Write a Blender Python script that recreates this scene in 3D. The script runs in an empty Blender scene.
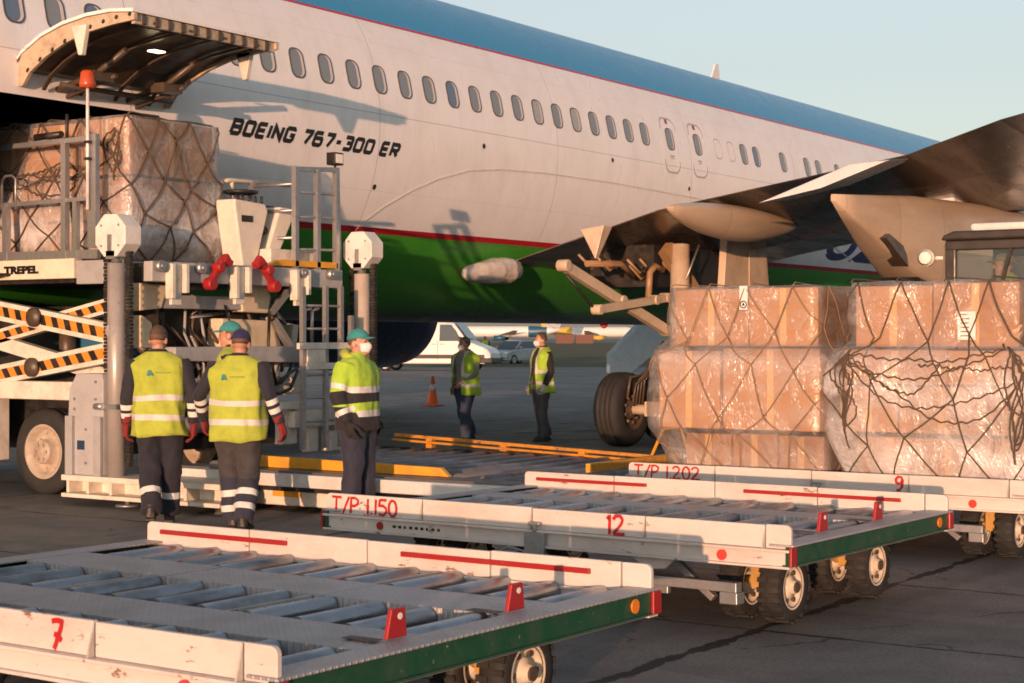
import bpy, bmesh, math, random
from mathutils import Vector, Matrix, noise

R = math.radians
random.seed(7)
SC = bpy.context.scene
COL = SC.collection

# ---------------------------------------------------------------- camera, sky, sun, exposure
CAM_H = 1.65
VIEW_YAW = 33.565            # degrees the camera is turned from the +Y axis (the aircraft lies along +Y)
cam_d = bpy.data.cameras.new("camera")
cam_d.sensor_width = 36.0
cam_d.lens = 1700.0 / 1024.0 * 36.0
cam_d.shift_y = -3.5 / 1024.0
cam_d.clip_start = 0.1
cam_d.clip_end = 6000.0
cam_d.dof.use_dof = True
cam_d.dof.focus_distance = 14.5
cam_d.dof.aperture_fstop = 10.0
cam = bpy.data.objects.new("camera", cam_d)
cam.location = (0, 0, CAM_H)
cam.rotation_euler = (R(90), 0, R(VIEW_YAW))
COL.objects.link(cam)
SC.camera = cam

SUN_EL = 2.7
SUN_AZ = Vector((0.35, -0.937))        # horizontal direction towards the sun
world = bpy.data.worlds.new("World")
SC.world = world
world.use_nodes = True
wn = world.node_tree
for n in list(wn.nodes):
    wn.nodes.remove(n)
w_out = wn.nodes.new("ShaderNodeOutputWorld")
w_bg = wn.nodes.new("ShaderNodeBackground")
w_sky = wn.nodes.new("ShaderNodeTexSky")
w_sky.sky_type = 'NISHITA'
w_sky.sun_disc = False
w_sky.sun_elevation = R(SUN_EL)
w_sky.sun_rotation = math.atan2(SUN_AZ.x, SUN_AZ.y)
w_sky.altitude = 100
w_sky.air_density = 1.0
w_sky.dust_density = 1.2
w_sky.ozone_density = 2.0
w_bg.inputs[1].default_value = 0.15
w_hsv = wn.nodes.new("ShaderNodeHueSaturation")
w_hsv.inputs['Saturation'].default_value = 0.40
wn.links.new(w_sky.outputs[0], w_hsv.inputs['Color'])
wn.links.new(w_hsv.outputs[0], w_bg.inputs[0])
wn.links.new(w_bg.outputs[0], w_out.inputs[0])

sun_d = bpy.data.lights.new("sun", 'SUN')
sun_d.energy = 2.0
sun_d.angle = R(0.5)
sun_d.color = (1.0, 0.53, 0.31)
sun = bpy.data.objects.new("sun", sun_d)
to_sun = Vector((SUN_AZ.x * math.cos(R(SUN_EL)), SUN_AZ.y * math.cos(R(SUN_EL)), math.sin(R(SUN_EL))))
sun.rotation_euler = to_sun.to_track_quat('Z', 'Y').to_euler()
sun.location = (10, -30, 20)
COL.objects.link(sun)

SC.view_settings.view_transform = 'Standard'
SC.view_settings.look = 'None'
SC.view_settings.gamma = 1.0
SC.view_settings.exposure = 1.42
SC.render.engine = 'CYCLES'
SC.cycles.max_bounces = 8
SC.cycles.transparent_max_bounces = 16
SC.cycles.use_denoising = True
SC.cycles.filter_width = 1.7

# ---------------------------------------------------------------- mesh helpers
ORG = {}                     # object name -> world position its local coordinates count from


def V(*a):
    return Vector(a if len(a) > 1 else a[0])


class MB:
    """collects shapes; build() links them as ONE mesh object"""

    def __init__(s):
        s.v, s.f, s.m, s.s = [], [], [], []

    def add(s, verts, faces, mi=0, smooth=False, M=None):
        o = len(s.v)
        for p in verts:
            p = Vector(p)
            s.v.append(M @ p if M is not None else p)
        for f in faces:
            s.f.append([o + i for i in f])
            s.m.append(mi)
            s.s.append(smooth)
        return s

    def box(s, a, b, mi=0, M=None):
        x0, y0, z0 = [min(p, q) for p, q in zip(a, b)]
        x1, y1, z1 = [max(p, q) for p, q in zip(a, b)]
        vs = [(x0, y0, z0), (x1, y0, z0), (x1, y1, z0), (x0, y1, z0), (x0, y0, z1), (x1, y0, z1), (x1, y1, z1), (x0, y1, z1)]
        fs = [(0, 3, 2, 1), (4, 5, 6, 7), (0, 1, 5, 4), (1, 2, 6, 5), (2, 3, 7, 6), (3, 0, 4, 7)]
        return s.add(vs, fs, mi, False, M)

    def bar(s, p0, p1, w, h, mi=0, up=(0, 0, 1)):
        """rectangular bar from p0 to p1, w across, h along up"""
        p0, p1 = V(p0), V(p1)
        d = p1 - p0
        L = d.length
        d.normalize()
        up = V(up)
        x = d.cross(up)
        if x.length < 1e-4:
            x = d.cross(V(1, 0, 0))
        x.normalize()
        z = x.cross(d).normalized()
        M = Matrix.Translation(p0) @ Matrix((x, d, z)).transposed().to_4x4()
        return s.box((-w / 2, 0, -h / 2), (w / 2, L, h / 2), mi, M)

    def tube(s, pts, r, seg=8, mi=0, caps=True, smooth=True, closed=False):
        pts = [V(p) for p in pts]
        n = len(pts)
        rr = r if isinstance(r, (list, tuple)) else [r] * n
        tang = []
        for i in range(n):
            if closed:
                t = pts[(i + 1) % n] - pts[i - 1]
            else:
                t = pts[min(i + 1, n - 1)] - pts[max(i - 1, 0)]
            if t.length < 1e-9:
                t = V(0, 0, 1)
            tang.append(t.normalized())
        ref = V(0, 0, 1) if abs(tang[0].z) < 0.9 else V(1, 0, 0)
        x = tang[0].cross(ref).normalized()
        vs, fs = [], []
        for i in range(n):
            t = tang[i]
            x = (x - t * x.dot(t))
            if x.length < 1e-6:
                x = t.orthogonal()
            x.normalize()
            y = t.cross(x)
            for k in range(seg):
                a = 2 * math.pi * k / seg
                ri = rr[i]
                if isinstance(ri, (list, tuple)):
                    vs.append(pts[i] + x * (ri[0] * math.cos(a)) + y * (ri[1] * math.sin(a)))
                else:
                    vs.append(pts[i] + (x * math.cos(a) + y * math.sin(a)) * ri)
        for i in range(n if closed else n - 1):
            j = (i + 1) % n
            for k in range(seg):
                k2 = (k + 1) % seg
                fs.append((i * seg + k, i * seg + k2, j * seg + k2, j * seg + k))
        s.add(vs, fs, mi, smooth)
        if caps and not closed:
            s.add(vs[:seg], [list(range(seg))[::-1]], mi)
            s.add(vs[-seg:], [list(range(seg))], mi)
        return s

    def cyl(s, p0, p1, r, seg=16, mi=0, r1=None, smooth=True):
        return s.tube([p0, p1], [r, r if r1 is None else r1], seg, mi, True, smooth)

    def ell(s, c, rad, seg=16, rings=10, mi=0, M=None):
        vs, fs = [], []
        c = V(c)
        if not isinstance(rad, (list, tuple)):
            rad = (rad, rad, rad)
        for i in range(1, rings):
            t = math.pi * i / rings
            for k in range(seg):
                a = 2 * math.pi * k / seg
                vs.append(c + V(rad[0] * math.sin(t) * math.cos(a), rad[1] * math.sin(t) * math.sin(a), rad[2] * math.cos(t)))
        vs.append(c + V(0, 0, rad[2]))
        vs.append(c - V(0, 0, rad[2]))
        for i in range(rings - 2):
            for k in range(seg):
                k2 = (k + 1) % seg
                fs.append((i * seg + k, (i + 1) * seg + k, (i + 1) * seg + k2, i * seg + k2))
        for k in range(seg):
            k2 = (k + 1) % seg
            fs.append((len(vs) - 2, k, k2))
            fs.append((len(vs) - 1, (rings - 2) * seg + k2, (rings - 2) * seg + k))
        return s.add(vs, fs, mi, True, M)

    def prism(s, poly, h0, h1, axis='y', mi=0, M=None, smooth=False):
        """2D polygon extruded along axis: 'y' -> poly is (x,z); 'x' -> (y,z); 'z' -> (x,y)"""
        def mk(a, b, h):
            return {'y': (a, h, b), 'x': (h, a, b), 'z': (a, b, h)}[axis]
        n = len(poly)
        vs = [mk(a, b, h0) for a, b in poly] + [mk(a, b, h1) for a, b in poly]
        s.add(vs, [list(range(n))[::-1], list(range(n, 2 * n))], mi, False, M)
        return s.add(vs, [(i, (i + 1) % n, n + (i + 1) % n, n + i) for i in range(n)], mi, smooth, M)

    def loft(s, rings, mi=0, caps=True, smooth=True, closed=True, M=None):
        n = len(rings[0])
        vs = [p for r in rings for p in r]
        fs = []
        for i in range(len(rings) - 1):
            for k in range(n if closed else n - 1):
                k2 = (k + 1) % n
                fs.append((i * n + k, i * n + k2, (i + 1) * n + k2, (i + 1) * n + k))
        s.add(vs, fs, mi, smooth, M)
        if caps and closed:
            s.add(rings[0], [list(range(n))[::-1]], mi, False, M)
            s.add(rings[-1], [list(range(n))], mi, False, M)
        return s

    def lathe(s, prof, c, axis='y', seg=32, mi=0, smooth=True, caps=True):
        """profile of (distance along axis, radius)"""
        rings = []
        c = V(c)
        for h, r in prof:
            ring = []
            for k in range(seg):
                a = 2 * math.pi * k / seg
                p, q = r * math.cos(a), r * math.sin(a)
                ring.append(c + {'y': V(p, h, q), 'x': V(h, p, q), 'z': V(p, q, h)}[axis])
            rings.append(ring)
        return s.loft(rings, mi, caps, smooth)

    def ribbon(s, pts, nrm, w, lift=0.002, mi=0):
        """flat painted stroke following pts on a surface with normal nrm"""
        pts = [V(p) for p in pts]
        nrm = V(nrm).normalized()
        L, Rr = [], []
        for i, p in enumerate(pts):
            t = (pts[min(i + 1, len(pts) - 1)] - pts[max(i - 1, 0)]).normalized()
            sd = nrm.cross(t).normalized()
            ww = w * random.uniform(0.85, 1.12)
            L.append(p + sd * ww / 2 + nrm * lift)
            Rr.append(p - sd * ww / 2 + nrm * lift)
        n = len(pts)
        return s.add(L + Rr, [(i, n + i, n + i + 1, i + 1) for i in range(n - 1)], mi)

    def mesh(s, name, off=None):
        me = bpy.data.meshes.new(name)
        vs = [p - off for p in s.v] if off is not None else s.v
        me.from_pydata([tuple(p) for p in vs], [], s.f)
        me.polygons.foreach_set('material_index', s.m)
        me.polygons.foreach_set('use_smooth', s.s)
        return me

    def build_each(s, name, mats, parent=None, bevel=0.0):
        """every separate piece becomes an object of its own"""
        par = list(range(len(s.v)))

        def find(i):
            while par[i] != i:
                par[i] = par[par[i]]
                i = par[i]
            return i
        key = {}
        for i, p in enumerate(s.v):
            k = (round(p.x, 5), round(p.y, 5), round(p.z, 5))
            if k in key:
                par[find(i)] = find(key[k])
            key[k] = i
        for f in s.f:
            for i in f[1:]:
                par[find(i)] = find(f[0])
        groups = {}
        for j, f in enumerate(s.f):
            groups.setdefault(find(f[0]), []).append(j)
        out = []
        for js in groups.values():
            g2 = MB()
            for j in js:
                g2.add([s.v[i] for i in s.f[j]], [list(range(len(s.f[j])))], s.m[j], s.s[j])
            out.append(g2.build(name, mats, parent, bevel))
        return out

    def build(s, name, mats, parent=None, bevel=0.0, world=True, loc=None, recalc=True, flat_open=False):
        off = V(0, 0, 0)
        if parent is not None and world:
            off = ORG.get(parent.name, V(0, 0, 0))
        if loc is not None:
            off = V(loc)
        me = s.mesh(name, off)
        if recalc:
            b = bmesh.new()
            b.from_mesh(me)
            bmesh.ops.remove_doubles(b, verts=b.verts, dist=1e-5)
            bmesh.ops.recalc_face_normals(b, faces=b.faces)
            b.to_mesh(me)
            b.free()
        return link(name, me, mats, parent, off if loc is not None else None, bevel)


def link(name, me, mats, parent=None, loc=None, bevel=0.0):
    for m in (mats if isinstance(mats, (list, tuple)) else [mats]):
        if m.name not in [x.name for x in me.materials if x]:
            me.materials.append(m)
    o = bpy.data.objects.new(name, me)
    COL.objects.link(o)
    if parent is not None:
        o.parent = parent
        ORG[o.name] = ORG.get(parent.name, V(0, 0, 0))
    elif loc is not None:
        o.location = loc
        ORG[o.name] = V(loc)
    else:
        ORG[o.name] = V(0, 0, 0)
    if bevel:
        md = o.modifiers.new("bevel", 'BEVEL')
        md.width = bevel
        md.segments = 2
        md.limit_method = 'ANGLE'
        md.angle_limit = R(40)
    return o


def tag(o, label=None, cat=None, group=None, kind=None):
    if label:
        o['label'] = label
    if cat:
        o['category'] = cat
    if group:
        o['group'] = group
    if kind:
        o['kind'] = kind
    return o


def thing(name, label, cat, loc=(0, 0, 0), rz=0.0, group=None):
    o = bpy.data.objects.new(name, None)
    o.empty_display_size = 0.3
    COL.objects.link(o)
    o.location = loc
    o.rotation_euler = (0, 0, rz)
    ORG[o.name] = V(loc)
    return tag(o, label, cat, group)


def dup(o, parent=None):
    c = o.copy()
    COL.objects.link(c)
    c.parent = parent
    ORG[c.name] = ORG.get(o.name, V(0, 0, 0))
    for ch in list(o.children):
        dup(ch, c)
    return c


# a throw-away scene in which voxel remeshes are evaluated
TMP = bpy.data.scenes.new("tmp")


def remesh(mb, voxel, smooth=3, name="m"):
    me = mb.mesh(name)
    b = bmesh.new()
    b.from_mesh(me)
    bmesh.ops.remove_doubles(b, verts=b.verts, dist=1e-6)
    bmesh.ops.recalc_face_normals(b, faces=b.faces)
    b.to_mesh(me)
    b.free()
    o = bpy.data.objects.new("t", me)
    TMP.collection.objects.link(o)
    md = o.modifiers.new("r", 'REMESH')
    md.mode = 'VOXEL'
    md.voxel_size = voxel
    md.use_smooth_shade = True
    if smooth:
        m2 = o.modifiers.new("s", 'SMOOTH')
        m2.factor = 0.5
        m2.iterations = smooth
    vl = TMP.view_layers[0]
    vl.update()
    out = bpy.data.meshes.new_from_object(o.evaluated_get(vl.depsgraph))
    bpy.data.objects.remove(o)
    bpy.data.meshes.remove(me)
    out.name = name
    return out


def fbm(p, oct=3):
    v, a, t = 0.0, 1.0, 0.0
    for i in range(oct):
        v += a * noise.noise(p)
        t += a
        p = p * 2.03
        a *= 0.5
    return v / t


# ---------------------------------------------------------------- materials
MATS = {}


def new_mat(name):
    m = bpy.data.materials.new(name)
    m.use_nodes = True
    nt = m.node_tree
    b = nt.nodes["Principled BSDF"]
    MATS[name] = m
    return m, nt, b


def N(nt, t, **k):
    n = nt.nodes.new(t)
    for a, v in k.items():
        if a.startswith('i_'):
            key = a[2:]
            n.inputs[int(key) if key.isdigit() else key].default_value = v
        else:
            setattr(n, a, v)
    return n


def math_n(nt, op, a, b=None, clamp=False):
    n = N(nt, 'ShaderNodeMath', operation=op)
    n.use_clamp = clamp
    for i, x in enumerate((a, b)):
        if x is None:
            continue
        if isinstance(x, (int, float)):
            n.inputs[i].default_value = x
        else:
            nt.links.new(x, n.inputs[i])
    return n.outputs[0]


def mix_n(nt, fac, a, b):
    n = N(nt, 'ShaderNodeMix', data_type='RGBA')
    for sock, x in ((n.inputs[0], fac), (n.inputs[6], a), (n.inputs[7], b)):
        if isinstance(x, (int, float)):
            sock.default_value = x
        elif isinstance(x, (tuple, list)):
            sock.default_value = (*x, 1) if len(x) == 3 else x
        else:
            nt.links.new(x, sock)
    return n.outputs[2]


def noise_n(nt, vec, scale, detail=4, rough=0.6):
    n = N(nt, 'ShaderNodeTexNoise', i_Scale=scale, i_Detail=detail, i_Roughness=rough)
    if vec is not None:
        nt.links.new(vec, n.inputs['Vector'])
    return n.outputs[0]


def ramp_n(nt, x, a, b):
    n = N(nt, 'ShaderNodeMapRange', i_1=a, i_2=b, i_3=0.0, i_4=1.0)
    n.clamp = True
    nt.links.new(x, n.inputs[0])
    return n.outputs[0]


def coord(nt, kind='Object', scale=None):
    c = N(nt, 'ShaderNodeTexCoord')
    o = c.outputs[kind]
    if scale:
        mp = N(nt, 'ShaderNodeMapping')
        mp.inputs['Scale'].default_value = scale
        nt.links.new(o, mp.inputs[0])
        o = mp.outputs[0]
    return o


def paint(name, col, rough=0.45, metal=0.0, dirt=0.35, dirt_col=(0.10, 0.075, 0.055), scale=6.0, bump=0.08, wear=0.0,
          wear_col=(0.25, 0.16, 0.1), coat=0.0, stretch=None):
    """worn paint, metal or plastic: base colour, blotches of dirt, chipped spots, uneven gloss"""
    m, nt, b = new_mat(name)
    c = coord(nt, 'Object', stretch)
    oi = N(nt, 'ShaderNodeObjectInfo')            # every object gets its own stretch of the pattern
    sh = N(nt, 'ShaderNodeVectorMath', operation='ADD')
    rs = math_n(nt, 'MULTIPLY', oi.outputs['Random'], 61.0)
    cx_ = N(nt, 'ShaderNodeCombineXYZ')
    for q in range(3):
        nt.links.new(rs, cx_.inputs[q])
    nt.links.new(c, sh.inputs[0])
    nt.links.new(cx_.outputs[0], sh.inputs[1])
    c = sh.outputs[0]
    n1 = noise_n(nt, c, scale, 6, 0.65)
    n2 = noise_n(nt, c, scale * 6.5, 4, 0.6)
    d = math_n(nt, 'MULTIPLY', ramp_n(nt, n1, 0.45, 0.75), dirt)
    col2 = mix_n(nt, d, col, dirt_col)
    tint = math_n(nt, 'MULTIPLY', ramp_n(nt, n2, 0.35, 0.7), 0.16)
    col3 = mix_n(nt, tint, col2, tuple(x * 0.6 for x in col))
    if wear:
        w = ramp_n(nt, noise_n(nt, c, scale * 3.3, 8, 0.75), 0.66 - wear * 0.1, 0.69 - wear * 0.1)
        col3 = mix_n(nt, w, col3, wear_col)
    nt.links.new(col3, b.inputs['Base Color'])
    rr = N(nt, 'ShaderNodeMapRange', i_1=0.3, i_2=0.7, i_3=max(0.05, rough - 0.13), i_4=min(1, rough + 0.15))
    nt.links.new(n1, rr.inputs[0])
    nt.links.new(rr.outputs[0], b.inputs['Roughness'])
    b.inputs['Metallic'].default_value = metal
    b.inputs['Coat Weight'].default_value = coat
    if bump:
        bp = N(nt, 'ShaderNodeBump', i_Strength=bump, i_Distance=0.01)
        nt.links.new(n2, bp.inputs['Height'])
        nt.links.new(bp.outputs[0], b.inputs['Normal'])
    return m


def cloth(name, col, col2=None, band=(0.62, 0.62, 0.60), rough=0.85, fold=0.45):
    """woven cloth; vertex values 'band' (> 0: reflective tape) and 'zone' (> 0: second colour)"""
    m, nt, b = new_mat(name)
    c = coord(nt)
    n1 = noise_n(nt, c, 14, 5, 0.6)
    base = mix_n(nt, math_n(nt, 'MULTIPLY', ramp_n(nt, n1, 0.4, 0.75), fold), col, tuple(x * 0.5 for x in col))
    if col2 is not None:
        a = N(nt, 'ShaderNodeAttribute', attribute_name='zone')
        base = mix_n(nt, math_n(nt, 'GREATER_THAN', a.outputs['Fac'], 0.0), base, col2)
    a = N(nt, 'ShaderNodeAttribute', attribute_name='band')
    g = math_n(nt, 'GREATER_THAN', a.outputs['Fac'], 0.0)
    base = mix_n(nt, g, base, band)
    nt.links.new(base, b.inputs['Base Color'])
    rr = N(nt, 'ShaderNodeMapRange', i_1=0.0, i_2=1.0, i_3=rough, i_4=0.5)
    nt.links.new(g, rr.inputs[0])
    nt.links.new(rr.outputs[0], b.inputs['Roughness'])
    b.inputs['Sheen Weight'].default_value = 0.08
    bp = N(nt, 'ShaderNodeBump', i_Strength=0.35, i_Distance=0.01)
    nt.links.new(noise_n(nt, c, 26, 4, 0.55), bp.inputs['Height'])
    nt.links.new(bp.outputs[0], b.inputs['Normal'])
    return m


WHITE = paint('white_paint', (0.72, 0.70, 0.66), 0.42, dirt=0.3, scale=4, wear=0.15)
CREAM = paint('cream_paint', (0.70, 0.65, 0.56), 0.45, dirt=0.4, scale=5, wear=0.25)
GREY = paint('grey_paint', (0.34, 0.35, 0.36), 0.45, dirt=0.35, scale=5)
STEEL = paint('galvanised_steel', (0.42, 0.43, 0.44), 0.42, metal=0.75, dirt=0.4, scale=9)
ROLLER = paint('roller_steel', (0.36, 0.39, 0.43), 0.34, metal=0.85, dirt=0.85, dirt_col=(0.09, 0.085, 0.08), scale=6, bump=0.15, stretch=(1, 0.35, 1))
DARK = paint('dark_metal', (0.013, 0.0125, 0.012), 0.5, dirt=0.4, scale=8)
BLACK = paint('black_rubber', (0.018, 0.018, 0.018), 0.75, dirt=0.4, dirt_col=(0.06, 0.055, 0.05), scale=9, bump=0.2)
YELLOW = paint('yellow_paint', (0.75, 0.36, 0.03), 0.45, dirt=0.45, scale=6, wear=0.3, wear_col=(0.12, 0.09, 0.07))
ORANGE = paint('orange_paint', (0.80, 0.26, 0.03), 0.45, dirt=0.3, scale=6)
RED = paint('red_paint', (0.33, 0.014, 0.016), 0.42, dirt=0.25, scale=7, wear=0.1)
GREEN = paint('green_paint', (0.010, 0.068, 0.034), 0.38, dirt=0.3, scale=7, wear=0.3, wear_col=(0.4, 0.36, 0.3))
RIM = paint('cream_rim', (0.66, 0.58, 0.46), 0.5, dirt=0.5, scale=12)
AMBER = paint('amber_reflector', (0.75, 0.22, 0.02), 0.2, dirt=0.1)
REDREF = paint('red_reflector', (0.65, 0.06, 0.05), 0.2, dirt=0.05)
BROWN = paint('primer_brown', (0.085, 0.06, 0.042), 0.4, dirt=0.6, dirt_col=(0.03, 0.024, 0.02), scale=5)
GEARPAINT = paint('gear_cream', (0.56, 0.45, 0.33), 0.4, dirt=0.4, dirt_col=(0.16, 0.09, 0.05), scale=3)
BLUEDK = paint('navy_paint', (0.02, 0.045, 0.10), 0.3, dirt=0.1, scale=2)
BLACKLET = paint('black_lettering', (0.012, 0.012, 0.014), 0.4, dirt=0.0, bump=0)
NAVYLET = paint('navy_lettering', (0.015, 0.03, 0.12), 0.4, dirt=0.0, bump=0)
PAPER = paint('white_paper', (0.75, 0.74, 0.70), 0.7, dirt=0.1)
WHITEAIR = paint('white_gloss', (0.74, 0.73, 0.72), 0.3, dirt=0.12, scale=1.5, bump=0)


def panelled(name, tones, period, rough, line=0.006, line_dark=0.7, stain=0.5):
    """airframe skin: patches of slightly different tone between seams, soot streaks running aft, rivet rows"""
    m, nt, b = new_mat(name)
    c = coord(nt)
    sp = N(nt, 'ShaderNodeSeparateXYZ')
    nt.links.new(c, sp.inputs[0])
    cells, line_m = [], None
    for ax, per, off in ((0, period[0], 0.31), (1, period[1], 0.17)):
        q = math_n(nt, 'ADD', math_n(nt, 'DIVIDE', sp.outputs[ax], per), off + 50)
        cells.append(math_n(nt, 'FLOOR', q))
        f = math_n(nt, 'FRACT', q)
        d = math_n(nt, 'MULTIPLY', math_n(nt, 'MINIMUM', f, math_n(nt, 'SUBTRACT', 1.0, f)), per)
        l1 = math_n(nt, 'LESS_THAN', d, line)
        line_m = l1 if line_m is None else math_n(nt, 'MAXIMUM', line_m, l1)
    cb = N(nt, 'ShaderNodeCombineXYZ')
    nt.links.new(cells[0], cb.inputs[0])
    nt.links.new(cells[1], cb.inputs[1])
    wn_ = N(nt, 'ShaderNodeTexWhiteNoise', noise_dimensions='3D')
    nt.links.new(cb.outputs[0], wn_.inputs['Vector'])
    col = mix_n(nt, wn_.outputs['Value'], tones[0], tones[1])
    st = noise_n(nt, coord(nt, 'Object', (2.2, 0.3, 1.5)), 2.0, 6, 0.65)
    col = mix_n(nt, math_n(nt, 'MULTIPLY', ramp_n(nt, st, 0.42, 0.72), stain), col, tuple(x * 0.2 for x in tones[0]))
    col = mix_n(nt, math_n(nt, 'MULTIPLY', line_m, line_dark), col, tuple(x * 0.15 for x in tones[0]))
    nt.links.new(col, b.inputs['Base Color'])
    rr = N(nt, 'ShaderNodeMapRange', i_1=0.3, i_2=0.7, i_3=rough * 0.7, i_4=rough * 1.5)
    nt.links.new(st, rr.inputs[0])
    nt.links.new(rr.outputs[0], b.inputs['Roughness'])
    bp = N(nt, 'ShaderNodeBump', i_Strength=0.25, i_Distance=0.01)
    nt.links.new(math_n(nt, 'SUBTRACT', math_n(nt, 'MULTIPLY', noise_n(nt, c, 1.6, 2, 0.5), 0.6), line_m), bp.inputs['Height'])
    nt.links.new(bp.outputs[0], b.inputs['Normal'])
    return m


FAIRING = panelled('fairing_cream', ((0.50, 0.385, 0.28), (0.45, 0.335, 0.235)), (5.0, 1.35), 0.36, 0.006, 0.5, 0.25)
WINGTONES = panelled('wing_shade_tones', ((0.125, 0.10, 0.082), (0.026, 0.023, 0.021)), (1.9, 1.45), 0.22, 0.008, 0.8, 0.7)  # brown and near-black panels imitate patchy reflections and shade under the wing
LTBLUE = paint('pale_blue_panel', (0.66, 0.76, 0.80), 0.45, dirt=0.2)
CARGREY = paint('silver_blue_car_paint', (0.42, 0.47, 0.52), 0.28, metal=0.2, dirt=0.0, bump=0, scale=0.5)
CONTAINER = paint('brick_red_paint', (0.12, 0.038, 0.022), 0.6, dirt=0.3)
CONEORANGE = paint('cone_orange', (0.80, 0.15, 0.03), 0.55, dirt=0.3, scale=10)

gm, gnt, gb = new_mat('tinted_glass')
gb.inputs['Base Color'].default_value = (0.06, 0.075, 0.08, 1)
gb.inputs['Roughness'].default_value = 0.06
gb.inputs['Specular IOR Level'].default_value = 0.8
GLASS = gm
gm, gnt, gb = new_mat('clear_glass')
gt = N(gnt, 'ShaderNodeBsdfTransparent')
gt.inputs[0].default_value = (0.82, 0.83, 0.81, 1)
gg = N(gnt, 'ShaderNodeBsdfGlossy', i_Roughness=0.05)
gx = N(gnt, 'ShaderNodeMixShader')
gx.inputs[0].default_value = 0.06
gnt.links.new(gt.outputs[0], gx.inputs[1])
gnt.links.new(gg.outputs[0], gx.inputs[2])
gnt.links.new(gx.outputs[0], gnt.nodes['Material Output'].inputs[0])
CLEAR = gm
lm, lnt, lb = new_mat('lit_lamp')
lb.inputs['Emission Color'].default_value = (1.0, 0.78, 0.45, 1)
lb.inputs['Emission Strength'].default_value = 1.6
LAMP = lm
lm, lnt, lb = new_mat('lamp_lens')
lb.inputs['Base Color'].default_value = (0.8, 0.76, 0.66, 1)
lb.inputs['Roughness'].default_value = 0.12
LENS = lm
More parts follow.
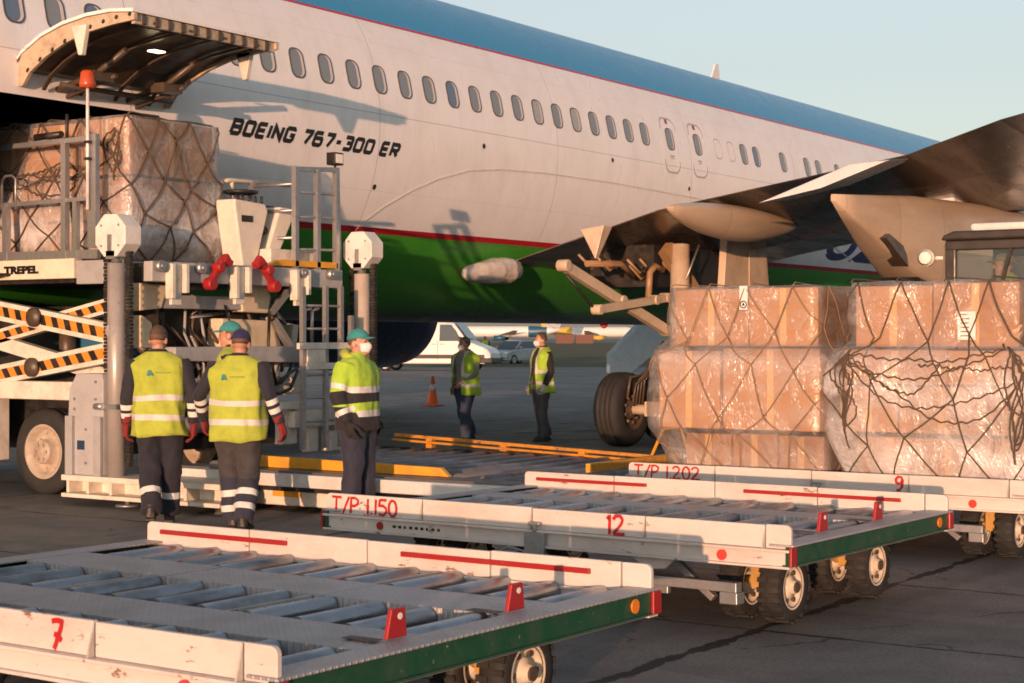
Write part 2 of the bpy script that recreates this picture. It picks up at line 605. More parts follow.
# ---------------------------------------------------------------- setting: apron, grass, painted line
def ground_material():
    m, nt, b = new_mat('apron_concrete')
    c = coord(nt, 'Object')
    big = noise_n(nt, c, 0.22, 5, 0.6)
    mid = noise_n(nt, c, 1.7, 6, 0.65)
    fine = noise_n(nt, c, 46, 5, 0.7)
    col = mix_n(nt, ramp_n(nt, big, 0.35, 0.68), (0.160, 0.156, 0.153), (0.245, 0.237, 0.23))
    col = mix_n(nt, math_n(nt, 'MULTIPLY', ramp_n(nt, mid, 0.42, 0.72), 0.5), col, (0.10, 0.096, 0.093))
    col = mix_n(nt, math_n(nt, 'MULTIPLY', ramp_n(nt, fine, 0.45, 0.60), 0.6), col, (0.075, 0.071, 0.068))
    # tyre tracks: soft dark streaks along both taxi directions
    for stv, sc_ in (((0.05, 1.0, 1), 1.1), ((1.0, 0.06, 1), 0.9)):
        tr_ = noise_n(nt, coord(nt, 'Object', stv), sc_ * 2.0, 5, 0.65)
        col = mix_n(nt, math_n(nt, 'MULTIPLY', ramp_n(nt, tr_, 0.54, 0.70), 0.45), col, (0.07, 0.066, 0.063))
    # repaired patches
    pv = N(nt, 'ShaderNodeTexVoronoi', i_Scale=0.35)
    nt.links.new(c, pv.inputs['Vector'])
    ps = N(nt, 'ShaderNodeSeparateXYZ')
    nt.links.new(pv.outputs['Color'], ps.inputs[0])
    col = mix_n(nt, math_n(nt, 'MULTIPLY', ramp_n(nt, ps.outputs[0], 0.6, 0.95), 0.3), col, (0.29, 0.275, 0.26))
    # oil spots
    vo = N(nt, 'ShaderNodeTexVoronoi', i_Scale=0.8, i_Randomness=1.0)
    wv = N(nt, 'ShaderNodeVectorMath', operation='ADD')
    nn = N(nt, 'ShaderNodeTexNoise', i_Scale=4.0, i_Detail=4.0)
    nt.links.new(c, nn.inputs['Vector'])
    sc = N(nt, 'ShaderNodeVectorMath', operation='SCALE')
    sc.inputs['Scale'].default_value = 0.35
    nt.links.new(nn.outputs['Color'], sc.inputs[0])
    nt.links.new(c, wv.inputs[0])
    nt.links.new(sc.outputs[0], wv.inputs[1])
    nt.links.new(wv.outputs[0], vo.inputs['Vector'])
    spot = math_n(nt, 'SUBTRACT', 1.0, ramp_n(nt, vo.outputs['Distance'], 0.07, 0.14), True)
    col = mix_n(nt, math_n(nt, 'MULTIPLY', spot, 0.75), col, (0.03, 0.028, 0.027))
    # slab joints, sealed with wandering tar
    sx = N(nt, 'ShaderNodeSeparateXYZ')
    wob = N(nt, 'ShaderNodeVectorMath', operation='ADD')
    nw = N(nt, 'ShaderNodeTexNoise', i_Scale=1.6, i_Detail=5.0, i_Roughness=0.7)
    nt.links.new(c, nw.inputs['Vector'])
    s2 = N(nt, 'ShaderNodeVectorMath', operation='SCALE')
    s2.inputs['Scale'].default_value = 0.12
    nt.links.new(nw.outputs['Color'], s2.inputs[0])
    nt.links.new(c, wob.inputs[0])
    nt.links.new(s2.outputs[0], wob.inputs[1])
    nt.links.new(wob.outputs[0], sx.inputs[0])

    def lines(x, period, off, half):
        t = math_n(nt, 'FRACT', math_n(nt, 'DIVIDE', math_n(nt, 'ADD', x, off), period))
        d = math_n(nt, 'MULTIPLY', math_n(nt, 'ABSOLUTE', math_n(nt, 'SUBTRACT', t, 0.5)), period)
        return math_n(nt, 'LESS_THAN', d, half)
    wid = math_n(nt, 'MULTIPLY', ramp_n(nt, noise_n(nt, c, 2.1, 5, 0.75), 0.42, 0.8), 0.085)
    j1 = lines(sx.outputs[0], 5.0, JX, math_n(nt, 'ADD', wid, 0.012))
    j2 = lines(sx.outputs[1], 2.13, JY, math_n(nt, 'ADD', math_n(nt, 'MULTIPLY', wid, 0.35), 0.012))
    j = math_n(nt, 'MAXIMUM', j1, j2)
    # fine cracks
    vc = N(nt, 'ShaderNodeTexVoronoi', feature='DISTANCE_TO_EDGE', i_Scale=0.42)
    nt.links.new(wv.outputs[0], vc.inputs['Vector'])
    crack = math_n(nt, 'MULTIPLY', math_n(nt, 'LESS_THAN', vc.outputs['Distance'], 0.006), ramp_n(nt, mid, 0.5, 0.55))
    col = mix_n(nt, math_n(nt, 'MULTIPLY', crack, 0.7), col, (0.03, 0.028, 0.027))
    col = mix_n(nt, j, col, (0.022, 0.021, 0.021))
    nt.links.new(col, b.inputs['Base Color'])
    rr = N(nt, 'ShaderNodeMapRange', i_1=0.3, i_2=0.7, i_3=0.6, i_4=0.9)
    nt.links.new(mid, rr.inputs[0])
    nt.links.new(rr.outputs[0], b.inputs['Roughness'])
    b.inputs['Specular IOR Level'].default_value = 0.35
    h = math_n(nt, 'SUBTRACT', math_n(nt, 'ADD', fine, math_n(nt, 'MULTIPLY', mid, 1.5)), math_n(nt, 'MULTIPLY', j, 0.8))
    bp = N(nt, 'ShaderNodeBump', i_Strength=0.35, i_Distance=0.012)
    nt.links.new(h, bp.inputs['Height'])
    nt.links.new(bp.outputs[0], b.inputs['Normal'])
    return m


JX, JY = 2.5 + 4.15 - 0.06, 1.065 - 8.77 - 0.06       # where the slab joints run
g = MB().add([(-3000, -3000, 0), (3000, -3000, 0), (3000, 3000, 0), (-3000, 3000, 0)], [(0, 1, 2, 3)])
tag(g.build('apron_ground', ground_material(), recalc=False), kind='structure')

# camera axes on the ground, used to lay out things far away: right and forward
RT = V(math.cos(R(VIEW_YAW)), math.sin(R(VIEW_YAW)), 0)
FW = V(-math.sin(R(VIEW_YAW)), math.cos(R(VIEW_YAW)), 0)


def cw(x, y, z=0.0):
    """point x metres right of and y metres in front of where the photographer stands"""
    return RT * x + FW * y + V(0, 0, z)


def grass_material():
    m, nt, b = new_mat('dry_grass')
    c = coord(nt, 'Object', (1, 1, 1))
    n1 = noise_n(nt, c, 0.05, 6, 0.7)
    n2 = noise_n(nt, c, 1.5, 5, 0.7)
    col = mix_n(nt, ramp_n(nt, n1, 0.35, 0.65), (0.062, 0.07, 0.022), (0.11, 0.095, 0.036))
    col = mix_n(nt, math_n(nt, 'MULTIPLY', ramp_n(nt, n2, 0.4, 0.7), 0.5), col, (0.05, 0.055, 0.02))
    nt.links.new(col, b.inputs['Base Color'])
    b.inputs['Roughness'].default_value = 0.9
    bp = N(nt, 'ShaderNodeBump', i_Strength=0.8, i_Distance=0.3)
    nt.links.new(n2, bp.inputs['Height'])
    nt.links.new(bp.outputs[0], b.inputs['Normal'])
    return m


GRASS = grass_material()
g = MB()
rows = []
nx = 60
for j, y in enumerate((97, 100, 140, 220, 360, 560)):
    rows.append([cw(-700 + 1500 * i / nx, y + (random.uniform(-0.8, 0.8) if j == 0 else 0), 0.004 + (0.05 if j else 0)) for i in range(nx + 1)])
g.loft(rows, closed=False, smooth=True)
tag(g.build('grass_field', GRASS), kind='structure')

g = MB()
a, b_ = V(-15.6, 23.1, 0.004), V(-13.4, 25.2, 0.004)
a = cw(-0.5, 29.6, 0.004)
b_ = cw(2.3, 31.2, 0.004)
d = (b_ - a).normalized()
sd = V(-d.y, d.x, 0) * 0.07
g.add([a - sd, b_ - sd, b_ + sd, a + sd], [(0, 1, 2, 3)])
tag(g.build('road_marking', paint('worn_line_paint', (0.6, 0.6, 0.57), 0.7, dirt=0.7, scale=3), recalc=False), kind='structure')
# ---------------------------------------------------------------- the airliner (lies along +Y, nose far away)
UC, ZC, RAD, RB = -16.474, 4.55, 2.515, 2.62
plane = thing('airliner', 'white twin engine airliner with blue roof, green belly and its cargo door open', 'airplane', (UC, 22, 0))


def fus_scale(v):
    if v < -2:
        t = min(1, (-2 - v) / 11)
        return 1 - 0.86 * t ** 1.5, 0.9 * t ** 1.3
    if v > 45:
        t = min(1, (v - 45) / 9.0)
        return math.sqrt(max(0.0, 1 - t ** 2.0)) * 0.985 + 0.015, -0.5 * t ** 1.6
    return 1.0, 0.0


def fus_pt(v, ang, off=0.0):
    """surface point; ang 0 = the side towards the camera, 90 = crown"""
    k, dz = fus_scale(v)
    a = R(ang)
    c, s_ = math.cos(a), math.sin(a)
    zr = RAD if s_ >= 0 else RB
    return V(UC + (RAD * k + off) * c, v, ZC + dz + (zr * k + off) * s_)


def ang_of(z, v=20):
    s_ = (z - ZC) / (RAD if z > ZC else RB)
    return math.degrees(math.asin(max(-1, min(1, s_))))


def livery(name='airliner_paint'):
    m, nt, b = new_mat(name)
    c = coord(nt, 'Object')
    sp = N(nt, 'ShaderNodeSeparateXYZ')
    nt.links.new(c, sp.inputs[0])
    z, y = sp.outputs[2], sp.outputs[1]
    st = coord(nt, 'Object', (1, 0.6, 0.25))
    streak = noise_n(nt, st, 5, 6, 0.65)
    big = noise_n(nt, c, 0.8, 5, 0.6)
    white = mix_n(nt, math_n(nt, 'MULTIPLY', ramp_n(nt, streak, 0.45, 0.75), 0.34), (0.80, 0.79, 0.79), (0.57, 0.54, 0.50))
    white = mix_n(nt, math_n(nt, 'MULTIPLY', ramp_n(nt, big, 0.4, 0.75), 0.10), white, (0.45, 0.42, 0.38))
    col = mix_n(nt, math_n(nt, 'GREATER_THAN', z, 5.985), white, (0.03, 0.26, 0.50))
    red = math_n(nt, 'MULTIPLY', math_n(nt, 'GREATER_THAN', z, 5.945), math_n(nt, 'LESS_THAN', z, 5.985))
    col = mix_n(nt, red, col, (0.45, 0.02, 0.06))
    green = mix_n(nt, math_n(nt, 'MULTIPLY', ramp_n(nt, streak, 0.4, 0.75), 0.25), (0.055, 0.30, 0.03), (0.03, 0.14, 0.025))
    col = mix_n(nt, math_n(nt, 'LESS_THAN', z, 3.15), col, (0.40, 0.012, 0.025))
    col = mix_n(nt, math_n(nt, 'LESS_THAN', z, 3.07), col, green)
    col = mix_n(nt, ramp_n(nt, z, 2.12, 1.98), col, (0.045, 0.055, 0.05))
    # plate seams and rivet rows
    seam = math_n(nt, 'LESS_THAN', math_n(nt, 'ABSOLUTE', math_n(nt, 'SUBTRACT', z, 4.63)), 0.006)
    for zz in (5.62, 3.62):
        seam = math_n(nt, 'MAXIMUM', seam, math_n(nt, 'MULTIPLY', math_n(nt, 'LESS_THAN', math_n(nt, 'ABSOLUTE', math_n(nt, 'SUBTRACT', z, zz)), 0.004), 0.35))
    fr = math_n(nt, 'FRACT', math_n(nt, 'DIVIDE', math_n(nt, 'ADD', y, 100.02), 4.46))
    ring = math_n(nt, 'LESS_THAN', math_n(nt, 'ABSOLUTE', math_n(nt, 'SUBTRACT', fr, 0.5)), 0.0016)
    fr2 = math_n(nt, 'FRACT', math_n(nt, 'DIVIDE', math_n(nt, 'ADD', y, 100.0), 0.557))
    ring2 = math_n(nt, 'MULTIPLY', math_n(nt, 'LESS_THAN', math_n(nt, 'ABSOLUTE', math_n(nt, 'SUBTRACT', fr2, 0.5)), 0.009), 0.22)
    s_all = math_n(nt, 'MAXIMUM', math_n(nt, 'MAXIMUM', seam, ring), ring2)
    col = mix_n(nt, math_n(nt, 'MULTIPLY', s_all, 0.45), col, (0.12, 0.10, 0.09))
    nt.links.new(col, b.inputs['Base Color'])
    rr = N(nt, 'ShaderNodeMapRange', i_1=0.3, i_2=0.7, i_3=0.26, i_4=0.34)
    nt.links.new(streak, rr.inputs[0])
    nt.links.new(rr.outputs[0], b.inputs['Roughness'])
    wave = noise_n(nt, coord(nt, 'Object', (1, 1.8, 1.0)), 1.3, 2, 0.4)
    bp = N(nt, 'ShaderNodeBump', i_Strength=0.06, i_Distance=0.04)
    nt.links.new(math_n(nt, 'SUBTRACT', wave, math_n(nt, 'MULTIPLY', s_all, 0.06)), bp.inputs['Height'])
    nt.links.new(bp.outputs[0], b.inputs['Normal'])
    return m


LIVERY = livery()

# fuselage skin, with the cargo door opening left out
DV0, DV1 = 11.55, 13.85
DA0, DA1 = ang_of(2.35), ang_of(4.17)
vs = sorted(set([-13, -11, -9, -6, -4, -2, 0, 3, 6, 9, DV0, 12.4, 13.2, DV1, 15, 17, 19] + [21 + 1.5 * i for i in range(16)] + [45 + 9.0 * math.sin(R(90) * i / 10) for i in range(11)]))
angs = sorted(set([-180 + 5 * i for i in range(72)] + [DA0, DA1]))
angs = [a for a in angs if not (abs(a - DA0) < 1.5 and a != DA0) and not (abs(a - DA1) < 1.5 and a != DA1)]
g = MB()
nA = len(angs)
verts = [fus_pt(v, a) for v in vs for a in angs]
faces = []
for i in range(len(vs) - 1):
    for k in range(nA):
        k2 = (k + 1) % nA
        if DV0 - 1e-6 <= vs[i] < DV1 - 1e-6 and DA0 - 1e-6 <= angs[k] < DA1 - 1e-6 and k2:
            continue
        faces.append((i * nA + k, i * nA + k2, (i + 1) * nA + k2, (i + 1) * nA + k))
g.add(verts, faces, 0, True)
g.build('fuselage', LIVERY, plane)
# dark hold behind the opening
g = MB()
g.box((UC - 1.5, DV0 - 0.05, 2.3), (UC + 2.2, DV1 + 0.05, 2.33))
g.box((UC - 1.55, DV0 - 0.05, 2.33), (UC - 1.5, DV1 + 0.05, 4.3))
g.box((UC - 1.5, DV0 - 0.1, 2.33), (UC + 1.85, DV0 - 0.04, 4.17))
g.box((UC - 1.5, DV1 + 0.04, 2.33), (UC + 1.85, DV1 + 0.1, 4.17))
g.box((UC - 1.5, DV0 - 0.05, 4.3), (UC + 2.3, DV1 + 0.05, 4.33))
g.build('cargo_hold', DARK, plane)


def round_rect(w, h, r, n=6):
    pts = []
    for cx, cy, a0 in ((w / 2 - r, h / 2 - r, 0), (-w / 2 + r, h / 2 - r, 90), (-w / 2 + r, -h / 2 + r, 180), (w / 2 - r, -h / 2 + r, 270)):
        for i in range(n + 1):
            a = R(a0 + 90 * i / n)
            pts.append((cx + r * math.cos(a), cy + r * math.sin(a)))
    return pts


def on_skin(v0, z0, dv, dh, off):
    a = ang_of(z0) + math.degrees(dh / RAD)
    return fus_pt(v0 + dv, a, off)


def ring_on_skin(g, v0, z0, outer, inner, off0, off1, mi=0):
    o0 = [on_skin(v0, z0, x, y, off0) for x, y in outer]
    o1 = [on_skin(v0, z0, x, y, off1) for x, y in outer]
    i1 = [on_skin(v0, z0, x, y, off1) for x, y in inner]
    i0 = [on_skin(v0, z0, x, y, off0) for x, y in inner]
    g.loft([o0, o1, i1, i0], mi, caps=False, smooth=False)


def fill_on_skin(g, v0, z0, outline, off, mi=0):
    c = on_skin(v0, z0, 0, 0, off)
    pts = [on_skin(v0, z0, x, y, off) for x, y in outline]
    n = len(pts)
    g.add([c] + pts, [(0, 1 + i, 1 + (i + 1) % n) for i in range(n)], mi, True)


RIMDARK = paint('window_gasket', (0.09, 0.085, 0.085), 0.4, dirt=0.1)
PANE = paint('cabin_window_pane', (0.22, 0.25, 0.27), 0.10, dirt=0.0, bump=0)
PANE2 = paint('cabin_window_blue', (0.13, 0.19, 0.27), 0.08, dirt=0.0, bump=0)
PANE3 = paint('cabin_window_blind', (0.36, 0.37, 0.37), 0.3, dirt=0.0, bump=0)
WIN_RND = random.Random(5)
REVEAL_LIT = paint('window_lit_reveal', (0.62, 0.55, 0.52), 0.4, dirt=0.0, bump=0)
OUTLINE = paint('door_outline_grey', (0.42, 0.40, 0.40), 0.4, dirt=0.1, bump=0)


def window(v0, parent=plane, z0=5.10):
    g = MB()
    ring_on_skin(g, v0, z0, round_rect(0.275, 0.40, 0.11), round_rect(0.235, 0.36, 0.095), -0.01, 0.007)
    w = g.build('window', RIMDARK, parent)
    g = MB()
    fill_on_skin(g, v0, z0, round_rect(0.237, 0.362, 0.096), 0.003)
    g.build('pane', WIN_RND.choice((PANE, PANE, PANE2, PANE, PANE3, PANE)), w)
    g = MB()                                     # flat crescent painted lighter as the sunlit jamb of the recess, nose side
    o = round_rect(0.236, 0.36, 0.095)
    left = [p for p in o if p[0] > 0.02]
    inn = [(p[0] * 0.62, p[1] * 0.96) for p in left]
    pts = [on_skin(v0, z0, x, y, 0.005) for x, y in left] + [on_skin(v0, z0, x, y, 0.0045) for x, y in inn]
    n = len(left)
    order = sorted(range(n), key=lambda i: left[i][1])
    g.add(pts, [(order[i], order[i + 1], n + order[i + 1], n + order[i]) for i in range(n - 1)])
    g.build('reveal', REVEAL_LIT, w)
    return w


for i in range(-9, 17):
    window(16.26 + 0.5575 * i)
for v0 in (29.0, 29.55, 30.76, 31.92, 32.5, 33.5, 34.1, 34.65, 35.2):
    window(v0)
for v0 in (27.92, 28.46):                        # blanked windows: an outline only
    g = MB()
    ring_on_skin(g, v0, 5.1, round_rect(0.27, 0.39, 0.10), round_rect(0.235, 0.355, 0.09), -0.01, 0.004)
    g.build('blanked_window', OUTLINE, plane)
for v0 in (26.08, 27.12):
    g = MB()
    ring_on_skin(g, v0, 5.0, round_rect(0.56, 1.0, 0.17), round_rect(0.50, 0.94, 0.15), -0.01, 0.005)
    d = g.build('emergency_exit', OUTLINE, plane)
    window(v0, d, 5.1)
    g = MB()
    fill_on_skin(g, v0, 5.41, round_rect(0.09, 0.09, 0.02, 2), 0.005)
    g.build('handle', RED, d)
    g = MB()
    fill_on_skin(g, v0, 4.80, round_rect(0.16, 0.03, 0.01, 1), 0.004)
    fill_on_skin(g, v0, 4.76, round_rect(0.12, 0.02, 0.008, 1), 0.004)
    g.build('placard', OUTLINE, d)

for v0, z0 in ((17.92, 3.67), (20.3, 4.43), (24.0, 4.55), (26.7, 4.28)):
    g = MB()
    fill_on_skin(g, v0, z0, round_rect(0.075, 0.075, 0.036, 3), 0.006)
    g.build('drain_port', DARK, plane)


def skin_text(name, txt, v0, z0, size, sx, shear, mat, bold, length=None):
    cu = bpy.data.curves.new(name, 'FONT')
    cu.body = txt
    cu.size = size
    cu.shear = shear
    cu.offset = bold
    cu.resolution_u = 6
    o = bpy.data.objects.new('t', cu)
    TMP.collection.objects.link(o)
    vl = TMP.view_layers[0]
    vl.update()
    me = bpy.data.meshes.new_from_object(o.evaluated_get(vl.depsgraph))
    bpy.data.objects.remove(o)
    b = bmesh.new()
    b.from_mesh(me)
    for k in range(3):
        bmesh.ops.subdivide_edges(b, edges=[e for e in b.edges if e.calc_length() > 0.12], cuts=1)
    bmesh.ops.triangulate(b, faces=b.faces)
    b.to_mesh(me)
    b.free()
    xs = [p.co.x for p in me.vertices]
    k = sx if length is None else length / (max(xs) - min(xs))
    x0 = min(xs)
    for p in me.vertices:
        x, y = (p.co.x - x0) * k, p.co.y
        q = on_skin(v0, z0, x, y, 0.005)
        p.co = q - ORG[plane.name]
    me.materials.clear()
    return link(name, me, mat, plane)


BLK = {
    'B': (1.0, [[(0, 0), (0, 1), (.85, 1), (.97, .88), (.97, .62), (.85, .52), (0, .52)], [(.8, .52), (1, .4), (1, .13), (.87, 0), (0, 0)]]),
    'O': (1.0, [[(.5, 1), (.87, 1), (1, .87), (1, .13), (.87, 0), (.13, 0), (0, .13), (0, .87), (.13, 1), (.52, 1)]]),
    'E': (.95, [[(.95, 1), (.1, 1), (0, .9), (0, .1), (.1, 0), (.95, 0)], [(0, .5), (.88, .5)]]),
    'I': (.0, [[(0, 0), (0, 1)]]),
    'N': (1.0, [[(0, 0), (0, 1), (1, 0), (1, 1)]]),
    'G': (1.0, [[(1, .8), (1, .87), (.87, 1), (.13, 1), (0, .87), (0, .13), (.13, 0), (.87, 0), (1, .13), (1, .46), (.55, .46)]]),
    '7': (.95, [[(0, 1), (.95, 1), (.95, .85), (.4, 0)]]),
    '6': (1.0, [[(.95, 1), (.13, 1), (0, .87), (0, .13), (.13, 0), (.87, 0), (1, .13), (1, .43), (.88, .56), (0, .56)]]),
    '-': (.6, [[(0, .48), (.6, .48)]]),
    '3': (1.0, [[(0, 1), (.87, 1), (1, .87), (1, .65), (.87, .53), (.3, .53)], [(.85, .53), (1, .4), (1, .13), (.87, 0), (0, 0)]]),
    'R': (1.0, [[(0, 0), (0, 1), (.87, 1), (1, .87), (1, .6), (.87, .48), (0, .48)], [(.45, .48), (1, 0)]]),
    ' ': (.25, []),
}
BLK['0'] = BLK['O']


def strip2d(pts, w):
    """mitred band along a flat polyline"""
    dense = []
    for i in range(len(pts) - 1):
        n = 4
        dense += [(pts[i][0] + (pts[i + 1][0] - pts[i][0]) * q / n, pts[i][1] + (pts[i + 1][1] - pts[i][1]) * q / n) for q in range(n)]
    dense.append(pts[-1])
    L, Q = [], []
    for i, p in enumerate(dense):
        a_ = V(p[0] - dense[i - 1][0], p[1] - dense[i - 1][1]) if i else None
        b_ = V(dense[i + 1][0] - p[0], dense[i + 1][1] - p[1]) if i < len(dense) - 1 else None
        a_ = a_ if a_ is not None else b_
        b_ = b_ if b_ is not None else a_
        a_, b_ = a_.normalized(), b_.normalized()
        t_ = (a_ + b_).normalized()
        k_ = 1 / max(0.5, t_.dot(a_))
        nx_, ny_ = -t_.y * w / 2 * k_, t_.x * w / 2 * k_
        L.append((p[0] + nx_, p[1] + ny_))
        Q.append((p[0] - nx_, p[1] - ny_))
    return L, Q


def block_lettering(name, txt, v0, z0, h, cw_, gap, wgt, shear, mat):
    g = MB()
    x = 0.0
    k = 0
    for ch in txt:
        wd, strokes = BLK[ch]
        for st in strokes:
            k += 1
            L, Q = strip2d([(x + p[0] * cw_, p[1] * h) for p in st], wgt)
            n = len(L)
            pts = [on_skin(v0, z0, a_ + b_ * shear, b_, 0.004 + 0.0004 * (k % 5)) for a_, b_ in L + Q]
            g.add(pts, [(i, i + 1, n + i + 1, n + i) for i in range(n - 1)])
        x += wd * cw_ + gap
    return g.build(name, mat, plane, recalc=False)


block_lettering('type_lettering', 'BOEING 767-300 ER', 15.02, 4.10, 0.15, 0.143, 0.078, 0.053, 0.40, BLACKLET)
skin_text('title_lettering', 'UZB', 33.2, 3.33, 1.15, 1.2, 0.25, NAVYLET, 0.03, 4.6)

# wing to body fairing: a slightly proud skin below a curved edge
prof = [(17.75, 2.95), (17.9, 3.2), (18.25, 3.45), (18.75, 3.70), (19.3, 3.9), (20.0, 4.07), (20.8, 4.15), (22.0, 4.19), (24, 4.2), (27, 4.15), (30, 4.0), (33, 3.7), (35, 3.3)]
g = MB()
rows = []
for v, zt in prof:
    a0 = ang_of(zt)
    row = []
    for k in range(61):
        t = k / 60
        a = a0 + (-172 - a0) * t
        edge = min(1, max(0, (v - 17.75) / 2.2)) * min(1, max(0, (35 - v) / 3))
        off = 0.010 + 0.012 * edge * (1 - math.cos(min(1, t * 2.2) * math.pi)) / 2
        row.append(fus_pt(v, a, off))
    rows.append(row)
g.loft(rows, closed=False)
fr = g.build('wing_root_fairing', LIVERY, plane)
g = MB()
edge_ = []
for i in range(len(prof) - 1):
    for q in range(6):
        t = q / 6
        edge_.append((prof[i][0] + (prof[i + 1][0] - prof[i][0]) * t, prof[i][1] + (prof[i + 1][1] - prof[i][1]) * t))
rows = [[fus_pt(v, ang_of(zt) - 0.1, 0.016) for v, zt in edge_], [fus_pt(v, ang_of(zt) - 0.55, 0.018) for v, zt in edge_]]
g.loft(rows, closed=False)
g.build('fairing_seal', paint('seal_grey', (0.63, 0.59, 0.565), 0.5, bump=0), fr, recalc=False)

# ---- wing
WS = [(-16.2, 21.9, 2.50, 32.5, 3.45, 1.0), (-14.6, 21.8, 2.80, 31.6, 3.55, 0.92), (-13.2, 21.8, 3.17, 30.8, 3.62, 0.86), (-11.9, 21.8, 3.52, 30.0, 3.68, 0.78),
      (-9.7, 21.75, 3.85, 28.8, 3.80, 0.68), (-8.0, 21.4, 4.05, 27.9, 3.95, 0.62), (-6.6, 20.9, 4.36, 27.1, 4.22, 0.48), (-2.0, 19.0, 4.95, 24.5, 4.85, 0.40), (6.5, 15.5, 5.9, 19.4, 5.8, 0.24)]


def wing_ring(u, vt, zt, vl, zl, th):
    up = [(0.0, 0.0), (0.12, 0.03), (0.35, 0.25), (0.6, 0.42), (0.8, 0.42), (0.93, 0.27), (1.0, 0.0)]
    lo = [(0.97, -0.22), (0.88, -0.40), (0.7, -0.58), (0.5, -0.52), (0.3, -0.34), (0.12, -0.13), (0.0, -0.02)]
    return [V(u, vt + (vl - vt) * t, zt + (zl - zt) * t + th * h) for t, h in up + lo]


def wing_part(side):
    g = MB()
    rings = [wing_ring(*w) for w in WS]
    if side < 0:
        rings = [[V(2 * UC - p.x, p.y, p.z) for p in r] for r in rings]
    g.loft(rings, smooth=False)
    w = g.build('wing', WINGTONES, plane)
    md = w.modifiers.new('b', 'BEVEL')
    md.width = 0.02
    md.limit_method = 'ANGLE'
    md.angle_limit = R(60)
    return w


wing_r = wing_part(1)
wing_part(-1)
# seams between flap panels: thin dark gaps as strips standing just proud of the lower skin
# raised aileron panel behind the trailing edge, sunlit
pts = [V(-9.95, 21.0, 3.47), V(-8.62, 21.0, 3.93), V(-8.05, 20.9, 3.94), V(-9.0, 20.9, 3.62)]
g = MB()
up = [p + V(0.02, 0.9, 0.10) for p in pts]
g.add(pts + up, [(0, 1, 2, 3), (7, 6, 5, 4), (0, 4, 5, 1), (1, 5, 6, 2), (2, 6, 7, 3), (3, 7, 4, 0)])
g.build('aileron', WHITEAIR, plane, bevel=0.02)


def pod(name, c0, c1, ru, rz_up, rz_dn, mat, n=14, tail=1.0, seg=20, sag=0.0):
    """canoe shaped fairing from c0 (tail) to c1 (nose)"""
    c0, c1 = V(c0), V(c1)
    g = MB()
    rings = []
    for i in range(n + 1):
        t = i / n
        k = max(0.02, (math.sin(math.pi * t ** tail)) ** 0.75)
        c = c0.lerp(c1, t) - V(0, 0, sag * math.sin(math.pi * t))
        ring = []
        for j in range(seg):
            a = 2 * math.pi * j / seg
            zz = math.sin(a)
            ring.append(c + V(ru * k * math.cos(a), 0, (rz_up if zz > 0 else rz_dn) * k * zz))
        rings.append(ring)
    g.loft(rings)
    return g.build(name, mat, plane)


pod('flap_track_fairing', (-10.95, 20.25, 3.42), (-10.95, 24.6, 3.40), 0.26, 0.16, 0.36, FAIRING, tail=0.9)
pod('flap_track_fairing', (-4.6, 18.7, 4.5), (-4.6, 22.6, 4.45), 0.24, 0.16, 0.36, FAIRING)
# plastic wrapped flap end near the body
g = MB()
spine = [(-14.42, 20.45, 2.60, .06), (-14.42, 20.55, 2.605, .10), (-14.42, 20.85, 2.63, .155), (-14.42, 21.25, 2.66, .195), (-14.43, 21.6, 2.68, .20), (-14.45, 21.85, 2.70, .15), (-14.47, 22.05, 2.72, .05)]
g.tube([p[:3] for p in spine], [p[3] for p in spine], 18)
me = remesh(g, 0.018, 1, 'wrapped_flap_end')
me.update()
nrm_ = [p.normal.copy() for p in me.vertices]
for p, n_ in zip(me.vertices, nrm_):
    q_ = V(p.co.x * 8, p.co.y * 3.2, p.co.z * 8)
    p.co += n_ * (0.014 * noise.noise(q_) + 0.012 * (0.5 - abs(noise.noise(q_ * 1.6))))
    p.co -= ORG[plane.name]
me.polygons.foreach_set('use_smooth', [True] * len(me.polygons))
WRAPWHITE = paint('cloudy_plastic_sheet', (0.58, 0.52, 0.46), 0.22, dirt=0.35, scale=6, bump=0.25, stretch=(1, 0.4, 1))
link('wrapped_flap_end', me, WRAPWHITE, plane)
# triangular hinge bracket under the flap
g = MB()
g.add([(-13.02, 21.45, 3.25), (-12.62, 21.45, 3.30), (-12.74, 21.4, 2.80), (-13.0, 21.7, 3.24), (-12.62, 21.7, 3.29), (-12.74, 21.5, 2.83)],
      [(0, 1, 2), (5, 4, 3), (0, 3, 4, 1), (1, 4, 5, 2), (2, 5, 3, 0)])
g.build('flap_bracket', GEARPAINT, plane, bevel=0.01)

# ---- engines
def engine(uc):
    sgn = 1 if uc > UC else -1
    prof = [(32.75, 1.12), (32.8, 1.2), (32.7, 1.28), (32.2, 1.36), (31.3, 1.41), (30.2, 1.40), (28.9, 1.30), (27.9, 1.16), (27.3, 1.04), (27.3, 0.98)]
    g = MB()
    g.lathe(prof, (uc, -0.9, 2.32), 'y', 48)
    e = g.build('engine', BLUEDK if sgn < 0 else WHITEAIR, plane)
    g = MB()
    g.lathe([(27.35, 0.9), (26.6, 0.72), (26.0, 0.55), (25.6, 0.3), (25.2, 0.05)], (uc, -0.9, 2.32), 'y', 32)
    g.build('exhaust_cone', DARK, e)
    g = MB()
    g.lathe([(32.0, 1.1), (32.05, 0.25), (32.5, 0.02)], (uc, -0.9, 2.32), 'y', 32)
    g.build('fan', DARK, e)
    g = MB()
    poly = [(26.0, 2.9), (28.5, 3.0), (31.6, 3.55), (30.5, 3.85), (27.0, 4.05), (24.2, 3.75), (24.0, 3.2)]
    g.prism(poly, uc - 0.22, uc + 0.22, 'x')
    g.build('pylon', WHITEAIR, plane, bevel=0.05)
    return e


engine(UC + 7.93)
engine(UC - 7.93)
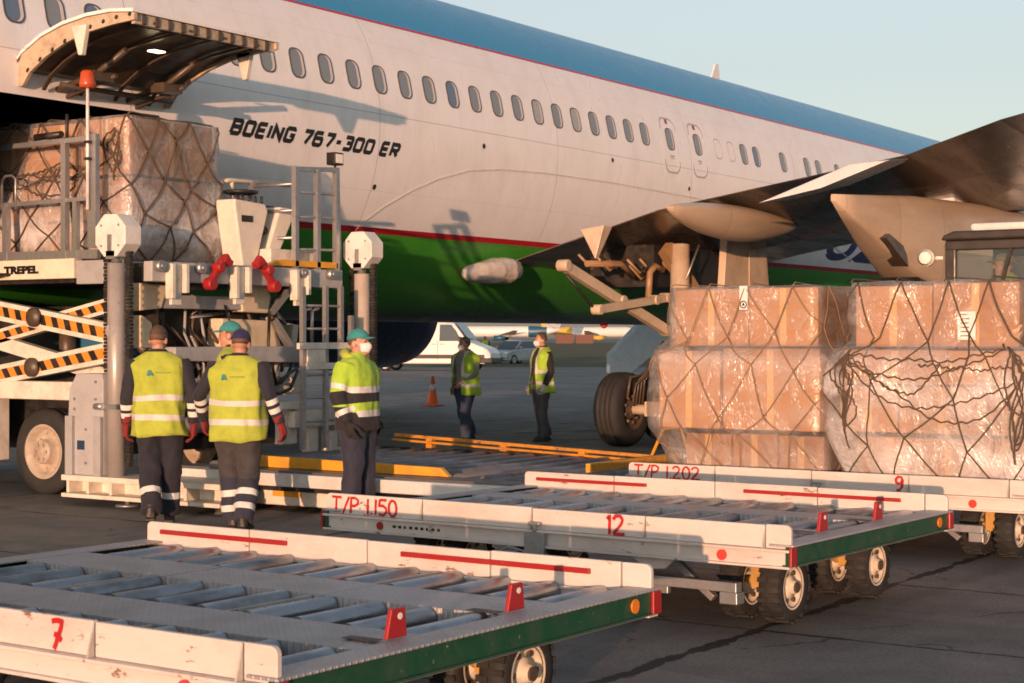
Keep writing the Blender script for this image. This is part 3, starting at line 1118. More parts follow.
# big deflected flap track fairing behind the near engine
g = MB()
prof = [(20.15, 3.47, 3.38, 0.03), (20.7, 3.50, 3.14, 0.12), (21.4, 3.54, 2.86, 0.24), (22.4, 3.60, 2.50, 0.36), (23.3, 3.62, 2.30, 0.42), (25.0, 3.66, 2.25, 0.46), (27.0, 3.66, 2.3, 0.46), (28.5, 3.6, 2.5, 0.40)]
rings = []
for v, zt, zb, ru in prof:
    zc_, rz_ = (zt + zb) / 2, (zt - zb) / 2
    ring = []
    for k in range(32):
        a = 2 * math.pi * k / 32
        c_, s_ = math.cos(a), math.sin(a)
        ring.append(V(-8.5 + ru * (abs(c_) ** 0.32) * (1 if c_ > 0 else -1), v, zc_ + rz_ * (abs(s_) ** 0.7) * (1 if s_ > 0 else -1)))
    rings.append(ring)
g.loft(rings)
ff = g.build('flap_track_fairing', FAIRING, plane)
g = MB()
g.prism([(21.35, 3.02), (21.95, 2.86), (22.05, 2.62), (21.75, 2.74), (21.25, 2.96)], -8.45, -8.215, 'x')
g.build('access_panel', BROWN, ff)
g = MB()
g.prism([(21.9, 2.47), (23.4, 2.28), (25.5, 2.2), (25.5, 2.1), (23.2, 2.12), (22.1, 2.3)], -8.75, -8.02, 'x')
g.build('lower_cowl', DARK, ff, bevel=0.02)

# ---- open cargo door: a curved slab hinged above the opening
out_p = [(-14.08, 4.30), (-14.06, 4.45), (-13.9, 4.62), (-13.62, 4.76), (-13.3, 4.85), (-12.95, 4.90), (-12.6, 4.91), (-12.28, 4.88)]
in_p = [(-12.30, 4.82), (-12.62, 4.80), (-12.97, 4.76), (-13.3, 4.68), (-13.58, 4.57), (-13.82, 4.43), (-13.93, 4.30)]
door = MB()
sk = [(u, z + 0.0) for u, z in out_p] + [(u, z - 0.035) for u, z in reversed(out_p)]
door.prism(sk, 11.80, 13.97, 'y')
door_o = door.build('cargo_door', LIVERY, plane)
md = door_o.modifiers.new('b', 'BEVEL')
md.width = 0.01
md.limit_method = 'ANGLE'
md.angle_limit = R(60)
g = MB()
fr_poly = [(u, z - 0.04) for u, z in out_p] + [(u + 0.02, z - 0.05) for u, z in in_p]
g.prism(fr_poly, 11.82, 11.86, 'y')
g.prism(fr_poly, 13.90, 13.94, 'y')
g.box((-12.36, 11.86, 4.74), (-12.31, 13.90, 4.84))
g.build('door_frame', paint('door_primer_cream', (0.50, 0.40, 0.28), 0.45, dirt=0.6, scale=8, wear=0.2), door_o)
g = MB()
for k in range(11):
    g.prism([(-12.32, 4.735), (-12.295, 4.75), (-12.295, 4.83), (-12.31, 4.84)], 11.95 + 0.18 * k, 12.0 + 0.18 * k, 'y')
g.build_each('frame_clip', BROWN, door_o)
g = MB()
liner = [(u, z - 0.045) for u, z in out_p[1:-1]] + [(u - 0.0, z - 0.01) for u, z in in_p[1:-1]]
g.prism(liner, 11.87, 13.89, 'y')
for k in range(4):                                # frames across the inner face
    y = 12.1 + 0.5 * k
    g.prism([(u, z - 0.03) for u, z in in_p] + [(u, z - 0.055) for u, z in reversed(in_p)], y, y + 0.05, 'y')
g.build('door_liner', BROWN, door_o)
g = MB()
for k in range(9):
    g.cyl((-12.34 - 0.185 * k, 11.813, 0), (-12.34 - 0.185 * k, 11.819, 0), 0.022, 10)
for i, p in enumerate(g.v):
    u = p.x
    zz = 4.83 - 0.02 * (-12.3 - u) - 0.17 * max(0, (-12.3 - u)) ** 2
    p.z += zz
g.build_each('lightening_hole', DARK, door_o)
g = MB()
g.box((-12.92, 12.62, 4.625), (-12.82, 12.78, 4.64))
g.build('door_light', LAMP, door_o)
g = MB()
for y in (12.35, 13.35):                          # actuators and links between door and body
    g.tube([(-14.0, y, 4.28), (-13.45, y + 0.05, 4.40), (-13.0, y + 0.05, 4.62)], 0.035, 8)
    g.tube([(-14.0, y + 0.14, 4.22), (-13.3, y + 0.2, 4.40)], 0.028, 8)
    g.box((-13.55, y - 0.06, 4.33), (-13.35, y + 0.22, 4.43))
g.tube([(-13.75, 12.2, 4.30), (-13.75, 13.8, 4.30)], 0.03, 8)
g.build('door_actuator', BROWN, door_o)
for y, u in ((11.80, -13.0), (13.93, -12.75)):
    g = MB()
    g.prism([(u - 0.12, 4.78), (u + 0.1, 4.78), (u + 0.03, 4.48), (u - 0.02, 4.48)], y - 0.03, y + 0.03, 'y')
    g.build('latch_fitting', CREAM, door_o, bevel=0.008)

# aerials and tail marker
g = MB()
tp = fus_pt(32.5, 88)
g.prism([(32.2, tp.z - 0.1), (32.75, tp.z - 0.1), (32.62, tp.z + 0.42), (32.5, tp.z + 0.42)], tp.x - 0.02, tp.x + 0.02, 'x')
g.build('antenna', WHITEAIR, plane)
g = MB()
g.ell((UC, 28.0, 1.93), (0.07, 0.10, 0.10), 14, 10)
g.build('beacon_light', REDREF, plane)

# ---- main landing gear
def big_wheel(u, v, parent):
    g = MB()
    prof = [(-0.20, 0.30), (-0.225, 0.36), (-0.22, 0.46), (-0.19, 0.53), (-0.14, 0.558)]
    for gx in (-0.08, 0.0, 0.08):
        prof += [(gx - 0.012, 0.565), (gx - 0.006, 0.552), (gx + 0.006, 0.552), (gx + 0.012, 0.565)]
    prof += [(0.14, 0.558), (0.19, 0.53), (0.22, 0.46), (0.225, 0.36), (0.20, 0.30)]
    g.lathe(prof, (u, v, 0.565), 'x', 48, caps=False)
    t = g.build('wheel', BLACK, parent)
    g = MB()
    g.lathe([(-0.21, 0.31), (-0.16, 0.27), (-0.12, 0.12), (-0.2, 0.10), (-0.2, 0.002)][::-1], (u, v, 0.565), 'x', 32, caps=False)
    g.lathe([(0.21, 0.31), (0.16, 0.27), (0.10, 0.15), (0.22, 0.12), (0.22, 0.002)], (u, v, 0.565), 'x', 32, caps=False)
    for k in range(9):
        a = 2 * math.pi * k / 9
        g.cyl((u + 0.10, v + 0.2 * math.cos(a), 0.565 + 0.2 * math.sin(a)), (u + 0.2, v + 0.2 * math.cos(a), 0.565 + 0.2 * math.sin(a)), 0.035, 8)
    g.build('rim', BROWN, t)
    return t


GU, GV = -12.95, 22.55
gear = MB()
gear.bar((GU + 0.58, GV - 0.1, 0.58), (GU + 0.58, GV + 1.6, 0.58), 0.26, 0.22)
gear.cyl((GU + 0.58, GV + 0.75, 0.55), (GU + 0.5, GV + 0.95, 3.1), 0.15, 20)
gear.cyl((GU - 0.1, GV, 0.565), (GU + 1.3, GV, 0.565), 0.08, 14)
gear.cyl((GU - 0.1, GV + 1.42, 0.565), (GU + 1.3, GV + 1.42, 0.565), 0.08, 14)
gear_o = gear.build('landing_gear', GEARPAINT, plane)
for u in (GU, GU + 1.16):
    for v in (GV, GV + 1.42):
        big_wheel(u, v, gear_o)
g = MB()
for k in range(4):
    g.tube([(GU + 0.27, GV - 0.15 + 0.1 * k, 0.62), (GU + 0.3, GV - 0.1 + 0.1 * k, 0.95 + 0.06 * k), (GU + 0.45, GV + 0.5, 1.3 + 0.1 * k)], 0.02, 6)
g.tube([(GU + 0.24, GV - 0.25, 0.75), (GU + 0.26, GV - 0.2, 1.05), (GU + 0.3, GV + 0.3, 1.1)], 0.025, 6)
g.build('brake_line', BROWN, gear_o)

g = MB()                                          # folding side brace
g.bar((-12.75, 20.55, 2.68), (-12.55, 23.25, 1.76), 0.12, 0.15)
for p in ((-12.75, 20.55, 2.68), (-12.65, 21.98, 2.2), (-12.55, 23.25, 1.76)):
    g.cyl((p[0] - 0.09, p[1], p[2]), (p[0] + 0.09, p[1], p[2]), 0.085, 16)
g.build('side_brace', GEARPAINT, plane, bevel=0.012)
g = MB()
g.bar((-12.55, 21.15, 2.06), (-12.45, 24.2, 2.38), 0.11, 0.12)
for p in ((-12.55, 21.15, 2.06), (-12.5, 22.75, 2.23), (-12.5, 23.1, 2.27)):
    g.cyl((p[0] - 0.08, p[1], p[2]), (p[0] + 0.08, p[1], p[2]), 0.075, 16)
g.build('lock_brace', GEARPAINT, plane, bevel=0.012)
g = MB()
g.tube([(-12.75, 20.62, 2.55), (-12.6, 21.1, 2.1)], 0.022, 8)
g.build('spring_rod', DARK, plane)
g = MB()                                          # pipes and castings in the wheel well
g.bar((-12.6, 23.3, 3.05), (-12.35, 24.35, 1.9), 0.16, 0.24)
g.tube([(-12.6, 22.75, 2.25), (-12.6, 22.8, 2.65), (-12.6, 22.95, 2.75), (-12.6, 23.2, 2.7)], 0.05, 10)
g.tube([(-13.0, 21.6, 2.75), (-12.9, 22.4, 2.78), (-12.9, 22.8, 2.6)], 0.05, 10)
for k in range(7):
    a = V(-13.1 + random.uniform(-.2, .3), 21.6 + 0.3 * k, 2.85 + random.uniform(-.1, .1))
    g.tube([a, a + V(0.1, 0.2, -0.2), a + V(0.05, 0.45, -0.12)], 0.022, 6)
g.build('wheel_well_fitting', paint('well_tan', (0.33, 0.2, 0.1), 0.45, dirt=0.6, scale=7), plane)
g = MB()
g.tube([(-12.3, 23.4, 2.55), (-12.25, 23.75, 3.1)], 0.018, 8)
g.build('actuator_rod', STEEL, plane)
g = MB()
g.box((-13.9, 23.2, 2.45), (-12.75, 25.5, 3.1))  # solid dark box stands in for the shaded hollow of the well
g.build('wheel_well_shade', DARK, plane)
g = MB()
g.prism([(23.9, 3.2), (25.3, 3.25), (25.5, 2.1), (23.75, 2.1)], -11.96, -11.84, 'x')
gd = g.build('gear_door', GEARPAINT, plane, bevel=0.01)
g = MB()
g.prism([(24.65, 3.05), (25.2, 3.1), (25.35, 2.45), (24.65, 2.45)], -11.83, -11.815, 'x')
g.build('access_panel', GEARPAINT, gd)
# ---------------------------------------------------------------- cargo loader standing at the open door
loader = thing('cargo_loader', 'cream scissor lift cargo loader with hazard striped arms, raised to the open aircraft door', 'cargo loader', (-11.5, 13.5, 0))

# chassis
g = MB()
g.box((-17.5, 12.0, 1.01), (-12.86, 12.22, 1.2))
g.box((-17.5, 14.8, 1.01), (-12.86, 15.0, 1.2))
g.box((-12.98, 12.22, 1.0), (-12.86, 14.8, 1.19))
g.box((-14.75, 12.03, 0.35), (-14.55, 12.2, 1.01))
g.box((-17.5, 12.08, 0.55), (-14.75, 12.3, 1.0))
g.build('chassis', CREAM, loader, bevel=0.012)
g = MB()
g.box((-17.4, 12.5, 0.45), (-13.0, 14.7, 0.98))  # dark blocks stand in for the shaded interior and its machinery
g.box((-16.8, 12.6, 0.98), (-13.1, 14.5, 1.35))
g.box((-13.4, 12.9, 1.35), (-12.78, 14.2, 2.1))
g.box((-17.0, 13.0, 1.35), (-13.4, 14.4, 2.0))
for k in range(14):
    a = V(-12.95 + random.uniform(-.1, .3), random.uniform(12.4, 14.5), random.uniform(0.6, 1.3))
    g.tube([a, a + V(.1, .2, -.15), a + V(.05, .45, -.1), a + V(-.05, .7, .1)], 0.02, 6)
g.build('machinery_shade_block', DARK, loader)
g = MB()
g.box((-14.2, 12.75, 1.48), (-13.55, 12.95, 1.76))  # blue box standing for an unidentified blue shape behind the arms
g.cyl((-13.5, 12.8, 1.5), (-13.2, 12.8, 1.5), 0.07, 14)
g.build('blue_block', paint('block_blue', (0.02, 0.14, 0.26), 0.45, dirt=0.3), loader, bevel=0.02)
g = MB()
g.cyl((-14.1, 12.6, 1.35), (-14.1, 12.6, 1.75), 0.09, 14)
g.cyl((-13.2, 12.7, 1.62), (-13.0, 12.7, 1.50), 0.06, 12)
g.build_each('hydraulic_pump', BROWN, loader)
rl = random.Random(12)
HOSEM = [DARK, paint('hose_brown', (0.10, 0.06, 0.035), 0.5), GREY]
for k in range(26):                               # hoses and pipes hanging about the lift mechanism
    g = MB()
    a = V(rl.uniform(-12.75, -12.45), rl.uniform(12.15, 14.2), rl.uniform(1.6, 2.18))
    dz = rl.uniform(0.2, 0.9)
    g.tube([a, a + V(rl.uniform(0, .12), rl.uniform(-.1, .2), -dz * 0.45), a + V(rl.uniform(0, .12), rl.uniform(-.1, .4), -dz), a + V(-.1, rl.uniform(.1, .6), -dz * 0.8)], rl.uniform(0.010, 0.022), 7)
    g.build('hydraulic_hose', HOSEM[k % 3], loader)
g = MB()
for k in range(9):
    p = V(-12.7 + rl.uniform(-.03, .1), rl.uniform(12.3, 14.1), rl.uniform(0.5, 1.3))
    g.box(p, p + V(rl.uniform(.05, .12), rl.uniform(.1, .3), rl.uniform(.06, .22)))
g.build_each('valve_block', GREY, loader, bevel=0.008)
# cables and grey ducts
g = MB()
for k in range(7):
    y = 12.5 + 0.25 * k
    g.tube([(-12.75, y, 1.25), (-12.6, y + 0.15, 1.12 + random.uniform(-.06, .06)), (-12.65, y + 0.35, 1.2), (-12.8, y + 0.5, 1.35)], 0.022, 8)
g.cyl((-12.6, 12.3, 0.72), (-12.6, 13.2, 0.75), 0.09, 14)
g.cyl((-12.55, 13.5, 0.82), (-12.45, 13.8, 0.78), 0.11, 16)
g.build('hydraulic_hose', GREY, loader)

# road wheel
def truck_wheel(c, parent):
    x, y, z = c
    g = MB()
    g.lathe([(-0.13, 0.26), (-0.15, 0.33), (-0.14, 0.42), (-0.11, 0.455), (-0.05, 0.46), (-0.045, 0.45), (-0.03, 0.45), (-0.025, 0.46), (0.025, 0.46), (0.03, 0.45), (0.045, 0.45), (0.05, 0.46), (0.11, 0.455), (0.14, 0.42), (0.15, 0.33), (0.13, 0.26)], c, 'y', 48, caps=False)
    w = g.build('wheel', BLACK, parent)
    g = MB()
    g.lathe([(-0.14, 0.29), (-0.145, 0.26), (-0.06, 0.24), (-0.03, 0.19), (-0.03, 0.13), (-0.15, 0.13), (-0.17, 0.115), (-0.175, 0.002)], c, 'y', 36, caps=False)
    for k in range(6):
        a = 2 * math.pi * k / 6
        g.cyl((x + 0.08 * math.cos(a), y - 0.19, z + 0.08 * math.sin(a)), (x + 0.08 * math.cos(a), y - 0.17, z + 0.08 * math.sin(a)), 0.018, 8)
    for k in range(10):
        a = 2 * math.pi * k / 10
        g.cyl((x + 0.215 * math.cos(a), y - 0.055, z + 0.215 * math.sin(a)), (x + 0.215 * math.cos(a), y - 0.03, z + 0.215 * math.sin(a)), 0.028, 8)
    g.build('rim', paint('worn_rim', (0.42, 0.36, 0.29), 0.5, dirt=0.6, scale=9) if 'worn_rim' not in MATS else MATS['worn_rim'], w)


truck_wheel((-14.05, 12.36, 0.45), loader)
truck_wheel((-16.4, 12.36, 0.45), loader)
truck_wheel((-14.05, 14.7, 0.45), loader)

# scissor arms: cream bar with a band of hazard stripes
def scissor(p0, p1, h, stripes=True, w=0.10):
    p0, p1 = V(p0), V(p1)
    g = MB()
    g.bar(p0, p1, w, h, 0)
    d = (p1 - p0).normalized()
    L = (p1 - p0).length
    up = V(0, 0, 1) - d * d.z
    up.normalize()
    side = V(0, -1, 0)
    if stripes:
        hh = h * 0.26
        base = side * (w / 2 + 0.003)
        q = [p0 - up * hh + base, p1 - up * hh + base, p1 + up * hh + base, p0 + up * hh + base]
        g.add(q + [x - side * 0.0025 for x in q], [(0, 1, 2, 3), (0, 4, 5, 1), (3, 2, 6, 7)], 1)
        n = int(L / 0.19)
        for k in range(n):
            s0 = 0.05 + k * 0.19
            b2 = side * (w / 2 + 0.006)
            lean = hh * 0.5
            q = [p0 + d * (s0 + lean) - up * hh + b2, p0 + d * (s0 + 0.09 + lean) - up * hh + b2, p0 + d * (s0 + 0.09 - lean) + up * hh + b2, p0 + d * (s0 - lean) + up * hh + b2]
            g.add(q, [(0, 1, 2, 3)], 2)
    o = g.build('scissor_arm', [CREAM, ORANGE, DARK], loader, recalc=False)
    return o


a1 = scissor((-15.6, 12.06, 2.10), (-12.88, 12.06, 1.70), 0.20)
a2 = scissor((-15.6, 12.06, 1.10), (-12.88, 12.06, 1.50), 0.20)
scissor((-15.6, 12.24, 1.50), (-12.86, 12.24, 2.02), 0.15, True)
scissor((-15.6, 12.24, 1.78), (-12.86, 12.24, 1.22), 0.15, False)
scissor((-15.6, 14.9, 2.10), (-12.88, 14.9, 1.70), 0.20, False)
scissor((-15.6, 14.9, 1.10), (-12.88, 14.9, 1.50), 0.20, False)
for arm, (u, z) in ((a1, (-13.92, 1.865)), (a2, (-13.95, 1.345))):
    g = MB()
    g.lathe([(0, 0.02), (0.001, 0.10), (-0.03, 0.10), (-0.035, 0.07), (-0.05, 0.06), (-0.05, 0.01)], (u, 11.99, z), 'y', 24)
    g.build('pivot_bolt', BROWN, arm)

# lift columns with octagonal heads, cylinder and chains
def column(u, v, near, z0):
    col = MB()
    col.cyl((u, v, z0), (u, v, 2.38), 0.088, 24)
    c = col.build('lift_column', paint('column_grey', (0.36, 0.34, 0.32), 0.38, metal=0.2, dirt=0.3, scale=5) if near else paint('column_lit_cream', (0.52, 0.45, 0.37), 0.4, metal=0.1, dirt=0.3, scale=5), loader)  # far column tinted cream for the sunlight on it
    g = MB()
    g.cyl((u, v, 2.38), (u, v, 2.5), 0.05, 16)
    g.box((u - 0.06, v - 0.085, 2.42), (u + 0.06, v - 0.03, 2.50))
    g.box((u - 0.025, v - 0.10, 2.50), (u + 0.025, v - 0.085, 2.66))
    g.build('rod_end', STEEL, c)
    g = MB()
    r = 0.225
    oc = [(u + r * math.cos(R(22.5 + 45 * k)), 2.65 + r * math.sin(R(22.5 + 45 * k))) for k in range(8)]
    g.prism(oc, v - 0.085, v + 0.13, 'y')
    cg_ = g.build('chain_guard', WHITE, c, bevel=0.008)
    for bx_, bz_ in ((-.12, .1), (.12, .1), (-.12, -.1), (.12, -.1)):
        g = MB()
        g.cyl((u + bx_, v - 0.085, 2.65 + bz_), (u + bx_, v - 0.094, 2.65 + bz_), 0.012, 8)
        g.build('bolt', STEEL, cg_)
    for s_ in (-1, 1):
        g = MB()
        x = u + s_ * 0.15
        n = int((2.5 - z0 - 0.1) / 0.035)
        for k in range(n):
            z = z0 + 0.1 + 0.035 * k
            g.box((x - (0.036 if k % 2 else 0.027), v + 0.0, z), (x + (0.036 if k % 2 else 0.027), v + 0.05, z + 0.03))
        g.build('chain', DARK, c)
    if near:
        g = MB()
        g.cyl((u - 0.005, v - 0.02, 1.72), (u - 0.005, v - 0.086, 1.72), 0.06, 18)
        g.build('clamp_ring', GREY, c)
        g = MB()
        g.bar((u - 0.22, v - 0.09, 0.98), (u + 0.10, v - 0.09, 0.98), 0.03, 0.05)
        g.cyl((u - 0.18, v - 0.1, 0.98), (u - 0.08, v - 0.1, 0.98), 0.035, 10)
        g.build('clamp', STEEL, c)


column(-12.42, 11.72, True, 0.30)
column(-12.14, 15.2, False, 0.30)
# column base: grey housing on a cream foot with a jack pad
g = MB()
g.prism([(-13.0, 0.86), (-12.98, 1.15), (-12.88, 1.30), (-12.52, 1.30), (-12.50, 1.22), (-12.50, 0.30), (-12.98, 0.30)], 11.62, 11.9, 'y')
g.build('column_housing', paint('housing_grey', (0.38, 0.39, 0.40), 0.45, dirt=0.3, scale=5), loader, bevel=0.012)
g = MB()
g.box((-13.0, 11.58, 0.30), (-12.90, 11.62, 0.88))
g.box((-12.60, 11.58, 0.30), (-12.50, 11.62, 0.88))
g.build_each('housing_rib', GREY, loader, bevel=0.004)
g = MB()
g.box((-12.86, 11.612, 0.55), (-12.76, 11.618, 0.64))
g.build('sign_plate', BLUEDK, loader)
for bx_, bz_ in ((-12.9, 1.05), (-12.6, 1.05), (-12.9, 0.95), (-12.6, 1.22), (-12.74, 0.75), (-12.74, 0.42)):
    g = MB()
    g.cyl((bx_, 11.62, bz_), (bx_, 11.608, bz_), 0.014, 8)
    g.build('bolt', STEEL, loader)
g = MB()
g.box((-13.02, 11.55, 0.245), (-10.9, 12.05, 0.30))
g.box((-13.02, 11.55, 0.08), (-10.9, 12.05, 0.12))
for u in (-13.0, -12.72, -12.4, -11.9, -11.4):
    g.box((u, 11.60, 0.12), (u + 0.035, 12.0, 0.245))
g.box((-12.99, 11.78, 0.12), (-10.92, 11.8, 0.245))
g.build('foot_beam', CREAM, loader, bevel=0.006)
g = MB()
g.cyl((-12.35, 11.8, 0.02), (-12.35, 11.8, 0.10), 0.025, 12)
g.cyl((-12.35, 11.8, 0.0), (-12.35, 11.8, 0.02), 0.12, 20)
g.build('jack_foot', STEEL, loader)

# raised bridge
g = MB()
g.box((-15.2, 11.98, 2.26), (-13.32, 12.1, 2.465))
bl = g.build('side_beam', paint('beam_cream', (0.74, 0.66, 0.52), 0.45, dirt=0.25), loader, bevel=0.008)
cu = bpy.data.curves.new('lettering', 'FONT')
cu.body = 'TREPEL'
cu.size = 0.13
cu.offset = 0.009
cu.extrude = 0.001
tx = bpy.data.objects.new('t', cu)
TMP.collection.objects.link(tx)
TMP.view_layers[0].update()
me = bpy.data.meshes.new_from_object(tx.evaluated_get(TMP.view_layers[0].depsgraph))
bpy.data.objects.remove(tx)
mx = max(p.co.x for p in me.vertices)
for p in me.vertices:
    x, y, z = p.co
    p.co = V(-14.37 + x / mx * 0.53, 11.976 - z, 2.325 + y * 0.8) - ORG[loader.name]
me.materials.clear()
link('lettering', me, BLACKLET, bl)

g = MB()
g.box((-15.2, 12.1, 2.22), (-12.32, 15.0, 2.40))
g.build('bridge_deck', DARK, loader)
g = MB()
g.box((-12.32, 11.98, 2.21), (-12.20, 14.93, 2.41))
g.build('front_beam', paint('beam_grey', (0.40, 0.40, 0.40), 0.42, dirt=0.35, scale=4), loader, bevel=0.008)
g = MB()
g.box((-13.31, 12.01, 2.2), (-12.9, 12.12, 2.44))
g.box((-12.9, 12.02, 2.3), (-12.75, 12.14, 2.55))
g.box((-12.74, 11.99, 2.215), (-12.6, 12.1, 2.34))
g.cyl((-12.85, 12.05, 2.45), (-12.85, 12.05, 2.62), 0.04, 12)
g.build('rail_bracket', GREY, loader, bevel=0.006)
for v in (12.05, 12.62, 13.62, 14.2, 14.68):
    g = MB()
    g.cyl((-12.21, v, 2.36), (-12.12, v, 2.36), 0.055, 16)
    g.cyl((-12.12, v, 2.36), (-12.10, v, 2.36), 0.03, 12)
    g.build('roller_stub', STEEL, loader)
for v, zb in ((12.28, 1.98), (13.2, 2.0), (14.15, 2.0)):
    g = MB()
    g.box((-12.2, v - 0.12, zb + 0.06), (-12.10, v - 0.07, 2.39))
    g.box((-12.2, v - 0.07, zb), (-12.16, v + 0.07, 2.39))
    g.box((-12.2, v + 0.07, zb + 0.12), (-12.10, v + 0.12, 2.39))
    g.build('guide_bracket', CREAM, loader, bevel=0.006)
for v, flip in ((12.82, 1), (13.57, -1)):
    g = MB()
    c = V(-12.12, v, 2.37)
    g.bar(c + V(0, flip * 0.15, 0.12), c + V(0, flip * 0.04, 0.03), 0.08, 0.085)
    g.prism([(v + flip * 0.09, 2.50), (v + flip * 0.20, 2.44), (v + flip * 0.17, 2.38), (v + flip * 0.05, 2.43)], -12.17, -12.07, 'x')
    g.bar(c + V(0, flip * 0.02, 0.0), c + V(0, -flip * 0.09, -0.14), 0.07, 0.07)
    g.cyl(c + V(-0.05, 0, 0), c + V(0.075, 0, 0), 0.052, 16)
    g.cyl(c + V(-.05, -flip * .11, -.17), c + V(.06, -flip * .11, -.17), 0.065, 14)
    g.build('pallet_stop', RED, loader, bevel=0.015)
g = MB()
g.prism([(13.72, 2.43), (14.9, 2.43), (14.9, 2.50), (13.95, 2.50)], -12.34, -12.24, 'x')
g.build('yellow_guide', YELLOW, loader, bevel=0.006)
g = MB()
g.box((-13.2, 13.9, 2.41), (-12.36, 14.7, 2.62))
g.build('step_box', CREAM, loader, bevel=0.01)

# control console
MB0 = MB


class MB(MB0):                                    # shapes of the console, moved along the bridge
    def build(s, *a, **k):
        for p in s.v:
            p.y += 0.62
        return MB0.build(s, *a, **k)


g = MB()
g.prism([(12.99, 2.42), (13.20, 2.42), (13.40, 3.03), (13.36, 3.11), (12.87, 3.14), (12.87, 3.06)], -12.78, -12.5, 'x')
g.prism([(13.33, 2.42), (13.51, 2.42), (13.87, 3.03), (13.84, 3.09), (13.62, 3.10)], -12.76, -12.52, 'x')
g.box((-12.80, 13.1, 2.7), (-12.76, 13.7, 3.09))
con = g.build('control_console', paint('console_cream', (0.72, 0.66, 0.56), 0.45, dirt=0.2), loader, bevel=0.02)
g = MB()
g.cyl((-12.72, 13.2, 3.12), (-12.72, 13.2, 3.25), 0.03, 10)
g.tube([(-12.72 + 0.17 * math.cos(R(a)), 13.2 + 0.17 * math.sin(R(a)), 3.24) for a in range(0, 360, 20)], 0.02, 8, closed=True)
for a in (20, 140, 260):
    g.tube([(-12.72, 13.2, 3.25), (-12.72 + 0.17 * math.cos(R(a)), 13.2 + 0.17 * math.sin(R(a)), 3.24)], 0.013, 6)
for k in range(5):
    g.cyl((-12.6, 13.0 + 0.1 * k, 3.12), (-12.6, 13.0 + 0.1 * k, 3.2), 0.015, 8)
g.build('control_wheel', DARK, con)
g = MB()
g.box((-12.499, 12.97, 2.90), (-12.49, 13.14, 2.97))
g.cyl((-12.8, 13.42, 2.75), (-12.6, 13.46, 2.85), 0.05, 10)
g.tube([(-12.7, 13.3, 2.5), (-12.55, 13.45, 2.56), (-12.5, 13.6, 2.5)], 0.03, 8)
g.build_each('console_panel', DARK, con)
g = MB()
g.tube([(-12.95, 12.82, 3.14), (-12.95, 12.95, 3.35), (-12.95, 13.2, 3.37)], 0.015, 8)
g.build('console_bracket', DARK, con)
g = MB()
g.tube([(-12.9, 13.1, 3.36), (-12.9, 13.2, 3.38), (-12.9, 14.2, 3.40)], 0.026, 10)
g.cyl((-12.9, 13.25, 3.1), (-12.9, 13.25, 3.38), 0.022, 10)
g.build('grab_rail', paint('rail_cream', (0.7, 0.6, 0.45), 0.45), con)

MB = MB0
g = MB()
g.box((-13.25, 14.35, 2.62), (-12.95, 14.65, 3.05))
g.box((-13.3, 14.3, 3.05), (-12.95, 14.65, 3.15))
g.build('operator_seat', DARK, loader, bevel=0.02)

# right hand guard rail with work lamp
g = MB()
for v in (14.2, 14.57, 14.9):
    g.box((-12.30, v - 0.028, 2.2), (-12.24, v + 0.028, 3.52))
g.bar((-12.27, 14.17, 3.50), (-12.27, 14.93, 3.55), 0.05, 0.05)
for z in (2.62, 2.98, 3.25):
    g.tube([(-12.27, 14.2, z), (-12.27, 14.9, z + 0.02)], 0.016, 8)
for z in (2.75, 3.05, 3.34):
    g.tube([(-12.9, 14.2, z), (-12.27, 14.2, z)], 0.018, 8)
g.box((-12.93, 14.17, 2.4), (-12.87, 14.23, 3.4))
g.tube([(-12.27, 14.95, 3.5), (-12.27, 14.98, 2.6), (-12.27, 14.98, 2.2)], 0.008, 6)
g.build('guard_rail', STEEL, loader)
g = MB()
g.box((-12.33, 14.80, 3.60), (-12.21, 14.96, 3.74))
g.cyl((-12.27, 14.88, 3.53), (-12.27, 14.88, 3.60), 0.015, 8)
wl = g.build('work_lamp', DARK, loader, bevel=0.015)
g = MB()
g.box((-12.208, 14.82, 3.62), (-12.203, 14.94, 3.72))
g.build('lamp_lens', LENS, wl)

# left hand guard rail on the near side
g = MB()
for u in (-14.4, -13.5):
    g.box((u - 0.035, 12.0, 2.46), (u + 0.035, 12.06, 3.68 if u > -14 else 3.05))
g.bar((-15.2, 12.03, 3.66), (-13.1, 12.03, 3.68), 0.05, 0.05)
g.bar((-15.2, 12.03, 3.05), (-13.1, 12.03, 3.07), 0.04, 0.04)
g.box((-13.36, 12.0, 2.46), (-13.30, 12.05, 3.06))
g.tube([(-14.44, 12.0, 3.0), (-14.44, 12.0, 3.32), (-14.38, 12.0, 3.36), (-14.28, 12.0, 3.36), (-14.22, 12.0, 3.32), (-14.22, 12.0, 3.0)], 0.014, 8)
g.bar((-15.2, 12.03, 2.52), (-13.0, 12.03, 2.50), 0.05, 0.09)
g.box((-13.14, 12.002, 2.57), (-13.02, 12.058, 3.72))
g.build('guard_rail', STEEL, loader)
g = MB()
g.tube([(-13.95, 12.03, 3.74), (-13.55, 12.03, 3.75)], 0.035, 10)
g.cyl((-13.47, 12.03, 3.70), (-13.47, 12.03, 3.95), 0.018, 8)
g.build_each('padded_handle', DARK, loader)
g = MB()
g.cyl((-13.10, 11.97, 2.95), (-13.10, 11.97, 4.18), 0.017, 10)
pole = g.build('beacon_pole', paint('white_pole', (0.75, 0.74, 0.72), 0.4), loader)
g = MB()
for z in (3.45, 3.62):
    g.box((-13.13, 11.95, z), (-13.07, 12.0, z + 0.03))
g.build_each('pole_clip', DARK, pole)
g = MB()
g.lathe([(4.18, 0.08), (4.22, 0.085), (4.34, 0.07), (4.36, 0.05), (4.36, 0.005)], (-13.10, 11.97, 0), 'z', 20)
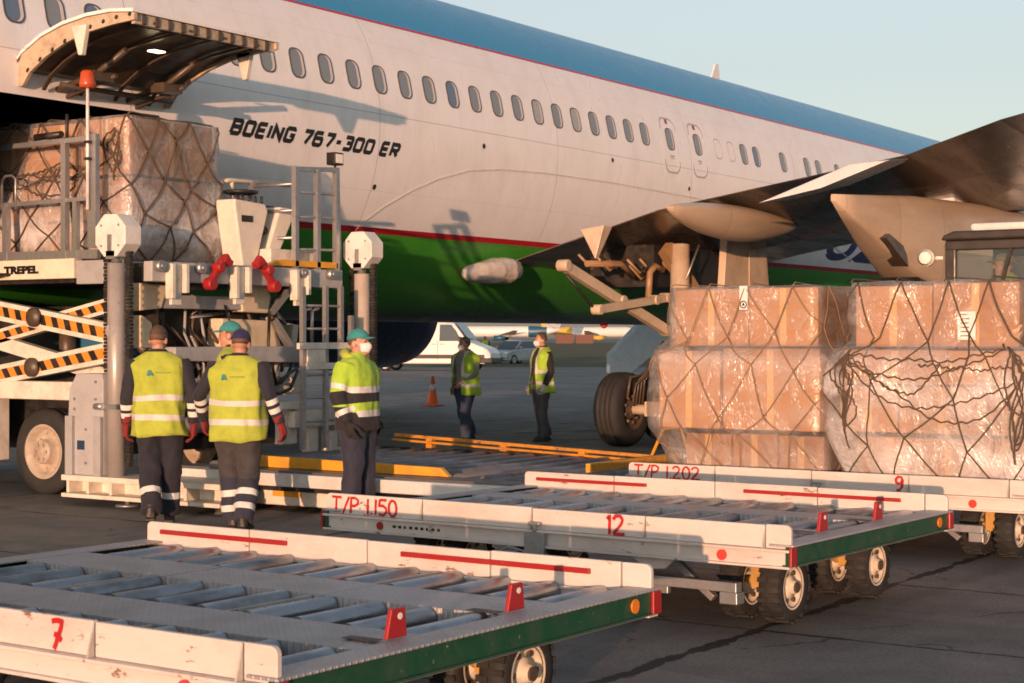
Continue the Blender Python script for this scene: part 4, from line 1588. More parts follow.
g.build('beacon_light', paint('beacon_orange', (0.45, 0.07, 0.018), 0.25, dirt=0.2), pole)

# beams and hinged brackets beneath the bridge
g = MB()
g.box((-12.62, 12.15, 1.95), (-12.46, 13.6, 2.09))
g.build('cross_beam', GREY, loader, bevel=0.01)
g = MB()
g.prism([(13.55, 1.93), (13.95, 1.92), (14.0, 2.1), (13.9, 2.24), (13.5, 2.2)], -12.62, -12.44, 'x')
g.prism([(12.05, 1.92), (12.35, 1.95), (12.45, 2.18), (12.05, 2.2)], -12.62, -12.44, 'x')
g.prism([(13.3, 1.48), (14.3, 1.55), (14.15, 1.84), (13.35, 1.86)], -12.75, -12.55, 'x')
g.prism([(12.05, 1.55), (12.2, 1.55), (12.18, 1.8), (12.05, 1.88)], -12.6, -12.4, 'x')
g.build_each('hinge_plate', paint('hinge_cream', (0.66, 0.56, 0.40), 0.45, dirt=0.35, scale=4), loader, bevel=0.012)
g = MB()
g.bar((-12.48, 14.02, 1.93), (-12.42, 14.33, 2.26), 0.1, 0.09)
g.bar((-12.5, 14.1, 1.85), (-12.45, 14.35, 1.52), 0.1, 0.06)
g.build_each('tilt_arm', STEEL, loader, bevel=0.008)
g = MB()
g.prism([(12.3, 1.42), (14.3, 1.38), (14.45, 1.5), (14.45, 1.56), (12.3, 1.56)], -12.38, -12.2, 'x')
g.build('cross_beam', GREY, loader, bevel=0.012)
g = MB()
g.box((-12.36, 13.05, 0.5), (-12.28, 13.12, 1.42))
g.box((-12.3, 13.9, 0.5), (-12.2, 14.15, 0.9))
g.box((-12.3, 13.78, 0.88), (-12.1, 14.15, 0.96))
g.box((-12.25, 14.28, 0.4), (-12.15, 14.45, 0.85))
g.box((-12.2, 14.0, 0.68), (-12.1, 15.1, 0.86))
g.box((-12.2, 14.55, 0.4), (-12.05, 14.8, 0.62))
g.build_each('frame_post', CREAM, loader, bevel=0.008)
# ladder at the far side
g = MB()
for v, zt in ((13.98, 2.2), (14.36, 2.22), (14.62, 2.22), (14.80, 1.9)):
    g.box((-12.0, v - 0.025, 0.45), (-11.95, v + 0.025, zt))
for z in (0.75, 1.0, 1.25, 1.75, 2.0):
    g.tube([(-11.98, 13.98, z), (-11.98, 14.62, z)], 0.014, 8)
for v in (14.1, 14.22):
    g.tube([(-12.05, v, 1.6), (-12.05, v, 1.95), (-12.05, v + 0.1, 1.97)], 0.02, 8)
g.build('ladder', STEEL, loader)
g = MB()
g.box((-11.95, 13.85, 1.53), (-11.91, 14.82, 1.60))
g.box((-11.95, 14.0, 1.31), (-11.91, 14.82, 1.38))
g.box((-11.94, 14.0, 1.38), (-11.92, 14.3, 1.53))
g.build('ladder_bracket', CREAM, loader, bevel=0.005)

# main platform, lowered, with long rollers
g = MB()
g.box((-12.1, 12.1, 0.255), (-7.78, 12.22, 0.375))
g.build('platform_beam', paint('platform_white', (0.62, 0.62, 0.60), 0.42, dirt=0.3, scale=4), loader, bevel=0.008)
g = MB()
g.box((-12.1, 15.2, 0.255), (-7.78, 15.32, 0.43))
g.box((-12.1, 12.22, 0.2), (-7.78, 15.2, 0.30))
g.build('platform_tray', DARK, loader)
g = MB()
g.box((-12.1, 12.2, 0.376), (-7.78, 12.5, 0.392))
g.box((-9.0, 12.5, 0.37), (-8.4, 13.1, 0.392))
g.build_each('walkway', paint('deck_grey', (0.13, 0.135, 0.14), 0.5, metal=0.3, dirt=0.5, scale=5), loader, bevel=0.003)
g = MB()
g.box((-12.08, 12.5, 0.30), (-7.8, 15.18, 0.325))
g.build('deck_sheet', paint('deck_sheet_grey', (0.17, 0.17, 0.175), 0.5, metal=0.3, dirt=0.5, scale=4), loader)
DRK_ROLL = paint('platform_roller_steel', (0.19, 0.20, 0.225), 0.42, metal=0.5, dirt=0.6, scale=6)
g = MB()
g.cyl((0, -1.32, 0), (0, 1.32, 0), 0.078, 18)
r0 = g.build('roller', DRK_ROLL, loader, world=False)
r0.location = V(-11.9, 13.85, 0.345) - ORG[loader.name]
k = 1
while -11.9 + 0.30 * k < -7.85:
    c = r0.copy()
    COL.objects.link(c)
    c.parent = loader
    c.location = V(-11.9 + 0.30 * k, 13.85, 0.345) - ORG[loader.name]
    k += 1
g = MB()
g.bar((-11.7, 15.25, 0.56), (-8.4, 15.25, 0.44), 0.05, 0.035)
g.bar((-11.7, 15.22, 0.51), (-8.4, 15.22, 0.395), 0.08, 0.025)
for t in (0.15, 0.45, 0.75):
    p = V(-11.7, 15.25, 0.5).lerp(V(-8.4, 15.25, 0.37), t)
    g.box(p - V(.04, .04, .15), p + V(.04, .04, .06))
g.build('yellow_guide', paint('worn_yellow', (0.55, 0.24, 0.02), 0.5, dirt=0.75, scale=4, wear=0.5, wear_col=(0.08, 0.06, 0.05)), loader, bevel=0.006)
g = MB()
g.prism([(-11.6, 0.395), (-8.95, 0.395), (-9.05, 0.475), (-11.6, 0.51)], 12.46, 12.52, 'y')
g.build('yellow_guide', YELLOW, loader, bevel=0.006)
g = MB()
g.bar((-8.02, 13.35, 0.45), (-8.02, 15.1, 0.45), 0.06, 0.10)
g.build('yellow_guide', YELLOW, loader, bevel=0.006)
g = MB()
g.tube([(-8.42, 15.25, 0.42), (-8.3, 15.3, 0.72), (-8.1, 15.3, 0.75), (-8.0, 15.3, 0.45)], 0.018, 8)
g.build('cable_loop', YELLOW, loader)
g = MB()                                          # undercarriage skirts below the platform
g.box((-12.0, 12.3, 0.06), (-7.9, 12.34, 0.25))
g.box((-11.2, 12.26, 0.04), (-11.14, 12.3, 0.25))
g.box((-9.5, 12.26, 0.04), (-9.44, 12.3, 0.25))
g.box((-12.0, 12.34, 0.05), (-7.9, 15.1, 0.12))
g.build('skirt_panel', CREAM, loader, bevel=0.006)
g = MB()
g.box((-10.9, 12.285, 0.14), (-10.55, 12.297, 0.19))
g.build('yellow_plate', YELLOW, loader)
g = MB()
for k in range(3):
    g.tube([(-9.9 + .1 * k, 12.15, 0.24), (-9.7 + .1 * k, 12.05, 0.13), (-9.4, 12.05, 0.11), (-9.1 + .1 * k, 12.15, 0.24)], 0.014, 6)
g.build_each('hose', DARK, loader)
g = MB()
g.box((-7.78, 12.12, 0.25), (-7.70, 12.22, 0.38))
g.cyl((-7.72, 12.1, 0.30), (-7.66, 12.1, 0.30), 0.04, 12)
g.build('end_coupling', STEEL, loader, bevel=0.006)
for x in (-11.0, -8.6):
    for y in (12.75, 14.7):
        g = MB()
        g.cyl((x, y - 0.08, 0.1), (x, y + 0.08, 0.1), 0.1, 18)
        g.build('castor_wheel', BLACK, loader)
# ---------------------------------------------------------------- pallet dollies
GLY = {
    'T': [[(0.0, 1.0), (0.3, 0.98), (0.62, 1.0)], [(0.3, 1.0), (0.28, 0.5), (0.26, 0.0)]],
    '/': [[(0.0, -0.05), (0.2, 0.5), (0.42, 1.05)]],
    'P': [[(0.05, 1.0), (0.03, 0.5), (0.0, 0.0)], [(0.02, 0.98), (0.3, 1.0), (0.5, 0.85), (0.45, 0.6), (0.25, 0.47), (0.03, 0.48)]],
    '1': [[(0.12, 1.0), (0.10, 0.5), (0.10, 0.0)]],
    'i': [[(0.0, 0.78), (0.14, 1.0), (0.12, 0.5), (0.12, 0.0)]],
    '.': [[(0.05, 0.0), (0.08, 0.12)]],
    ',': [[(0.08, 0.12), (0.0, -0.12)]],
    '5': [[(0.5, 1.0), (0.28, 0.99), (0.08, 0.98)], [(0.08, 1.0), (0.05, 0.58), (0.25, 0.64), (0.46, 0.5), (0.5, 0.25), (0.32, 0.03), (0.02, 0.08)]],
    '0': [[(0.26 + 0.24 * math.cos(R(90 - t)), 0.5 + 0.5 * math.sin(R(90 - t))) for t in range(0, 375, 30)]],
    '2': [[(0.0, 0.78), (0.12, 0.97), (0.34, 0.98), (0.46, 0.8), (0.38, 0.55), (0.18, 0.28), (0.0, 0.04)], [(0.0, 0.05), (0.25, 0.02), (0.55, 0.06)]],
    '7': [[(0.0, 0.93), (0.22, 0.98), (0.52, 0.98), (0.45, 0.72), (0.3, 0.4), (0.12, 0.0)], [(0.12, 0.52), (0.3, 0.46), (0.5, 0.32)]],
    '9': [[(0.48, 0.72), (0.32, 0.5), (0.1, 0.55), (0.04, 0.78), (0.2, 0.98), (0.42, 0.95), (0.49, 0.72), (0.46, 0.35), (0.3, 0.06), (0.08, 0.04)]],
}
ADV = {'T': 0.7, '/': 0.5, 'P': 0.6, '1': 0.28, 'i': 0.3, '.': 0.22, ',': 0.2, '5': 0.62, '0': 0.64, '2': 0.66, '7': 0.65, '9': 0.62, ' ': 0.4}


def hand_paint(g, txt, x0, z0, h, y, w, sx=1.0):
    """brush strokes on a face that looks towards -y (local x runs to the reader's right)"""
    x = x0
    k = 0
    for ch in txt:
        for st in GLY.get(ch, []):
            pts = []
            for i in range(len(st) - 1):
                for t in (0, 0.34, 0.67):
                    pts.append((st[i][0] + (st[i + 1][0] - st[i][0]) * t, st[i][1] + (st[i + 1][1] - st[i][1]) * t))
            pts.append(st[-1])
            k += 1
            g.ribbon([(x + px * h * sx, y, z0 + pz * h) for px, pz in pts], (0, -1, 0), w, 0.0025 + 0.0004 * k)
        x += ADV[ch] * h * sx


PAINTRED = paint('brush_red', (0.42, 0.012, 0.016), 0.5, dirt=0.1, bump=0)
CARTW = paint('dolly_white', (0.61, 0.565, 0.53), 0.45, dirt=0.42, dirt_col=(0.28, 0.2, 0.14), scale=3.5, wear=0.45, wear_col=(0.22, 0.13, 0.085), stretch=(0.5, 1, 1.2))
BEDDARK = paint('bed_shade_grey', (0.20, 0.185, 0.17), 0.6, dirt=0.6, scale=5)  # dirty bed, darkened further for the shade between the rollers
RAILLIP = paint('dolly_lip', (0.50, 0.47, 0.43), 0.5, dirt=0.5, scale=5, wear=0.5)


def tread_material():
    m, nt, b = new_mat('tread_plate')
    c = coord(nt)
    n1 = noise_n(nt, c, 3.0, 6, 0.65)
    col = mix_n(nt, math_n(nt, 'MULTIPLY', ramp_n(nt, n1, 0.42, 0.7), 0.7), (0.42, 0.42, 0.44), (0.27, 0.255, 0.25))
    sp = N(nt, 'ShaderNodeSeparateXYZ')
    nt.links.new(c, sp.inputs[0])

    def tears(ax, ay, off):
        u = math_n(nt, 'ADD', math_n(nt, 'MULTIPLY', ax, 1 / 0.034), off)
        v = math_n(nt, 'ADD', math_n(nt, 'MULTIPLY', ay, 1 / 0.034), off)
        fu = math_n(nt, 'SUBTRACT', math_n(nt, 'FRACT', u), 0.5)
        fv = math_n(nt, 'SUBTRACT', math_n(nt, 'FRACT', v), 0.5)
        d = math_n(nt, 'ADD', math_n(nt, 'MULTIPLY', math_n(nt, 'ABSOLUTE', fu), 4.0), math_n(nt, 'MULTIPLY', math_n(nt, 'ABSOLUTE', fv), 1.6))
        return math_n(nt, 'SUBTRACT', 1.0, d, True)
    h = math_n(nt, 'MAXIMUM', tears(sp.outputs[0], sp.outputs[1], 0.0), tears(sp.outputs[1], sp.outputs[0], 0.5))
    col = mix_n(nt, math_n(nt, 'MULTIPLY', ramp_n(nt, h, 0.0, 0.6), 0.35), col, (0.46, 0.455, 0.45))
    nt.links.new(col, b.inputs['Base Color'])
    b.inputs['Metallic'].default_value = 0.35
    b.inputs['Roughness'].default_value = 0.48
    bp = N(nt, 'ShaderNodeBump', i_Strength=0.9, i_Distance=0.006)
    nt.links.new(h, bp.inputs['Height'])
    nt.links.new(bp.outputs[0], b.inputs['Normal'])
    return m


TREAD = tread_material()
# one roller and one wheel, shared by all dollies
g = MB()
g.cyl((0, -0.255, 0), (0, 0.255, 0), 0.047, 18)
g.tube([(0, -0.275, 0), (0, -0.255, 0)], [0.03, 0.03], 10)
g.tube([(0, 0.255, 0), (0, 0.275, 0)], [0.03, 0.03], 10)
ROLL_ME = g.mesh('roller')
ROLL_ME.materials.append(ROLLER)
g = MB()
g.lathe([(-0.07, 0.125), (-0.082, 0.16), (-0.078, 0.205), (-0.055, 0.222), (0.055, 0.222), (0.078, 0.205), (0.082, 0.16), (0.07, 0.125)], (0, 0, 0), 'x', 36, caps=False)
for k in range(22):                               # tread lugs
    a = 2 * math.pi * k / 22
    for s_ in (-1, 1):
        aa = a + (0.14 if s_ > 0 else 0)
        c = V(s_ * 0.045, 0.222 * math.cos(aa), 0.222 * math.sin(aa))
        g.bar(c - V(0.036, 0, 0), c + V(0.036, 0, 0), 0.03, 0.014, 0, up=V(0, math.cos(aa), math.sin(aa)))
for p in g.v:
    p *= 0.91
    p.x *= 0.92
TYRE_ME = g.mesh('wheel')
TYRE_ME.materials.append(BLACK)
g = MB()
g.lathe([(0.068, 0.148), (0.074, 0.135), (0.045, 0.12), (0.022, 0.075), (0.055, 0.07), (0.06, 0.045), (0.085, 0.04), (0.09, 0.001)], (0, 0, 0), 'x', 28, caps=False)
g.lathe([(-0.068, 0.148), (-0.074, 0.135), (-0.05, 0.12), (-0.03, 0.075), (-0.055, 0.07), (-0.06, 0.001)], (0, 0, 0), 'x', 28, caps=False)
n0_ = len(g.f)
for k in range(6):
    a = 2 * math.pi * k / 6
    g.cyl((0.03, 0.098 * math.cos(a), 0.098 * math.sin(a)), (0.052, 0.098 * math.cos(a), 0.098 * math.sin(a)), 0.016, 8)
g.cyl((0.06, 0, 0), (0.10, 0, 0), 0.034, 12)
for i in range(n0_, len(g.f)):
    g.m[i] = 1
for p in g.v:
    p *= 0.91
RIM_ME = g.mesh('rim')
RIM_ME.materials.append(RIM)
RIM_ME.materials.append(BROWN)


def inst(name, me, parent, loc, rz=0.0):
    o = bpy.data.objects.new(name, me)
    COL.objects.link(o)
    o.parent = parent
    o.location = loc
    o.rotation_euler = (0, 0, rz)
    return o


def dolly(label, cu, cv, yaw, L, W, marks, seed, taper_back=False):
    rnd = random.Random(seed)
    t = thing('pallet_dolly', label, 'dolly', (cu, cv, 0), R(yaw), 'roller deck pallet dollies')
    ORG[t.name] = V(0, 0, 0)
    hx, hy = L / 2, W / 2
    ZD = 0.522
    # bed frame below the rollers
    g = MB()
    g.box((-hx + 0.02, -hy + 0.03, 0.405), (hx - 0.02, hy - 0.03, 0.42))
    for y in (-hy + 0.42, -0.12, hy - 0.42 - 0.1):
        g.box((-hx + 0.2, y, 0.36), (hx - 0.2, y + 0.09, 0.415))
    g.build('bed_frame', BEDDARK, t)
    # long side rails: lower channel, lip and a row of upright plates
    for sd in (-1, 1):
        y = sd * hy
        g = MB()
        yo, yi = y, y - sd * 0.05
        g.box((-hx, y - sd * 0.045, 0.415), (hx, y - sd * 0.015, 0.50))
        g.box((-hx, y + sd * 0.012, 0.405), (hx, y - sd * 0.07, 0.419))
        g.box((-hx, y + sd * 0.018, 0.495), (hx, y - sd * 0.06, 0.51))
        r = g.build('side_rail', CARTW, t, bevel=0.004)
        cuts = [-hx, -hx * 0.52, -hx * 0.02, hx * 0.45, hx - 0.16, hx]
        g = MB()
        for k in range(5):
            x0, x1 = cuts[k] + 0.005, cuts[k + 1] - 0.005
            lean = sd * 0.0
            ya, yb = y - sd * 0.02, y - sd * 0.045
            rr = 0.03
            top = 0.638 + rnd.uniform(-.003, .003)
            poly = [(x0, 0.511), (x1, 0.511)]
            if k == 4:
                poly += [(x1, top - rr)] + [(x1 - rr + rr * math.cos(R(a)), top - rr + rr * math.sin(R(a))) for a in (30, 60, 90)]
            else:
                poly += [(x1, top)]
            if k == 0:
                poly += [(x0 + rr + rr * math.cos(R(a)), top - rr + rr * math.sin(R(a))) for a in (90, 120, 150, 180)]
            else:
                poly += [(x0, top)]
            g.prism(poly, ya, yb, 'y')
        pl = g.build('rail_plate', CARTW, r, bevel=0.004)
        g = MB()
        for k in range(1, 5):                     # gussets between plates
            x = cuts[k]
            g.add([(x - 0.004, y - sd * 0.018, 0.63), (x - 0.004, y - sd * 0.018, 0.511), (x - 0.004, y + sd * 0.015, 0.511),
                   (x + 0.004, y - sd * 0.018, 0.63), (x + 0.004, y - sd * 0.018, 0.511), (x + 0.004, y + sd * 0.015, 0.511)],
                  [(0, 1, 2), (5, 4, 3), (0, 2, 5, 3), (1, 4, 5, 2), (0, 3, 4, 1)])
        for k in range(0):
            x = 0
            g.cyl((x, y - sd * 0.015, 0.482), (x, y - sd * 0.005, 0.482), 0.008, 8)
        g.build_each('rail_gusset', RAILLIP, r)
        # red rubbing strips on the inner faces
        for x0, x1 in ((-hx + 0.12, -hx * 0.35), (hx * 0.12, hx - 0.32)):
            g = MB()
            g.box((x0, y - sd * 0.045, 0.575), (x1, y - sd * 0.062, 0.60))
            g.build('red_strip', RED, r, bevel=0.003)
        if sd < 0:
            for txt, x0, z0, h, w, sx in marks:
                g = MB()
                hand_paint(g, txt, x0, z0, h, y + 0.02, w, sx)
                g.build('painted_number', PAINTRED, pl, recalc=False)
            for x in ((-hx * 0.72,) if marks[0][0] != '7' else ()):
                g = MB()
                g.cyl((x, y + 0.012, 0.455), (x, y + 0.004, 0.455), 0.026, 18)
                g.build('reflector', RED, r)
            g = MB()
            g.cyl((hx - 0.42, y + 0.012, 0.455), (hx - 0.42, y + 0.003, 0.455), 0.030, 20)
            g.build('reflector', REDREF, r)
            g = MB()                              # small stencil line, too worn to read
            for k in range(9):
                g.box((-hx * 0.66 + 0.045 * k, y + 0.0145, 0.448), (-hx * 0.66 + 0.045 * k + rnd.uniform(.012, .034), y + 0.0135, 0.466))
            g.build('stencil', DARK if seed != 1 else GREY, r)
    # end channels: green outside, steel lip on top
    for sx in (-1, 1):
        g = MB()
        x = sx * hx
        g.box((x, -hy, 0.425), (x - sx * 0.03, hy, 0.525))
        g.box((x + sx * 0.012, -hy, 0.417), (x - sx * 0.05, hy, 0.427))
        e = g.build('end_beam', GREEN, t, bevel=0.005)
        g = MB()
        g.box((x + sx * 0.018, -hy, 0.525), (x - sx * 0.13, hy, 0.536))
        g.build('end_lip', TREAD, e, bevel=0.003)
        for y in (-hy + 0.02, hy - 0.02):
            g = MB()
            g.box((x + sx * 0.016, y - 0.035, 0.42), (x + sx * 0.0, y + 0.035, 0.524))
            g.build('corner_cap', RED, e, bevel=0.004)
        g = MB()
        for y in (hy - 0.2,):
            g.cyl((x + sx * 0.001, y, 0.476), (x + sx * 0.009, y, 0.476), 0.032, 20)
        g.build('reflector', AMBER, e)
        for y in ((-0.42, 0.36) if sx > 0 else ()):
            g = MB()
            g.prism([(y - 0.06, 0.535), (y + 0.06, 0.535), (y + 0.05, 0.645), (y - 0.03, 0.645)], x - sx * 0.17, x - sx * 0.15, 'x')
            st = g.build('pallet_stop', RED, t, bevel=0.004)
            g = MB()
            g.cyl((x - sx * 0.149, y + 0.015, 0.615), (x - sx * 0.1465, y + 0.015, 0.615), 0.013, 12)
            g.build('stop_hole', PAPER, st)
            g = MB()
            g.box((x - sx * 0.32, y - 0.12, 0.5355), (x - sx * 0.17, y - 0.06, 0.5375))
            g.build('stop_slot', DARK, st)
    # walkways of tread plate between the rows of rollers
    rows = (-hy + 0.31, 0.0, hy - 0.31)
    half = 0.275
    for y0, y1 in ((rows[0] + half, rows[1] - half), (rows[1] + half, rows[2] - half)):
        nseg = 3
        for k in range(nseg):
            xa = -hx + 0.13 + (L - 0.26) * k / nseg
            xb = -hx + 0.13 + (L - 0.26) * (k + 1) / nseg - 0.006
            g = MB()
            z = ZD + rnd.uniform(-.003, .003)
            g.box((xa, y0, z - 0.02), (xb, y1, z + 0.006))
            g.box((xa, y0, 0.45), (xb, y0 + 0.008, z - 0.02))
            g.box((xa, y1 - 0.008, 0.45), (xb, y1, z - 0.02))
            g.build('tread_plate', TREAD, t, bevel=0.003)
    # rollers
    n = 11
    for y in rows:
        for k in range(n):
            x = -hx + 0.26 + (L - 0.52) * k / (n - 1)
            if k % 4 == 3:
                g = MB()
                g.box((x - 0.12, y - half + 0.01, 0.50), (x - 0.105, y + half - 0.01, 0.521))
                g.build('cross_strip', RAILLIP, t)
            o = inst('roller', ROLL_ME, t, (x + rnd.uniform(-.006, .006), y, 0.484 + rnd.uniform(-.003, .003)))
            o.rotation_euler = (0, rnd.uniform(0, 6), rnd.uniform(-.01, .01))
    # running gear
    for x0, sx in ((hx - 0.60, 1), (-hx + 0.46, -1)):
        for y in (-0.53, 0.65):
            g = MB()
            g.cyl((x0 - 0.02, y, 0.235), (x0 + 0.22, y, 0.235), 0.028, 10)
            g.box((x0 + 0.07, y - 0.06, 0.20), (x0 + 0.14, y + 0.06, 0.41))
            g.build('axle', paint('axle_ochre', (0.5, 0.3, 0.08), 0.5, dirt=0.6) if 'axle_ochre' not in MATS else MATS['axle_ochre'], t)
            for dx in (-0.03, 0.25):
                wq = inst('wheel', TYRE_ME, t, (x0 + dx, y + (0.04 if dx < 0 else 0), 0.214), 0 if sx > 0 or True else math.pi)
                rq = inst('rim', RIM_ME, wq, (0, 0, 0))
    # stowed drawbar
    g = MB()
    g.box((hx - 1.7, -hy + 0.10, 0.235), (hx - 0.38, -hy + 0.17, 0.29))
    g.box((hx - 0.48, -hy + 0.09, 0.17), (hx - 0.37, -hy + 0.18, 0.235))
    g.box((hx - 0.98, -hy + 0.12, 0.19), (hx - 0.83, -hy + 0.16, 0.235))
    g.bar((hx - 0.9, -hy + 0.25, 0.40), (hx - 0.6, -hy + 0.25, 0.17), 0.05, 0.04)
    g.build('drawbar', STEEL, t, bevel=0.004)
    g = MB()
    g.prism([(hx - 1.05, 0.405), (hx - 0.75, 0.405), (hx - 0.82, 0.34), (hx - 0.95, 0.33)], -hy + 0.07, -hy + 0.085, 'y')
    g.build('bracket', CARTW, t)
    # side latch
    g = MB()
    xl = -hx + 1.62
    g.box((xl, -hy - 0.03, 0.37), (xl + 0.14, -hy + 0.0, 0.50))
    g.cyl((xl + 0.07, -hy - 0.02, 0.50), (xl + 0.07, -hy - 0.02, 0.56), 0.014, 10)
    g.box((xl + 0.03, -hy - 0.035, 0.54), (xl + 0.11, -hy - 0.012, 0.56))
    g.tube([(xl - 0.2, -hy - 0.012, 0.36), (xl - 0.12, -hy - 0.02, 0.40), (xl, -hy - 0.02, 0.38)], 0.008, 8)
    g.build('latch', STEEL, t, bevel=0.004)
    return t


dolly('empty roller dolly nearest the camera, marked 7 in red', -5.30, 5.48, -1.2, 3.22, 2.50,
      [('7', 0.50, 0.517, 0.108, 0.022, 1.0)], 1)
dolly('empty roller dolly marked T/P 1.150 and 12 in red', -5.43, 9.64, -2.2, 3.35, 2.30,
      [('T/P 1.150', -1.62, 0.52, 0.10, 0.017, 1.33), ('i2', 0.50, 0.516, 0.112, 0.020, 1.25)], 2)
dolly('loaded roller dolly marked T/P 1.202 and 9 in red', -5.22, 13.25, -0.8, 3.3, 2.40,
      [('T/P 1,202', -1.59, 0.52, 0.10, 0.016, 1.33), ('9', 0.64, 0.518, 0.108, 0.020, 1.1)], 3)
# ---------------------------------------------------------------- netted, plastic wrapped cargo stacks
def cardboard():
    m, nt, b = new_mat('cardboard')
    c = coord(nt)
    oi = N(nt, 'ShaderNodeObjectInfo')
    n1 = noise_n(nt, coord(nt, 'Object', (1, 1, 5)), 3.0, 4, 0.6)
    col = mix_n(nt, ramp_n(nt, n1, 0.35, 0.7), (0.33, 0.155, 0.06), (0.23, 0.105, 0.041))
    col = mix_n(nt, math_n(nt, 'MULTIPLY', oi.outputs['Random'], 0.8), col, (0.43, 0.235, 0.105))
    nt.links.new(col, b.inputs['Base Color'])
    b.inputs['Roughness'].default_value = 0.7
    bp = N(nt, 'ShaderNodeBump', i_Strength=0.2, i_Distance=0.01)
    nt.links.new(n1, bp.inputs['Height'])
    nt.links.new(bp.outputs[0], b.inputs['Normal'])
    return m


def wrap_material():
    m, nt, b = new_mat('stretch_wrap')
    c = coord(nt)
    dist = N(nt, 'ShaderNodeTexNoise', i_Scale=3.0, i_Detail=3.0)
    nt.links.new(c, dist.inputs['Vector'])
    sc = N(nt, 'ShaderNodeVectorMath', operation='SCALE')
    sc.inputs['Scale'].default_value = 0.5
    nt.links.new(dist.outputs['Color'], sc.inputs[0])
    ad = N(nt, 'ShaderNodeVectorMath', operation='ADD')
    nt.links.new(c, ad.inputs[0])
    nt.links.new(sc.outputs[0], ad.inputs[1])
    def ridge(scale, stretch, pw):
        mp = N(nt, 'ShaderNodeMapping')
        mp.inputs['Scale'].default_value = stretch
        mp.inputs['Rotation'].default_value = (0.2, 0.5, 0.3)
        nt.links.new(ad.outputs[0], mp.inputs[0])
        x = noise_n(nt, mp.outputs[0], scale, 5, 0.62)
        x = math_n(nt, 'ABSOLUTE', math_n(nt, 'SUBTRACT', math_n(nt, 'MULTIPLY', x, 2.0), 1.0))
        return math_n(nt, 'POWER', math_n(nt, 'SUBTRACT', 1.0, x, True), pw)
    crease = math_n(nt, 'MAXIMUM', ridge(2.6, (1.0, 1.0, 0.35), 14.0), math_n(nt, 'MULTIPLY', ridge(5.0, (0.5, 0.5, 1.3), 12.0), 0.7))
    fine = noise_n(nt, ad.outputs[0], 7, 5, 0.6)
    bandn = noise_n(nt, coord(nt, 'Object', (0.8, 0.8, 4.0)), 1.3, 4, 0.65)
    a = N(nt, 'ShaderNodeAttribute', attribute_name='milky')
    fac = math_n(nt, 'ADD', math_n(nt, 'MULTIPLY', ramp_n(nt, bandn, 0.40, 0.72), 0.20), math_n(nt, 'MULTIPLY', crease, 0.20))  # creases also whiten the film, painting its streaky highlights
    fac = math_n(nt, 'ADD', fac, math_n(nt, 'MULTIPLY', ramp_n(nt, fine, 0.5, 0.8), 0.05))
    fac = math_n(nt, 'ADD', fac, math_n(nt, 'MULTIPLY', a.outputs['Fac'], ramp_n(nt, noise_n(nt, ad.outputs[0], 2.2, 4, 0.6), 0.3, 0.65)), True)
    fac = math_n(nt, 'ADD', math_n(nt, 'MULTIPLY', fac, 0.85), 0.03)
    b.inputs['Base Color'].default_value = (0.70, 0.69, 0.69, 1)
    b.inputs['Roughness'].default_value = 0.25
    b.inputs['Specular IOR Level'].default_value = 0.7
    nt.links.new(fac, b.inputs['Alpha'])
    gl = N(nt, 'ShaderNodeBsdfGlossy', i_Roughness=0.27)
    gl.inputs[0].default_value = (1, 0.98, 0.95, 1)
    mx = N(nt, 'ShaderNodeMixShader')
    fr = N(nt, 'ShaderNodeFresnel', i_IOR=1.35)
    nt.links.new(math_n(nt, 'ADD', math_n(nt, 'MULTIPLY', fr.outputs[0], 0.6), 0.03, True), mx.inputs[0])
    out = nt.nodes['Material Output']
    nt.links.new(b.outputs[0], mx.inputs[1])
    nt.links.new(gl.outputs[0], mx.inputs[2])
    nt.links.new(mx.outputs[0], out.inputs[0])
    bp = N(nt, 'ShaderNodeBump', i_Strength=0.5, i_Distance=0.016)
    h = math_n(nt, 'ADD', math_n(nt, 'MULTIPLY', crease, 1.0), math_n(nt, 'MULTIPLY', fine, 1.1))
    nt.links.new(h, bp.inputs['Height'])
    for s_ in (b.inputs['Normal'], gl.inputs['Normal'], fr.inputs['Normal']):
        nt.links.new(bp.outputs[0], s_)
    return m


CARD = cardboard()
WRAP = wrap_material()
TAPE = paint('packing_tape', (0.60, 0.38, 0.16), 0.25, dirt=0.1, bump=0)
ROPE_T = paint('tan_rope', (0.26, 0.16, 0.085), 0.85, dirt=0.3, scale=20)
ROPE_D = paint('dark_rope', (0.085, 0.06, 0.04), 0.85, dirt=0.4, scale=20)
PALLETAL = paint('pallet_sheet', (0.45, 0.45, 0.46), 0.4, metal=0.7, dirt=0.4)


